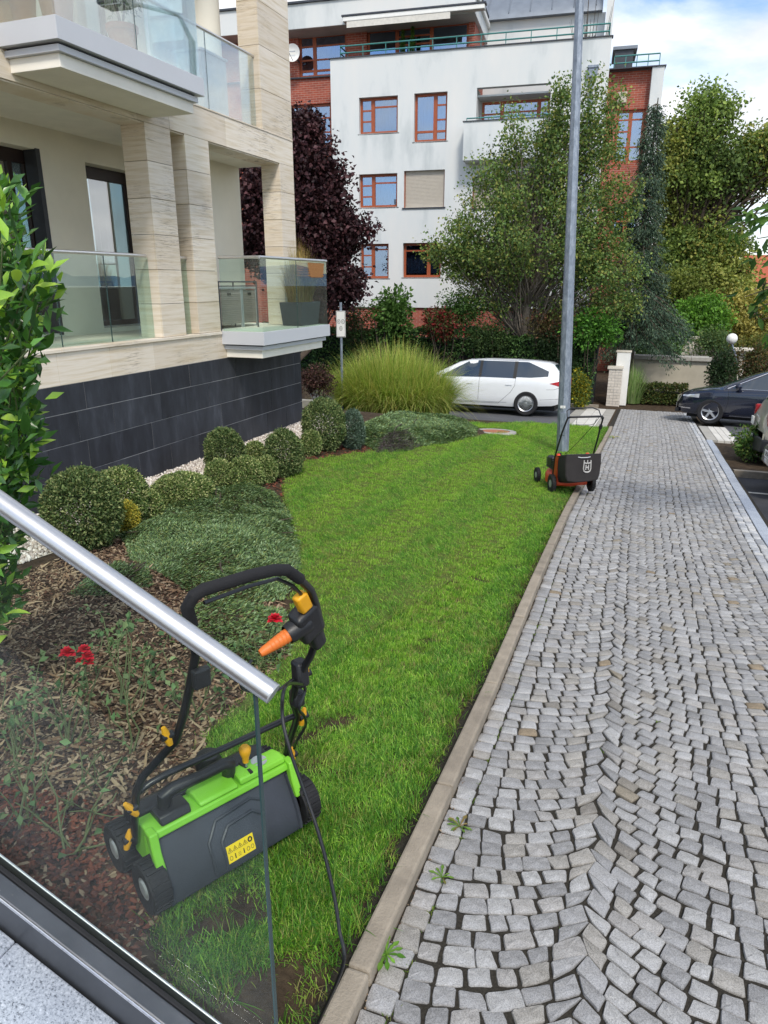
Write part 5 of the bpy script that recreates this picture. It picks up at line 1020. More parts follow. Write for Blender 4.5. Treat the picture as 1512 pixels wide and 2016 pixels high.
# clipped box balls
BOX = ['#84985a', '#6c824a', '#a4ae72', '#5c7242', '#b8ba84', '#4f643a']; BOXY = ['#b8ac48', '#c9b84e', '#9c9a48', '#808a44']; BOXD = ['#64794a', '#526840', '#7c8c58', '#939a68', '#465a36']
balls = [((145, 1010), 74, 84, BOXD, 'large dark clipped box ball nearest the laurel'), ((228, 985), 50, 62, BOX, 'pale clipped box shrub just right of the large dark one'), ((238, 1022), 28, 34, BOXY, 'small golden shrub between the two biggest box balls'), ((282, 1000), 30, 34, BOX, 'small box mound right of the golden shrub'), ((345, 972), 58, 32, BOX, 'low flat clipped box mound before the gravel strip'), ((435, 893), 38, 46, BOXD, 'upright rounded box ball, left one of the middle cluster, against the gravel'), ((426, 940), 28, 32, BOX, 'small box ball at the lower left of the middle cluster'), ((478, 938), 34, 34, BOX, 'box ball at the lower middle of the middle cluster'), ((499, 898), 20, 26, BOX, 'smallest box ball at the back of the middle cluster'), ((552, 898), 38, 48, BOXD, 'egg-shaped box ball at the right of the middle cluster'), ((522, 928), 20, 28, BOX, 'narrow box ball in front of the egg-shaped one'), ((630, 842), 43, 52, BOXD, 'large egg-shaped box ball by the corner of the dark plinth'), ((609, 876), 20, 26, BOX, 'small box ball at the foot of the large egg-shaped one'), ((690, 850), 24, 40, ['#5f7260', '#4c6150', '#74877a'], 'blue-grey small shrub between the egg-shaped box ball and the juniper')]
for (px, py), rx, ry, cols, lab in balls:
    f = G(px, py+ry*.92); k = np.linalg.norm((f-CAM))/FPX*1.0; k = float((f[1])/ray(px, py)[1])/FPX; cx_ = f[0]; cy = f[1]+rx*k*.5; rr = np.array([rx*k, rx*k, ry*k*1.02]); zb = gz(cx_, cy); t = thing('box_ball', lab, 'shrub', (cx_, cy, zb), group='clipped shrubs along the gravel')
    n = int(30000*(rx*k/.5)**1.6)+3500; d = norm(RNG.normal(0, 1, (n, 3))); u = RNG.uniform(.80, 1.03, (n, 1))+(RNG.uniform(size=(n, 1)) < .03)*RNG.uniform(0, .09, (n, 1)); lump = 1+.085*fbm(d[:, :2]*3+d[:, 2:]*2, 2.1, int(px))[:, None]; P = d*u*lump*rr+np.array([0, 0, rr[2]*.93]); kk = P[:, 2] > .01; P = P[kk]; d = d[kk]
    leaf_cloud('foliage', P, .030 if rx > 30 else .027, palette(cols, len(P), .2), 'leaf', t, .6, d*.8, .3, droop=0); m = MB(); [m.tube(limb_curve((0, 0, -.02), (q[0]*rr[0]*.6, q[1]*rr[1]*.6, rr[2]*(1+.5*q[2])), 0, .1, 3), [.014, .01, .007, .003], 5, False) for q in norm(RNG.normal(0, 1, (7, 3)))]; m.build('stem', 'bark', t)
# creeping junipers
def edge_dist(P, poly):
    d = np.full(len(P), 1e9); n = len(poly)
    for i in range(n):
        a = np.array(poly[i]); b = np.array(poly[(i+1) % n]); ab = b-a; t_ = np.clip(((P-a)@ab)/max(1e-9, ab@ab), 0, 1); d = np.minimum(d, np.linalg.norm(P-(a+t_[:, None]*ab), axis=1))
    return d
def juniper(name, label, poly, hgt, n, cols, cat='shrub', leaf=.05, holes=None):
    P2 = scatter_pts(poly, lambda y: n+0*y, 900000); h = (.55+.45*fbm(P2, 3.4, 3)+.12*fbm(P2, 14, 4))*hgt*np.clip(edge_dist(P2, poly)/(hgt*1.1), .12, 1); cx_, cy = P2.mean(0); zb = gz(cx_, cy); N_ = len(P2); t = thing(name, label, cat, (cx_, cy, zb)); ed = RNG.uniform(.45, 1, N_); P = np.c_[P2[:, 0]-cx_, P2[:, 1]-cy, zs(P2)-zb+h*ed+.02]
    a = fbm(P2, 2.0, 12)*4+RNG.normal(0, .7, N_); D = np.stack([np.cos(a), np.sin(a), RNG.uniform(.1, .9, N_)], 1); V, F = leafV(P, D, norm(RNG.normal(0, .5, (N_, 3))+np.array([0, 0, 1])), leaf*RNG.uniform(.6, 1.4, N_), .22, .15, .1); C = palette(cols, N_, .2)
    npmesh('foliage', V, F, 'leaf_dark', np.repeat(np.clip(C, 0, 1), 4, 0), t); m = MB()
    for _ in range(24): q = P2[RNG.integers(N_)]; e = np.array([q[0]-cx_, q[1]-cy, gz(*q)-zb+.1]); s_ = e*np.array([.3, .3, 0])+np.array([0, 0, gz(cx_+e[0]*.3, cy+e[1]*.3)-zb+.03]); m.tube(limb_curve(s_, e, .02, .1, 3), [.014, .01, .008, .004], 5, False)
    m.build('stem', 'bark', t); return t
JN = ['#627e4e', '#526c44', '#78926a', '#465c3a', '#708a52', '#8ea47a', '#808c52']
jp = [tuple(G(x, y)[:2]) for x, y in [(235, 1060), (300, 1010), (400, 975), (470, 962), (535, 972), (572, 1010), (588, 1060), (588, 1130), (560, 1190), (480, 1200), (390, 1180), (320, 1140), (260, 1110)]]
juniper('creeping_juniper', 'wide blue-green creeping juniper between the box balls and the lawn', jp, .20, 15000, JN, leaf=.034)
jp = [tuple(G(x, y)[:2]) for x, y in [(690, 845), (740, 828), (820, 822), (900, 828), (938, 845), (935, 862), (880, 876), (800, 886), (735, 890), (700, 870)]]
juniper('creeping_juniper', 'blue-green creeping juniper at the foot of the tall grass clump', jp, .17, 9000, JN, leaf=.05)
jp = [tuple(G(x, y)[:2]) for x, y in [(715, 872), (760, 858), (820, 862), (835, 880), (800, 893), (740, 895)]]
juniper('purple_shrub', 'low purplish-grey shrub on the lawn edge before the juniper', jp, .24, 9000, ['#5f5658', '#5d5254', '#453f3c', '#57584e'], leaf=.035)
jp = [tuple(G(x, y)[:2]) for x, y in [(400, 1190), (500, 1205), (560, 1210), (570, 1290), (530, 1330), (430, 1330), (360, 1280), (350, 1220)]]
juniper('low_juniper', 'loose grassy juniper patch under the scarifier handle', jp, .16, 9000, JN+['#6f8a5a', '#7d9a5e'], leaf=.035)
jp = [tuple(G(x, y)[:2]) for x, y in [(130, 1180), (200, 1120), (290, 1120), (300, 1160), (220, 1180)]]
juniper('small_juniper', 'small blue-green juniper tuft behind the glass under the handrail', jp, .2, 14000, JN, leaf=.03)
# tall ornamental grass
f = G(770, 822); g = thing('ornamental_grass', 'big round clump of bright green ornamental grass at the end of the lawn', 'grass', (f[0], f[1]+.2, gz(f[0], f[1])))
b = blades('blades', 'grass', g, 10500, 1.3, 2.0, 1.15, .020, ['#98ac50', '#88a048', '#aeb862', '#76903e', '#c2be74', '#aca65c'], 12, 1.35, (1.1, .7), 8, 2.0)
b = blades('dry_stems', 'grass', g, 500, 1.0, .6, .4, .02, ['#b58a52', '#a5784a', '#c3a070'], 13, .5, (1.05, .7))
# ------------------------------------------------------------------ cars
def I(x, tab): return float(np.interp(x, [a for a, _ in tab], [b for _, b in tab]))
class Car:
    def __init__(s, name, label, loc, rot, spec, paint, group='cars parked around the path'):
        s.sp = spec; s.t = thing(name, label, 'car', loc, rot, group); s.paint = paint
        x0, x1 = spec['top'][0][0], spec['top'][-1][0]; xs = np.unique(np.r_[np.linspace(x0, x1, 56), [a for a, _ in spec['top']]]); V = []; n = 0
        for x in xs:
            h = s.sec(x); full = h+[(-y, z) for y, z in h[-2:0:-1]]; n = len(full); V += [(x, y, z) for y, z in full]
        F = [(i*n+k, i*n+(k+1) % n, (i+1)*n+(k+1) % n, (i+1)*n+k) for i in range(len(xs)-1) for k in range(n)]+[tuple(range(n))[::-1], tuple((len(xs)-1)*n+k for k in range(n))]
        m = MB(); m.add(V, F); b = m.build('body', paint, s.t)
        for ax in spec['axles']:
            for sd in (-1, 1):
                c = MB(); r = spec['wr']+.055; c.lathe([(0, 0), (r, 0), (r, .34), (0, .34)], (ax, (spec['wb_max']-.30) if sd > 0 else -(spec['wb_max']+.04), spec['wr']+.01), 'y', 28); cu = c.build('cut', 'rubber'); mo = b.modifiers.new('cut', 'BOOLEAN'); mo.object = cu; mo.operation = 'DIFFERENCE'; mo.solver = 'EXACT'
                bpy.context.view_layer.update(); dg = bpy.context.evaluated_depsgraph_get(); me = bpy.data.meshes.new_from_object(b.evaluated_get(dg)); b.modifiers.clear(); b.data = me; bpy.data.objects.remove(cu)
        me = b.data; me.materials.clear(); me.materials.append(MT[paint]); me.polygons.foreach_set('material_index', [0]*len(me.polygons)); me.shade_smooth(); smooth_by_angle(me, R(33)); s.body = b
        for ax in spec['axles']:
            for sd in (-1, 1): s.wheel(ax, sd)
        l = MB(); l.box(x0+.3, x1-.3, -.6, .6, .14, .5); l.build('underbody', 'rubber', s.t)
    def sec(s, x):
        p = s.sp; zt = I(x, p['top']); zb = min(I(x, p['belt']), zt-.05); wb = I(x, p['wb']); wr = min(I(x, p['wr_roof']), wb-.03); z0 = I(x, p['bot'])
        return [(0, zt), (wr*.6, zt-.006), (wr*.9, zt-.022), (wr, zt-.05), (wb-.045, zb), (wb-.008, zb-.07), (wb, zb-.18), (wb, max(z0+.2, .5)), (wb-.015, z0+.14), (wb-.07, z0+.02), (wb*.6, z0), (0, z0)]
    def side(s, x, z, d=.004):
        h = s.sec(x)
        for (y1, z1), (y2, z2) in zip(h, h[1:]):
            if z2 <= z <= z1 and z1 > z2: return y1+(y2-y1)*(z1-z)/(z1-z2)+d
        return h[6][0]+d
    def patch(s, name, m, x0, x1, zl, zh, sides=(-1, 1), n=14, k=4, d=.004, parent=None):
        for sd in sides:
            V = []
            for i in range(n+1):
                x = x0+(x1-x0)*i/n; a, b = zl(x), zh(x)
                for j in range(k+1): z = a+(b-a)*j/k; V.append((x, sd*s.side(x, z, d), z))
            q = MB(); q.add(V, [(i*(k+1)+j, (i+1)*(k+1)+j, (i+1)*(k+1)+j+1, i*(k+1)+j+1) for i in range(n) for j in range(k)]); q.build(name, m, parent or s.t, smooth=True)
    def across(s, name, m, x0, x1, w0, w1, n=8, k=8, d=.006):
        V = []
        for i in range(n+1):
            x = x0+(x1-x0)*i/n; h = s.sec(x); wd = w0+(w1-w0)*i/n
            for j in range(k+1):
                y = wd*(2*j/k-1); z = h[0][1]-max(0, (abs(y)/max(h[3][0], .01))**4)*.05; V.append((x, y, z+d))
        q = MB(); q.add(V, [(i*(k+1)+j, (i+1)*(k+1)+j, (i+1)*(k+1)+j+1, i*(k+1)+j+1) for i in range(n) for j in range(k)]); return q.build(name, m, s.t, smooth=True)
    def line(s, pts, sides=(-1, 1), r=.004, m='ink', name='panel_gap'):
        for sd in sides:
            q = MB(); P = []
            for (xa, za), (xb, zb) in zip(pts, pts[1:]):
                for i in range(9): x = xa+(xb-xa)*i/8; z = za+(zb-za)*i/8; P.append((x, sd*s.side(x, z, .0005), z))
            q.tube(P, r, 4); q.build(name, m, s.t)
    def wheel(s, ax, sd):
        p = s.sp; r = p['wr']; y = sd*(p['wb_max']-.10); t = MB(); t.lathe([(r*.66, -.095), (r*.92, -.105), (r, -.085), (r, .085), (r*.92, .105), (r*.66, .095)], (ax, y, r), 'y', 36); w_ = t.build('wheel', 'rubber', s.t, smooth=True)
        m = MB(); yo = y+sd*.085; m.lathe([(r*.66, -.02), (r*.69, .0), (r*.66, .012), (r*.60, .0), (r*.58, -.05)], (ax, yo, r), 'y', 36); ns = p['spokes']
        for i in range(ns):
            a = 2*math.pi*i/ns+.2; d = np.array([math.cos(a), 0, math.sin(a)]); c = np.array([ax, yo-sd*.012, r])+d*r*.36; m.obox(c, (d, (0, 1, 0), np.cross(d, (0, 1, 0))), (r*.27, .012, r*(.017 if ns > 9 else .085)))
        m.lathe([(0, .015), (r*.12, .012), (r*.16, -.02)], (ax, yo-sd*.01, r), 'y', 16); m.build('rim', 'alloy', w_)
        k = MB(); k.lathe([(0, 0), (r*.64, 0)], (ax, y+sd*.03, r), 'y', 24); k.build('brake_disc', 'ink', w_)
tiltg = math.atan(S)
est = dict(top=[(-2.42, .62), (-2.40, .78), (-2.36, .98), (-2.26, 1.12), (-2.02, 1.40), (-1.9, 1.455), (-1.5, 1.49), (-.9, 1.505), (-.2, 1.50), (.3, 1.465), (.6, 1.39), (1.0, 1.19), (1.42, 1.0), (1.7, .94), (2.05, .86), (2.28, .74), (2.40, .62), (2.43, .52)],
    belt=[(-2.42, 1.0), (-1.5, 1.02), (0, .965), (1.4, .92), (2.43, .8)], wb=[(-2.42, .68), (-2.36, .78), (-2.2, .86), (-1.8, .90), (0, .92), (1.6, .91), (2.1, .84), (2.3, .74), (2.43, .5)], wr_roof=[(-2.42, .6), (-2.0, .60), (-1, .63), (.4, .62), (1.42, .74), (2.0, .72), (2.43, .4)],
    bot=[(-2.42, .40), (-2.1, .27), (-1, .2), (1.5, .2), (2.2, .22), (2.43, .34)], axles=(-1.38, 1.47), wr=.325, wb_max=.92, spokes=26)
cx_ = -4.38; cy = 20.42
c = Car('estate_car', 'white estate car parked on the lane behind the tall grass', (cx_, cy, -S*cy), (tiltg, 0, math.pi), est, 'carwhite')
c.patch('side_window', 'carglass', -.02, 1.0, lambda x: .985-.02*x, lambda x: max(.99-.02*x, min(1.435, 1.435-(x-.25)*.56 if x > .25 else 1.435)), n=18); c.patch('side_window', 'carglass', -.98, -.10, lambda x: .99, lambda x: 1.432); c.patch('side_window', 'carglass', -1.92, -1.07, lambda x: 1.02+max(0, -1.45-x)*.10, lambda x: min(1.43, 1.43+(x+1.35)*.40 if x < -1.35 else 1.43))
for a in (-.06, -1.025): c.patch('pillar_trim', 'ink', a-.045, a+.045, lambda x: .985, lambda x: 1.436, n=3, d=.003)
c.line([(1.05, .97), (1.0, .60), (1.05, .30), (-.05, .30), (-.06, .98)]); c.line([(-.06, .30), (-.62, .30), (-.95, .62), (-1.05, .80), (-1.06, 1.0)]); c.line([(-1.9, .72), (-2.1, .73), (-2.3, .8)], r=.003); c.line([(-1.35, 1.455), (.3, 1.455)], r=.012, m='alloy', name='roof_rail')
c.line([(1.15, .335), (-.85, .335)], r=.006, m='hub', name='sill_trim')
for x in (.22, -.86): c.patch('door_handle', 'carwhite', x-.12, x+.06, lambda q: .80, lambda q: .835, d=.022, n=4)
c.patch('tail_light', 'red_lens', -2.395, -1.98, lambda x: .78+(x+2.39)*.24, lambda x: 1.0-(x+2.39)*.28, n=8); c.across('windscreen', 'carglass', .58, 1.38, .58, .70); c.across('tailgate_window', 'carglass', -2.25, -2.04, .60, .54); c.line([(-2.35, .50), (-1.75, .44)], r=.003)
hat = dict(top=[(-2.18, .62), (-2.14, .85), (-2.05, 1.05), (-1.85, 1.3), (-1.5, 1.41), (-.9, 1.44), (-.2, 1.44), (.1, 1.42), (.4, 1.33), (.8, 1.13), (1.15, .98), (1.5, .93), (1.85, .85), (2.08, .74), (2.17, .60), (2.19, .48)],
    belt=[(-2.2, 1.0), (-1, .98), (.8, .92), (1.3, .88), (2.19, .74)], wb=[(-2.18, .68), (-2.0, .82), (-1.5, .90), (1.3, .90), (1.75, .84), (2.02, .70), (2.19, .42)], wr_roof=[(-2.18, .55), (-1.5, .60), (.1, .60), (.9, .70), (1.4, .72), (1.9, .64), (2.19, .34)],
    bot=[(-2.18, .36), (-1.8, .22), (1.5, .2), (2.0, .22), (2.19, .28)], axles=(-1.33, 1.31), wr=.32, wb_max=.90, spokes=5)
ang = R(-9); fw = np.array([1.80, 20.12]); hd_ = np.array([-math.cos(ang), -math.sin(ang)]); lf = np.array([hd_[1], -hd_[0]])*-1   # left side of the car faces the viewer
ctr = fw-hd_*1.31+np.array([-hd_[1], hd_[0]])*-.0+np.array([math.sin(-ang)*0, .85])
c = Car('hatchback_car', 'dark blue hatchback crossing the end of the cobbled path', (ctr[0], ctr[1], -S*ctr[1]+.0), (tiltg*.9, 0, math.pi+ang), hat, 'carblue')
c.patch('side_window', 'carglass', -.15, .85, lambda x: .955-.02*x, lambda x: max(.96-.02*x, min(1.375, 1.375-(x-.0)*.47 if x > 0 else 1.375)), n=18); c.patch('side_window', 'carglass', -1.2, -.22, lambda x: .965, lambda x: 1.375-max(0, -.7-x)*.3); c.line([(.98, .93), (.05, 1.392), (-.7, 1.392)], r=.012, m='chrome', name='window_trim'); c.line([(.98, .935), (-1.2, .955)], r=.006, m='chrome', name='window_trim')
c.across('windscreen', 'carglass', .22, 1.10, .56, .66); c.line([(.95, .92), (.92, .6), (.98, .28), (-.2, .28), (-.2, .94)]); c.patch('headlight', 'clear_lens', 1.62, 2.03, lambda x: .66+(x-1.62)*.02, lambda x: .76-(x-1.62)*.14, n=8)
c.patch('fog_trim', 'chrome', 1.80, 2.10, lambda x: .36, lambda x: .385, n=5, d=.008); c.line([(.85, .25), (-1.0, .25)], r=.012, m='chrome', name='sill_trim')
for sd in (-1, 1): m = MB(); m.lathe([(0, -.11), (.05, -.10), (.085, -.02), (.08, .06), (0, .09)], (.72, sd*1.0, 1.0), 'y', 14); m.obox((.72, sd*.93, .96), ((0, 1, 0), (1, 0, 0), (0, 0, 1)), (.06, .03, .015)); m.build('wing_mirror', 'carblue', c.t, smooth=True)
m = MB(); 
for k in range(6): m.box(2.16, 2.205, -.34, .34, .50+.028*k, .512+.028*k)
m.build('grille', 'chrome', c.t); m = MB(); m.box(2.19, 2.215, -.26, .26, .36, .46); m.build('number_plate', 'plate', c.t, .004); m = MB(); m.box(2.1, 2.2, -.55, .55, .24, .34); m.build('lower_grille', 'rubber', c.t)
suv = dict(top=[(-2.15, .72), (-2.12, .98), (-2.02, 1.22), (-1.85, 1.5), (-1.7, 1.60), (-1.2, 1.66), (0, 1.66), (.4, 1.58), (1.15, 1.12), (1.6, 1.06), (2.0, .95), (2.12, .75), (2.16, .6)],
    belt=[(-2.2, 1.1), (0, 1.08), (2.16, .95)], wb=[(-2.15, .80), (-2.05, .87), (-1.7, .90), (1.6, .90), (2.0, .82), (2.16, .6)], wr_roof=[(-2.15, .70), (-1.7, .66), (.3, .66), (1.2, .76), (2.16, .6)], bot=[(-2.15, .55), (-1.9, .32), (1.8, .3), (2.16, .4)], axles=(-1.3, 1.33), wr=.34, wb_max=.91, spokes=5)
def text(s, name, size, m, parent, loc, rot):
    cu = bpy.data.curves.new(name, 'FONT'); cu.body = s; cu.size = size; cu.extrude = .0008; cu.align_x = 'CENTER'; cu.align_y = 'CENTER'; cu.materials.append(MT[m]); o = bpy.data.objects.new(name, cu); COL.objects.link(o); bpy.context.view_layer.update(); me = bpy.data.meshes.new_from_object(o.evaluated_get(bpy.context.evaluated_depsgraph_get())); bpy.data.objects.remove(o); o = bpy.data.objects.new(name, me); COL.objects.link(o); o.parent = parent; o.location = loc; o.rotation_euler = rot; return o
def atX(x, y, X): r = ray(x, y); return CAM+r*(X/r[0])
def rear_trim(c, plate, xr, zp):
    b = c.t; m = MB(); m.add([(xr-.09, -.86, .42), (xr-.16, -.5, .42), (xr-.16, .5, .42), (xr-.09, .86, .42), (xr+.25, .93, .44), (xr+.25, -.93, .44), (xr-.07, -.86, .64), (xr-.13, -.5, .66), (xr-.13, .5, .66), (xr-.07, .86, .64), (xr+.25, .92, .64), (xr+.25, -.92, .64)], [(0,1,7,6),(1,2,8,7),(2,3,9,8),(3,4,10,9),(5,0,6,11),(6,7,8,9,10,11),(0,5,4,3,2,1)]); m.build('bumper', 'blackplastic' if c.paint == 'carbeige' else c.paint, b, .03, True)
    p = MB(); p.box(xr-.158, xr-.140, -.26, .26, zp-.055, zp+.055); pl_ = p.build('number_plate', 'plate', b, .003); f = MB(); f.box(xr-.150, xr-.132, -.275, .275, zp-.068, zp+.068); f.build('plate_frame', 'ink', b, .003)
    if plate: text(plate, 'lettering', .098, 'ink', pl_, (xr-.1595, 0, zp), (math.pi/2, 0, -math.pi/2))
    for sd in (-1, 1): q = MB(); q.box(xr-.03, xr+.16, sd*.80-.09, sd*.80+.09, .86, 1.14); q.build('tail_light', 'red_lens', b, .03, True)
q = atX(1470, 880, 1.98); c = Car('suv_car', 'grey-beige SUV with black bumper at the right edge, beyond the plate', (1.98+2.15, q[1]-.90, gz(3, q[1])-.14), (-tiltg, 0, 0), suv, 'carbeige'); rear_trim(c, None, -2.08, .62); c.across('tailgate_window', 'carglass', -2.0, -1.80, .66, .58); c.patch('side_window', 'carglass', -1.7, -.9, lambda x: 1.12, lambda x: 1.54); c.patch('side_window', 'carglass', -.85, .4, lambda x: 1.12, lambda x: 1.54-max(0, x-.2)*.3)
m = MB(); m.box(-2.19, -2.16, .30, .52, .80, .94); m.build('small_plate', 'plate', c.t, .006)
q = atX(1502, 934, 1.78); c = Car('compact_car', 'dark grey car with white number plate cut off at the right edge', (1.78+2.32, q[1]-.12, gz(3, q[1])-.14), (-tiltg, 0, 0), dict(hat, wb=[(a, b+.02) for a, b in hat['wb']]), 'cardark'); rear_trim(c, '5M 7438', -2.16, .58); c.across('tailgate_window', 'carglass', -2.02, -1.72, .62, .55)

# ------------------------------------------------------------------ lamp post, road sign, pillar, walls
f = G(1107, 892); t = thing('lamp_post', 'tall galvanised octagonal lamp post on the lawn behind the lawn mower', 'lamp post', (f[0], f[1], gz(f[0], f[1])), (0, R(-2.2), 0))
m = MB(); m.tube([(0, 0, -.3), (0, 0, .9), (0, 0, 7.2)], [.112, .106, .062], 8); p_ = m.build('pole', 'galv', t); m = MB(); m.tube([(0, 0, 7.2), (.2, -.1, 7.6), (1.0, -.5, 7.75)], [.045, .04, .035], 8); m.build('arm', 'galv', t, smooth=True); m = MB(); m.box(.9, 1.5, -.75, -.35, 7.68, 7.8); m.build('lamp_head', 'greymetal', t, .03); m = MB(); m.box(.95, 1.45, -.71, -.39, 7.66, 7.679); m.build('lens', 'clear_lens', t)
m = MB(); m.box(-.052, .035, -.1085, -.1015, .83, .875); st_ = m.build('sticker', 'white', t); m = MB(); m.box(-.03, .015, -.1092, -.1086, .845, .858); m.build('sticker_print', 'hub', st_); m = MB(); m.lathe([(0, 0), (.008, 0), (.008, .012), (0, .012)], (.0, -.104, 1.02), 'y', 8); m.build('bolt', 'ink', t); m = MB(); m.box(-.05, .05, -.115, -.09, .35, .75); m.build('service_door', 'galv', t, .004)
Ysg = 16.5; a = atY(671, 612, Ysg); b = atY(671, 662, Ysg); f = (a[0], Ysg, gz(a[0], Ysg)); t = thing('road_sign', 'white road sign with three small symbols on a thin grey post', 'sign', f, (0, 0, R(16)))
m = MB(); m.tube([(0, 0, 0), (0, 0, a[2]-f[2]+.2)], .03, 8); m.build('post', 'galv', t, smooth=True); z0, z1 = b[2]-f[2]-.02, a[2]-f[2]; hw = .115; m = MB(); m.box(-hw, hw, -.05, -.035, z0, z1); bd = m.build('board', 'sign', t, .01)
m = MB(); [m.box(*q, -.0515, -.0505, *r_) for q, r_ in (((-hw+.008, hw-.008), (z0+.012, z0+.02)), ((-hw+.008, hw-.008), (z1-.02, z1-.012)), ((-hw+.008, -hw+.016), (z0+.02, z1-.02)), ((hw-.016, hw-.008), (z0+.02, z1-.02)))]; m.build('border', 'ink', bd)
def ring(cx, cz, rx, rz, th, y=-.0512, n=24):
    q = MB(); V = []
    for k in range(n): a_ = 2*math.pi*k/n; V += [(cx+rx*math.cos(a_), y, cz+rz*math.sin(a_)), (cx+(rx-th)*math.cos(a_), y, cz+(rz-th)*math.sin(a_))]
    q.add(V, [(2*k, 2*((k+1) % n), 2*((k+1) % n)+1, 2*k+1) for k in range(n)]); return q
zm = (z0+z1)/2
for (cx, cz, rx, rz) in ((-.05, zm+.06, .04, .055), (.05, zm+.06, .04, .055), (0, zm-.10, .036, .055)): ring(cx, cz, rx, rz, .009).build('symbol_ring', 'ink', bd); m = MB(); m.box(cx-.006, cx+.006, -.0513, -.0506, cz-.025, cz+.025); m.build('symbol_mark', 'ink', bd)
# white brick pillar with taller slab
f = atY(1205, 800, 24.2); px0 = atY(1196, 760, 24.2)[0]; px1 = atY(1222, 760, 24.2)[0]; zc = atY(1210, 727, 24.2)[2]; zt_ = atY(1215, 696, 24.2)[2]; gb_ = -1.94
t = thing('brick_pillar', 'pale brick pillar with stone cap and taller slab, at the end of the path', 'pillar', ((px0+px1)/2, 24.3, gb_)); hw = (px1-px0)/2; hz_ = zc-gb_; m = MB(); m.box(-hw+.01, hw-.01, -.10, .30, 0, hz_); m.build('core', 'grout', t); rows = int(hz_/.088)
for i in range(rows):
    z = i*hz_/rows; o_ = (i % 2)*.5; xs_ = sorted({-hw, hw, *[x for x in (-hw+2*hw*(o_ if o_ else .5)*1.0-(.0 if o_ else 0), -hw+2*hw*.25*(1 if o_ else 99), -hw+2*hw*.75*(1 if o_ else 99)) if -hw < x < hw]})
    for a_, b_ in zip(xs_, xs_[1:]): m = MB(); m.box(a_+.004, b_-.004, -.112, -.09, z+.005, z+hz_/rows-.005); m.build('brick', 'whitebrick', t, .003)
    m = MB(); m.box(hw-.012, hw+.004, -.09, .28, z+.005, z+hz_/rows-.005); m.build('brick', 'whitebrick', t, .003)
m = MB(); m.box(-hw-.05, hw+.02, -.15, .3, hz_+.001, hz_+.07); m.build('cap', 'palestone', t, .008); m = MB(); m.box(-.02, hw+.2, .31, .62, 0, zt_-gb_); m.build('slab', 'white', t, .01); m = MB(); m.box(-.05, hw+.22, .29, .64, zt_-gb_+.001, zt_-gb_+.05); m.build('slab_cap', 'palestone', t, .01)
wy = 27.5; a = atY(1245, 700, wy); b = atY(1402, 712, wy); t = thing('garden_wall', 'pale rendered garden wall with weathered stone coping, behind the low hedge', 'wall', ((a[0]+b[0])/2, wy, -1.98)); hw = (b[0]-a[0])/2; hh = a[2]+1.98; m = MB(); m.box(-hw, hw, 0, .3, 0, hh-.12); m.build('render', 'wallrender', t); n = 4
for i in range(n): m = MB(); m.box(-hw-.03+2*hw*i/n+.004, -hw-.03+2*hw*(i+1)/n, -.12, .42, hh-.119, hh+.02); m.build('coping_stone', 'paver', t, .015)
m = MB(); m.box(-hw-.5, -hw-.03, -.15, .35, 0, hh+.05); m.build('end_pier', 'palestone', t, .01); m = MB(); m.lathe([(.36, 0), (.38, .06), (.3, .12), (.28, .16), (0, .2)], (-hw-.27, .1, hh+.051), n=4); m.build('pier_cap', 'palestone', t)
a = atY(1362, 663, 33); t = thing('garden_planter', 'pale stone wall top showing above the ivy, behind the garden wall', 'wall', (a[0], 33, -2)); m = MB(); m.box(-.75, .75, 0, .3, 0, a[2]+1.9); m.build('render', 'cream_white', t); m = MB(); m.box(-.8, .8, -.1, .4, a[2]+1.901, a[2]+2.0); m.build('cap', 'palestone', t, .01)
a = atY(1441, 667, 29); t = thing('globe_lamp', 'white globe garden lamp on a thin leaning pole above the dark blue car', 'lamp', (a[0]+.1, 29, -2)); m = MB(); m.lathe([(.19*math.sin(k*math.pi/12), -.19*math.cos(k*math.pi/12)) for k in range(13)], (-.1, 0, a[2]+2), n=20); m.build('globe', 'white', t, smooth=True); m = MB(); m.tube([(.5, 0, 0), (.1, 0, a[2]+1.4), (-.08, 0, a[2]+1.83)], .035, 6); m.build('pole', 'galv', t)
a = atY(1463, 688, 30); t = thing('garden_table', 'pale stone table in the garden behind the dark blue car', 'table', (a[0], 30, -2)); m = MB(); m.box(-.35, .35, -.3, .3, a[2]+1.95, a[2]+2.05); m.build('top', 'palestone', t, .02); m = MB(); m.box(-.1, .1, -.1, .1, 0, a[2]+1.949); m.build('leg', 'palestone', t, .01)
# far neighbours and hills
a = atY(1495, 590, 75); t = thing('far_house', 'far pinkish house with red tiled roof at the right edge', 'house', (a[0]+4, 75, -3)); m = MB(); m.box(-5, 6, 0, 8, 0, 4.9); m.build('wall', 'pinkwall', t); m = MB(); m.prism([(-.6, 4.91), (4, 7.4), (8.6, 4.91)], 0, -5.4, 6.4); m.build('roof', 'roof_tile', t)
for k in range(4): m = MB(); m.box(-4+2.6*k, -2.9+2.6*k, -.06, -.001, 2.4, 3.9); m.build('window', 'carglass', t)
V = []; nxh = 60
for i in range(nxh+1):
    x = -700+2600*i/nxh; h = 26+20*math.sin(i*.31+1)+9*math.sin(i*.83)+4*math.sin(i*2.1); V += [(x, 1500, -6), (x, 1650, h*.75), (x, 1900, h)]
hl = npmesh('hills', V, [f for i in range(nxh) for f in ((3*i, 3*i+3, 3*i+4, 3*i+1), (3*i+1, 3*i+4, 3*i+5, 3*i+2))], 'hill', None, None, True); hl['kind'] = 'structure'
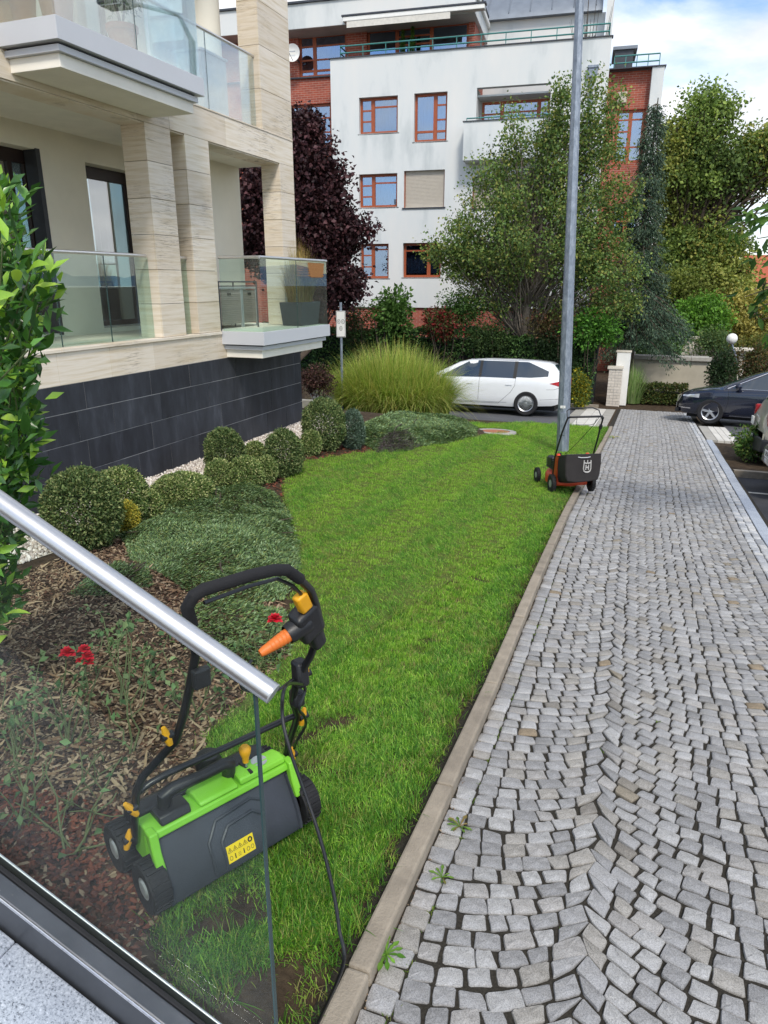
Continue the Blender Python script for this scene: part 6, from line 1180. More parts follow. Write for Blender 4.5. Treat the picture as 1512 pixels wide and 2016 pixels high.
f = G(975, 853); t = thing('manhole_cover', 'round rusty manhole cover with stone rim in the lawn edge', 'manhole cover', (f[0], f[1], gz(f[0], f[1])+.012), (-tiltg, 0, 0)); m = MB(); m.lathe([(.30, 0), (.30, .035), (.42, .035), (.43, 0)], n=32); m.build('rim', 'paver', t); m = MB(); m.lathe([(0, .03), (.29, .03), (.295, .0)], n=32); m.build('lid', 'terracotta', t)
m = MB(); m.box(-9.2, -5.3, 16.75, 16.95, -1.6, -1.02); m = m.build('low_wall', 'paver', None, .01); tag(m, 'low grey concrete wall behind the box ball by the building corner', 'wall')
f = G(1440, 905); bush('bay_shrub', 'loose green shrub in the small bed beside the grey-beige SUV', 'shrub', (1.95, 14.0, gz(1.95, 14)+.26), (.42, .45, .42), 1500, .075, ['#4f6f38', '#5f8040', '#3f5c30', '#7a8a48'], 'leaf', .5, .3)

# ------------------------------------------------------------------ stair railing with glass, steel rail and granite cheek (near left)
RY = 1.02; t = thing('stair_railing', 'glass stair railing with sloping steel handrail in the near left corner', 'railing', (0, 0, 0))
sl = (1.495-1.186)/(-1.189+.594); r0 = np.array([-.594, RY, 1.170]); r1 = np.array([-2.4, RY, 1.170+sl*(-2.4+.594)]); dr = (r1-r0)/np.linalg.norm(r1-r0)
m = MB(); m.tube([r0, r1], .0205, 24); m.build('handrail', 'steel', t, smooth=True); m = MB(); m.tube([r0-dr*.0035, r0+dr*.0005], .0206, 24); m.build('end_cap', 'hub', t, .001, True)
gx0, gx1 = -.632, -2.4; zt0 = 1.170+sl*(gx0+.594)-.012; zt1 = 1.170+sl*(gx1+.594)-.012; cz = lambda x: .234+(.529-.234)/(-1.399+.787)*(x+.787)
m = MB(); m.prism([(gx0, cz(gx0)-.1), (gx0, zt0), (gx1, zt1), (gx1, cz(gx1)-.1)], 1, RY-.005, RY+.005); m.build('glass_pane', 'railglass', t); m = MB(); m.box(gx0+.0002, gx0+.004, RY-.0055, RY+.0055, cz(gx0)-.1, zt0); m.build('pane_edge', 'glassedge', t)
def sloped(x0, x1, y0, y1, d0, d1, name, mat_, par, bev=.002):
    m = MB(); m.add([(x, y, cz(x)+d) for x in (x0, x1) for (y, d) in ((y0, d0), (y1, d0), (y1, d1), (y0, d1))], [(0,1,2,3),(7,6,5,4),(0,4,5,1),(1,5,6,2),(2,6,7,3),(3,7,4,0)]); return m.build(name, mat_, par, bev)
q = simple('channel_metal', '#5b5e63', .38, .7, var=.25, vs=6); MT['channel'] = q
sloped(-.60, -2.6, RY-.062, RY-.018, -.16, -.022, 'channel', 'channel', t, .003); sloped(-.60, -2.6, RY-.0175, RY-.0055, -.05, -.018, 'rubber_seal', 'rubber', t); sloped(-.60, -2.6, RY+.0055, RY+.012, -.05, -.012, 'glazing_bead', 'steel', t); sloped(-.60, -2.6, RY-.0655, RY-.0625, -.034, -.024, 'bright_edge', 'chrome', t, .001)
t = thing('stair_cheek', 'pale speckled granite stair coping in the bottom left corner', 'stair', (0, 0, 0)); xs_ = [-.60, -1.315, -2.1, -2.9]
for a_, b_ in zip(xs_, xs_[1:]): sloped(a_-.0015, b_+.0015, .40, RY-.066, -.30, -.135, 'coping_slab', 'granite', t, .004)
sloped(-.62, -2.9, .45, RY+.02, -1.2, -.301, 'cheek_wall', 'paver', t)
# ------------------------------------------------------------------ scarifier on the lawn edge
gs = 0.08-S*1.716+.0; SC = thing('scarifier', 'lime green and black electric scarifier with folding handle behind the glass', 'scarifier', (-1.163, 1.716, -.0573), (0, 0, 0))
wv_ = np.array([.46065, .88758, 0]); dv_ = np.array([-.88758, .46065, 0]); SC.rotation_euler = (0, 0, math.atan2(.88758, .46065))     # local x = width, local y = away
def slope_rot(): pass
# handle: black tube, points in (width, away, up)
HL = [(-.309, .134, .20), (-.313, .09, .33), (-.316, .042, .458), (-.301, .015, .522), (-.204, -.028, .625), (-.192, -.08, .74), (-.186, -.117, .835), (-.184, -.175, .974), (-.215, -.232, 1.10)]
HT = [(-.215, -.232, 1.10), (-.236, -.258, 1.165), (-.222, -.272, 1.198), (-.195, -.274, 1.207), (-.05, -.272, 1.206), (.026, -.270, 1.199), (.072, -.263, 1.184), (.13, -.242, 1.133)]
HR = [(.13, -.242, 1.133), (.19, -.212, 1.07), (.227, -.186, 1.001), (.268, -.150, .915), (.28, -.133, .874), (.273, -.087, .764), (.248, -.052, .681)]
HR2 = [(.248, -.052, .70), (.240, -.03, .62), (.25, -.0, .557), (.295, .04, .46), (.300, .062, .41), (.292, .10, .31), (.290, .125, .22)]
m = MB(); m.tube(HL, .013, 10); m.build('handle_tube', 'tube', SC, smooth=True); m = MB(); m.tube(HT, .0175, 12); m.build('foam_grip', 'foam', SC, smooth=True); m = MB(); m.tube(HR, .013, 10); m.build('handle_tube', 'tube', SC, smooth=True); m = MB(); m.tube(HR2, .013, 10); m.build('handle_tube', 'tube', SC, smooth=True)
m = MB(); m.tube([(-.312, .046, .45), (-.27, .04, .468), (-.214, .034, .478), (0.0, .036, .47), (.25, .045, .46), (.296, .045, .455)], .0115, 10); m.build('cross_bar', 'tube', SC, smooth=True)
m = MB(); m.tube([(-.19, -.262, 1.165), (-.05, -.25, 1.165), (.05, -.245, 1.158), (.11, -.232, 1.115), (.165, -.205, 1.055)], .006, 8); m.build('bail_wire', 'tube', SC, smooth=True)
m = MB(); m.obox((.205, -.165, .945), ((.45, .2, -1), (1, .1, .45), (0, 1, .2)), (.062, .05, .034)); m.obox((.245, -.14, .89), ((.45, .2, -1), (1, .1, .45), (0, 1, .2)), (.075, .03, .03)); m.build('switch_box', 'blackplastic', SC, .018, True, 3)
m = MB(); m.obox((.168, -.198, 1.032), ((.5, .2, -1), (1, 0, .5), (0, 1, 0)), (.036, .022, .018)); m.build('switch_lever', 'yellow', SC, .008, True)
m = MB(); m.lathe([(.030, 0), (.034, .015), (.034, .07), (.03, .08)], (0, 0, 0), 'x', 18); k = m.build('socket_shroud', 'blackplastic', SC, smooth=True); k.location = (.125, -.170, .925); k.rotation_euler = (0, R(-18), R(-6))
m = MB(); m.lathe([(0, -.125), (.013, -.125), (.017, -.11), (.024, -.03), (.027, .03), (.027, .045), (0, .05)], (0, 0, 0), 'x', 18); pg = m.build('plug', 'orange', SC, smooth=True); pg.scale = (.72, .85, .85); pg.location = (.115, -.172, .921); pg.rotation_euler = (0, R(-18), R(-6))
for i in range(5): r_ = MB(); r_.lathe([(.0262-.0016*i, -.004), (.0278-.0016*i, 0), (.0262-.0016*i, .004)], (.0-.018*i, 0, 0), 'x', 16); r_.build('grip_rib', 'orange', pg, smooth=True)
def lever(p, ax, name='clamp_lever'):
    m = MB(); a = np.array(ax, float); a = a/np.linalg.norm(a); p = np.array(p); m.tube([p-a*.034, p-a*.01, p+a*.012, p+a*.034], [.009, .013, .012, .007], 8); o = m.build(name, 'yellow', SC, smooth=True); b = MB(); b.lathe([(0, -.016), (.012, -.016), (.012, .02), (0, .02)], (p[0], p[1]+.0, p[2]), 'x', 12); b.build('clamp_bolt', 'blackplastic', o, smooth=True)
lever((-.238, -.05, .672), (-.25, 0, 1)); lever((-.335, .05, .40), (-.5, 0, .9)); lever((-.332, .12, .235), (.3, 0, 1)); lever((.278, -.045, .672), (.2, .1, 1)); lever((.325, .048, .435), (.25, 0, 1)); lever((.318, .12, .23), (0, 0, 1))
m = MB(); m.obox((-.178, -.185, .905), ((0, 0, 1), (1, 0, 0), (0, 1, 0)), (.03, .026, .012)); m.build('cable_clip', 'blackplastic', SC, .006)
m = MB(); m.obox((.252, -.05, .69), ((.1, .2, 1), (1, 0, 0), (0, 1, 0)), (.045, .024, .024)); m.build('cable_hook', 'blackplastic', SC, .01, True); m = MB(); m.obox((.262, -.01, .57), ((.1, .2, 1), (1, 0, 0), (0, 1, 0)), (.03, .022, .022)); m.build('cable_hook', 'blackplastic', SC, .01, True)
# housing
flapP = [(.10, .235), (.075, .215), (.035, .15), (.005, .09), (-.012, .035), (-.010, .012)]
V = []; nu = 12
for i in range(nu+1):
    u = -.268+.53*i/nu
    for (y, z) in flapP: V.append((u, y, z))
V2 = [(a, b+.012, c) for a, b, c in V]; k = len(flapP); nn_ = len(V); Fq = [(i*k+j, (i+1)*k+j, (i+1)*k+j+1, i*k+j+1) for i in range(nu) for j in range(k-1)]; m = MB(); m.add(V+V2, Fq+[tuple(a+nn_ for a in f[::-1]) for f in Fq]+[(j, j+1, nn_+j+1, nn_+j) for j in range(k-1)]+[(nu*k+j, nu*k+j+1, nn_+nu*k+j+1, nn_+nu*k+j) for j in range(k-1)]+[(i*k+k-1, (i+1)*k+k-1, nn_+(i+1)*k+k-1, nn_+i*k+k-1) for i in range(nu)]); flap = m.build('rear_flap', 'flap', SC, smooth=True)
def on_flap(u, z, d=.004): y = float(np.interp(-z, [-q[1] for q in flapP], [q[0] for q in flapP])); return (u, y-d, z)
for rib in ([(-.10, .03), (-.10, .135), (-.055, .185), (.09, .195), (.16, .16)], [(-.055, .03), (-.055, .12), (-.02, .155), (.08, .16), (.14, .12)]): m = MB(); P_ = [on_flap(rib[i][0]+(rib[i+1][0]-rib[i][0])*s_, rib[i][1]+(rib[i+1][1]-rib[i][1])*s_, .001) for i in range(len(rib)-1) for s_ in (0, .33, .66)]; m.tube(P_, .006, 6); m.build('moulded_rib', 'flap', flap, smooth=True)
for u in (-.263, .252): m = MB(); m.tube([on_flap(u, z, .002) for z in (.21, .16, .11, .06, .02)], .009, 6); m.build('edge_rib', 'flap', flap, smooth=True)
def lab(u0, u1, z0, z1, d): return [on_flap(u0, z0, d), on_flap(u1, z0, d), on_flap(u1, z1, d), on_flap(u0, z1, d)]
m = MB(); q = lab(-.055, .058, .043, .10, .0035); m.add(q+[(a, b+.002, c) for a, b, c in q], [(0, 1, 2, 3), (7, 6, 5, 4), (0, 4, 5, 1), (1, 5, 6, 2), (2, 6, 7, 3), (3, 7, 4, 0)]); la = m.build('warning_label', 'labelyellow', flap, .0008)
m = MB()
for i in range(4):
    u = -.045+.020*i; z = .078
    for (a_, b_) in (((u, z), (u+.008, z+.015)), ((u+.008, z+.015), (u+.016, z)), ((u+.016, z), (u, z))): m.tube([on_flap(*a_, .0042), on_flap(*b_, .0042)], .0007, 4)
    m.tube([on_flap(u+.008, z+.003, .0042), on_flap(u+.008, z+.009, .0042)], .0009, 4)
for i in range(6):
    u = -.044+.017*i; z = .052
    if i in (1, 3): m.tube([on_flap(u+.006, z, .0042), on_flap(u+.006, z+.012, .0042)], .002, 5); m.tube([on_flap(u+.006, z+.0135, .0042), on_flap(u+.006, z+.016, .0042)], .0018, 5)
    elif i == 2: [m.tube([on_flap(u, z+.002+.005*k, .0042), on_flap(u+.011, z+.002+.005*k, .0042)], .0007, 4) for k in range(3)]
    else: m.tube([on_flap(u+.006+.0055*math.cos(k*.7), z+.007+.007*math.sin(k*.7), .0042) for k in range(10)], .0008, 4)
m.tube([on_flap(.043+.007*math.cos(k*.7), .086+.0075*math.sin(k*.7), .0042) for k in range(10)], .0024, 5); m.build('label_symbols', 'ink', la)
# green shell with stepped top and side cheeks
m = MB(); top = [(.055, .232), (.062, .258), (.11, .262), (.17, .252), (.20, .22), (.20, .11), (.10, .11), (.11, .225)]; m.prism([(a, b) for a, b in top], 0, -.285, .275); sh = m.build('green_shell', 'lime', SC, .006, True)
for u0, u1 in ((-.292, -.262), (.252, .280)): m = MB(); m.prism([(.045, .268), (.03, .20), (.005, .15), (.004, .14), (.02, .135), (.055, .19), (.09, .268)], 0, u0, u1); m.build('green_cheek', 'lime', sh, .005, True)
m = MB(); m.prism([(.062, .262), (.07, .275), (.12, .285), (.165, .275), (.18, .25)], 0, -.10, .05); m.build('raised_hood', 'lime', sh, .006, True); m = MB(); m.prism([(.065, .262), (.07, .285), (.10, .292), (.15, .28), (.16, .262)], 0, .06, .25); m.build('raised_hood', 'lime', sh, .006, True); m = MB(); m.prism([(.065, .262), (.08, .29), (.14, .29), (.17, .262)], 0, -.24, -.13); m.build('raised_hood', 'blackplastic', sh, .006, True)
m = MB(); m.tube([(-.20, .13, .27), (-.195, .12, .335), (-.17, .115, .348), (-.06, .11, .345), (.02, .11, .348), (.045, .115, .335), (.05, .13, .28)], [.024, .026, .022, .020, .022, .026, .024], 10); m.build('carry_handle', 'blackplastic', SC, smooth=True)
m = MB(); m.lathe([(0, 0), (.045, 0), (.05, .03), (.04, .06), (0, .07)], (.02, .22, .27), n=18); m.build('motor_cap', 'blackplastic', SC, smooth=True)
m = MB(); m.tube([(.115, .115, .27), (.105, .10, .335)], .004, 6); m.build('depth_lever', 'hub', SC); m = MB(); m.lathe([(0, 0), (.011, 0), (.013, .02), (.020, .038), (.022, .055), (.014, .066), (0, .068)], (.102, .095, .325), n=14); m.build('depth_knob', 'yellow', SC, smooth=True); m = MB(); m.obox((.11, .112, .287), ((1, 0, 0), (0, 1, 0), (0, 0, 1)), (.006, .04, .004)); m.build('lever_slot', 'ink', SC); m = MB(); m.lathe([(0, .0), (.03, 0), (.03, .002), (0, .0025)], (.165, .11, .289), n=18); m.build('print_badge', 'hub', SC)
m = MB(); m.box(-.27, .26, .10, .20, .03, .109); m.prism([(.201, .04), (.201, .235), (.26, .24), (.32, .20), (.34, .12), (.33, .04)], 0, -.27, .26); m.build('underside', 'blackplastic', SC, .01)
for (u, y, r_) in ((-.30, .045, .086), (-.30, .28, .086), (.30, .045, .086), (.30, .28, .086)):
    m = MB(); m.lathe([(r_*.45, -.03), (r_*.93, -.034), (r_, -.022), (r_*.97, 0), (r_, .022), (r_*.93, .034), (r_*.45, .03)], (u, y, r_), 'x', 26); w_ = m.build('wheel', 'rubber', SC, smooth=True); m = MB()
    for k in range(22): a_ = 2*math.pi*k/22; m.obox((u, y+r_*math.cos(a_), r_+r_*math.sin(a_)), ((1, 0, 0), (0, math.cos(a_), math.sin(a_)), (0, -math.sin(a_), math.cos(a_))), (.028, .0035, .004))
    m.build('tread', 'rubber', w_); sd = -1 if u < 0 else 1; m = MB(); m.lathe([(0, sd*.036), (r_*.28, sd*.034), (r_*.34, sd*.028), (r_*.44, sd*.03)], (u, y, r_), 'x', 20); m.build('hub_cap', 'hub', w_, smooth=True)
    for k in range(5): a_ = 2*math.pi*k/5; h = MB(); h.lathe([(0, 0), (.011, 0)], (u-sd*.0345, y+.058*math.cos(a_), r_+.058*math.sin(a_)), 'x', 10); h.build('wheel_hole', 'ink', w_)
# power cable: from the plug, past the handle, down over the kerb
def SW(p): a = SC.rotation_euler.z; return np.array([SC.location.x+p[0]*math.cos(a)-p[1]*math.sin(a), SC.location.y+p[0]*math.sin(a)+p[1]*math.cos(a), SC.location.z+p[2]])
def smoothpath(P, n=8):
    P = [np.array(p, float) for p in P]; P = [2*P[0]-P[1]]+P+[2*P[-1]-P[-2]]; out = []
    for i in range(1, len(P)-2):
        for k in range(n):
            t_ = k/n; a, b, c, d = P[i-1:i+3]; out.append(.5*(2*b+(c-a)*t_+(2*a-5*b+4*c-d)*t_**2+(3*b-a-3*c+d)*t_**3))
    return out+[P[-2]]
def ry_(x, y, yy): return atY(x, y, yy)
cab = [SW((.0, -.165, .885)), SW((-.03, -.16, .85)), SW((-.02, -.14, .78)), SW((.12, -.10, .70)), SW((.225, -.055, .68)), SW((.245, -.075, .66)), atY(563, 1350, 1.56), atY(556, 1410, 1.50), atY(572, 1480, 1.46), atY(600, 1560, 1.44), atY(630, 1650, 1.40), atY(655, 1750, 1.36), atY(668, 1830, 1.32), atY(675, 1900, 1.28)]
e = cab[-1]; cab += [np.array([-.66, 1.27, gz(-.66, 1.27)+.065]), np.array([-.655, 1.1, gz(-.66, 1.1)+.066]), np.array([-.64, .8, gz(-.64, .8)+.066]), np.array([-.5, .5, gz(-.5, .5)+.02])]
m = MB(); m.tube(smoothpath(cab, 7), .0052, 8); o = m.build('power_cable', 'tube', None, smooth=True); tag(o, 'black power cable hanging from the scarifier handle down to the kerb', 'cable')
cab2 = [SW((.225, -.055, .68)), SW((.27, -.05, .62)), SW((.235, -.06, .56)), SW((.275, -.03, .50)), SW((.30, .0, .43)), SW((.28, .03, .36)), SW((.295, .07, .30))]; m = MB(); m.tube(smoothpath(cab2, 6), .0055, 7); m.build('cable_loop', 'tube', o, smooth=True)

# ------------------------------------------------------------------ lawn mower
f0 = np.array([(-1.033-.493)/2, (9.151+9.428)/2]); MO = thing('lawn_mower', 'orange and black petrol lawn mower with dark grass bag, parked across the kerb', 'lawn mower', (f0[0], f0[1], gz(*f0)+.03), (-.04, 0, math.atan2(.277, .541))); MO.scale = (.80, .95, 1.03)
# bag hangs behind (towards the viewer): local y < 0
bagP = [(-.27, .50), (.27, .50), (.25, .14), (.12, .10), (-.24, .09)]
V = []; sec = [(-.36, 1.0, 0), (-.345, 1.03, .003), (-.20, 1.02, -.035), (-.02, .95, -.08)]
def bagsec(y, k, lift): return [(x*k, y, z+lift) for x, z in ((-.28, .54), (.0, .545), (.28, .54), (.285, .42), (.275, .28), (.25, .215), (.08, .20), (-.1, .195), (-.24, .21), (-.275, .28), (-.285, .42))]
n = 11
for y, k, l in sec: V += bagsec(y, k, l)
m = MB(); m.add(V, [(i*n+j, i*n+(j+1) % n, (i+1)*n+(j+1) % n, (i+1)*n+j) for i in range(len(sec)-1) for j in range(n)]+[tuple(range(n)), tuple((len(sec)-1)*n+j for j in range(n))]); bg_ = m.build('grass_bag', 'bag', MO, .02, True, 3)
m = MB(); m.tube([(-.28, -.355, .543), (.28, -.355, .543), (.28, -.03, .465), (-.28, -.03, .465), (-.28, -.355, .543)], .008, 6); m.build('bag_frame', 'tube', bg_); m = MB(); m.tube([(-.10, -.37, .515), (-.05, -.375, .508), (.05, -.375, .508), (.10, -.37, .515)], .007, 6); m.build('bag_handle', 'hub', bg_)
# emblem: crowned ring with a letter in it
m = MB(); ey = -.3675; ex, ez = .06, .39; ringpts = [(-.055, .055), (-.06, -.02), (-.05, -.05), (-.02, -.065), (.02, -.065), (.05, -.05), (.06, -.02), (.055, .055)]
m.tube([(ex+a, ey, ez+b) for a, b in ringpts], .010, 6); m.tube([(ex-.055, ey, ez+.055), (ex-.02, ey, ez+.045), (ex+.02, ey, ez+.045), (ex+.055, ey, ez+.055)], .008, 6)
for a in (-.055, 0, .055): m.tube([(ex+a, ey, ez+.045), (ex+a, ey, ez+.085)], [.011, .007], 6)
m.box(ex-.028, ex-.014, ey-.004, ey+.004, ez-.036, ez+.028); m.box(ex+.014, ex+.028, ey-.004, ey+.004, ez-.036, ez+.028); m.box(ex-.014, ex+.014, ey-.004, ey+.004, ez-.011, ez+.003); m.build('emblem', 'logo', bg_)
# deck, engine
m = MB(); m.add([(x*s_, y0+y*s_, z) for (s_, z) in ((1, .06), (1, .15), (.88, .20), (.6, .235)) for x, y in [(.27*math.cos(a)*(1.0), .32*math.sin(a)) for a in np.linspace(0, 2*math.pi, 21)[:-1]] for y0 in (.36,)], [(i*20+j, i*20+(j+1) % 20, (i+1)*20+(j+1) % 20, (i+1)*20+j) for i in range(3) for j in range(20)]+[tuple(60+j for j in range(20))]); m.build('deck', 'mowerorange', MO, 0, True)
m = MB(); m.box(-.265, .265, -.02, .32, .08, .20); m.build('deck_rear', 'mowerorange', MO, .02, True); m = MB(); m.prism([(-.03, .18), (-.04, .46), (.02, .50), (.12, .42), (.16, .2)], 0, -.275, -.215); m.build('side_guard', 'mowerorange', MO, .015, True); m = MB(); m.prism([(-.03, .18), (-.04, .46), (.02, .50), (.12, .42), (.16, .2)], 0, .215, .275); m.build('side_guard', 'mowerorange', MO, .015, True)
m = MB(); m.lathe([(.15, .235), (.16, .26), (.16, .36), (.13, .39), (.07, .40), (0, .40)], (0, .36, 0), n=24); m.build('engine', 'blackplastic', MO, smooth=True); m = MB(); m.box(-.24, -.13, .28, .46, .27, .40); m.build('air_filter', 'blackplastic', MO, .02, True); m = MB(); m.box(-.20, -.10, .12, .26, .25, .44); m.build('fuel_tank', 'blackplastic', MO, .025, True); m = MB(); m.lathe([(0, 0), (.028, 0), (.028, .03), (0, .032)], (-.20, .19, .31), 'x', 14); m.build('primer_cap', 'mowerorange', MO); m = MB(); m.lathe([(0, .0), (.035, 0), (.035, .03), (0, .034)], (-.15, .19, .44), n=14); m.build('fuel_cap', 'ink', MO)
for k in range(6): m = MB(); m.box(-.235+.0, -.20, .20, .50, .245+.022*k, .256+.022*k); m.build('cooling_fin', 'greymetal', MO)
for (x, y, r_) in ((-.335, .0, .115), (.335, .0, .115), (-.31, .66, .095), (.31, .66, .095)):
    m = MB(); m.lathe([(r_*.4, -.028), (r_*.92, -.032), (r_, -.02), (r_, .02), (r_*.92, .032), (r_*.4, .028)], (x, y, r_), 'x', 24); w_ = m.build('wheel', 'rubber', MO, smooth=True); m = MB()
    for k in range(20): a_ = 2*math.pi*k/20; m.obox((x, y+r_*math.cos(a_), r_+r_*math.sin(a_)), ((1, 0, 0), (0, math.cos(a_), math.sin(a_)), (0, -math.sin(a_), math.cos(a_))), (.027, .005, .006))
    m.build('tread', 'rubber', w_); sd = -1 if x < 0 else 1; m = MB(); m.lathe([(0, sd*.034), (r_*.42, sd*.03), (r_*.5, sd*.02)], (x, y, r_), 'x', 18); m.build('hub_cap', 'hub', w_)
m = MB(); hn = [(-.26, .03, .2), (-.262, -.02, .46), (-.255, -.16, .72), (-.25, -.2, .80), (-.235, -.32, .985), (-.21, -.345, 1.0), (.21, -.345, 1.0), (.235, -.32, .985), (.25, -.2, .80), (.255, -.16, .72), (.262, -.02, .46), (.26, .03, .2)]; m.tube([(a*1.22, b, c) for a, b, c in hn], .013, 8); m.build('handle', 'tube', MO, smooth=True)
m = MB(); m.tube([(-.28, -.30, .96), (-.26, -.22, 1.06), (-.18, -.18, 1.085), (.18, -.18, 1.085), (.26, -.22, 1.06), (.28, -.30, .96)], .008, 6); m.build('control_bail', 'tube', MO, smooth=True); m = MB(); m.tube([(-.14, -.33, .985), (-.14, -.31, .90), (.10, -.31, .895), (.16, -.30, .91), (.19, -.31, .97)], .004, 5); m.build('drive_bail', 'tube', MO); m = MB(); m.obox((.298, -.24, .86), ((0, -.5, 1), (1, 0, 0), (0, 1, .5)), (.03, .022, .018)); m.build('cable_clamp', 'blackplastic', MO, .008)
m = MB(); m.tube(smoothpath([(.22, -.31, .98), (.17, -.2, .85), (.05, .05, .6), (-.05, .2, .45)], 6), .004, 5); m.build('starter_cord', 'tube', MO)

# ------------------------------------------------------------------ roses, weeds, loose leaves
RS = ['#5b7a50', '#6d8a5c', '#4a6845', '#86996a', '#7b8f66']
def rose(label, f, tips, n_leaf, flowers=(), dead=False, group='rose bushes in the mulch bed'):
    f = np.array(f, float); t = thing('rose_bush', label, 'rose bush', tuple(f), group=group); m = MB(); P = []
    for e in tips:
        e = np.array(e)-f; q = limb_curve((RNG.normal(0, .03), RNG.normal(0, .03), -.02), e, .03, .10, 6); m.tube(q, [.0055, .005, .0045, .004, .0035, .003, .0022], 6, False)
        for k in range(3): i = RNG.integers(2, 6); d = norm(RNG.normal(0, 1, 3)+np.array([0, 0, .5])); s2 = q[i]+d*RNG.uniform(.06, .16); m.tube([q[i], (q[i]+s2)/2+RNG.normal(0, .006, 3), s2], [.003, .0024, .0018], 5, False); P += [s2+RNG.normal(0, .022, 3) for _ in range(max(1, n_leaf//4))]
        P += [q[6]+RNG.normal(0, .03, 3) for _ in range(max(1, n_leaf//2))]
    m.build('cane', 'stem', t)
    if n_leaf: P = np.array(P); leaf_cloud('leaves', P, .042, palette(RS, len(P), .15), 'leaf', t, .62, None, .7)
    for (c, r) in flowers:
        c = np.array(c)-f; h = bpy.data.objects.new('flower', None); V = []; F = []
        for k in range(22):
            a = k*2.4; tl = .2+1.9*k/22; d = np.array([math.cos(a)*math.sin(tl), math.sin(a)*math.sin(tl), math.cos(tl)]); up = np.array([-math.cos(a)*math.cos(tl), -math.sin(a)*math.cos(tl), math.sin(tl)]); sd = np.cross(d, up); o_ = len(V); L_ = r*(.6+.5*k/22)
            V += [c, c+d*L_*.6+sd*L_*.45+up*L_*.15, c+d*L_+up*L_*.12, c+d*L_*.6-sd*L_*.45+up*L_*.15]; F += [(o_, o_+1, o_+2), (o_, o_+2, o_+3)]
        npmesh('flower', V, F, 'rose', None, t)
    return t
def gp(x, y, h): p = G(x, y); return np.array([p[0], p[1], p[2]+h])
def up(x, y, Y): return atY(x, y, Y)
rose('rose bush with two red flower heads behind the glass', G(140, 1480), [up(130, 1285, 2.25), up(175, 1290, 2.28), up(60, 1330, 2.3), up(240, 1250, 2.5), up(205, 1240, 2.4), up(95, 1360, 2.2)], 16, [(up(133, 1284, 2.22), .04), (up(165, 1278, 2.25), .032), (up(172, 1292, 2.24), .032), (up(174, 1303, 2.23), .026), (up(157, 1300, 2.24), .02)])
rose('rose bush with a single red flower beside the scarifier plug', G(500, 1330), [up(541, 1220, 3.1), up(470, 1260, 3.1), up(420, 1300, 2.9), up(500, 1250, 3.2)], 18, [(up(541, 1218, 3.05), .045)])
rose('pale-leaved rose bush under the steel handrail', G(250, 1400), [up(190, 1200, 2.9), up(260, 1220, 2.9), up(230, 1240, 2.8), up(300, 1290, 2.8), up(330, 1250, 3.0)], 20)
rose('bare thorny rose canes in the near left of the mulch bed', G(60, 1640), [up(20, 1440, 1.75), up(110, 1470, 1.8), up(70, 1380, 1.9), up(200, 1480, 1.9), up(235, 1500, 2.0), up(0, 1560, 1.6)], 4)
rose('bare rose canes leaning against the scarifier wheel', G(150, 1690), [up(230, 1560, 1.75), up(250, 1640, 1.6), up(240, 1490, 1.9), up(90, 1500, 1.75), up(30, 1580, 1.6)], 3)
rose('leafy rose shoots at the left edge under the laurel', G(20, 1520), [up(10, 1330, 2.2), up(40, 1370, 2.2), up(20, 1400, 2.1), up(60, 1420, 2.0)], 14)
rose('thin tall rose cane in the middle of the bed, left of the handle tube', G(265, 1500), [up(250, 1240, 2.4), up(290, 1330, 2.4), up(200, 1380, 2.3)], 8)
rose('thin green canes between the handle tubes of the scarifier', G(380, 1420), [up(350, 1300, 2.5), up(420, 1320, 2.6), up(330, 1370, 2.5), up(450, 1350, 2.7)], 12)
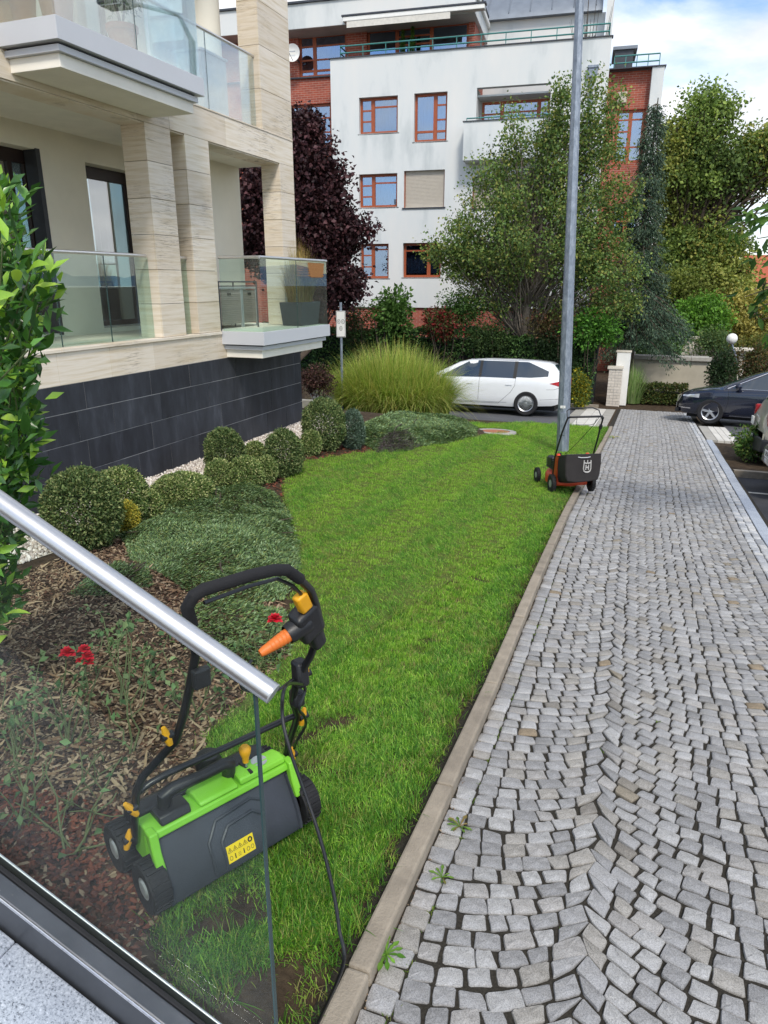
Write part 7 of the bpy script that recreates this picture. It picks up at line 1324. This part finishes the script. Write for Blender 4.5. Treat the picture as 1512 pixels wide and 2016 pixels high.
# weeds on the path and kerb
def weed(label, f, n, L_, cols, name='weed'):
    f = np.array(f); t = thing(name, label, 'weed', (f[0], f[1], f[2]+.004))
    me = None
    for k in range(n):
        a = 2*math.pi*k/n+RNG.normal(0, .2); l = L_*RNG.uniform(.6, 1.1); V = []; ts = [0, .2, .4, .55, .7, .85, 1]; ws = [.06, .3, .55, .4, .95, .7, .05]
        for tt, ww in zip(ts, ws): r_ = l*tt; z = .35*l*math.sin(min(1, tt*1.2)*2.2)*.5; sx, sy = -math.sin(a)*l*.14*ww, math.cos(a)*l*.14*ww; V += [(math.cos(a)*r_+sx, math.sin(a)*r_+sy, z+.003), (math.cos(a)*r_, math.sin(a)*r_, z), (math.cos(a)*r_-sx, math.sin(a)*r_-sy, z+.003)]
        F = [q for i in range(6) for q in ((3*i, 3*i+1, 3*i+4, 3*i+3), (3*i+1, 3*i+2, 3*i+5, 3*i+4))]; npmesh('leaf', V, F, 'leaf', np.tile(palette(cols, 1, .15), (len(V), 1)), t, True)
    return t
weed('dandelion rosette growing in the joint beside the kerb, nearest the viewer', G(760, 1882), 12, .065, ['#5b8a2e', '#4a7526', '#6f9a3a'])
weed('weed with long leaves in the cobbles below the purple leaf', G(870, 1730), 8, .05, ['#5b7a34', '#6a8a3c', '#7d7a44'])
weed('straggly weed in the cobbles right of the purple leaf', G(905, 1630), 11, .06, ['#5b7a34', '#6a8a3c', '#8a7a4c'])
weed('small weed against the kerb half way along the path', G(1012, 1185), 6, .05, ['#5b7a34', '#6a8a3c'])
weed('yellow-green weed on the cobbles beyond the mower', G(1208, 862), 9, .16, ['#8a9a3c', '#a3a044', '#6a8a3c'])
def fallen(label, f, L_, col, rz):
    V = []; ts = [0, .15, .4, .65, .88, 1]; ws = [.05, .45, 1, .85, .4, .03]
    for tt, ww in zip(ts, ws): V += [(-L_*.22*ww, L_*tt, .012*ww+.02*tt*(1-tt)), (0, L_*tt, .004+.03*tt*(1-tt)), (L_*.22*ww, L_*tt, .010*ww+.02*tt*(1-tt))]
    o = npmesh('fallen_leaf', V, [q for i in range(5) for q in ((3*i, 3*i+1, 3*i+4, 3*i+3), (3*i+1, 3*i+2, 3*i+5, 3*i+4))], 'leaf', np.tile(srgb(col), (18, 1)), None, True); o.location = (f[0], f[1], f[2]+.004); o.rotation_euler = (0, 0, rz); tag(o, label, 'leaf', 'fallen leaves on the cobbles')
fallen('dark purple fallen leaf on the cobbles beside the kerb', G(847, 1665), .055, '#4a2436', .6); fallen('long tan fallen leaf against the kerb', G(803, 1757), .07, '#b5855a', 2.6-2.2); fallen('rust-red fallen leaf against the kerb, farther up the path', G(945, 1425), .05, '#8a4a34', 1.2)
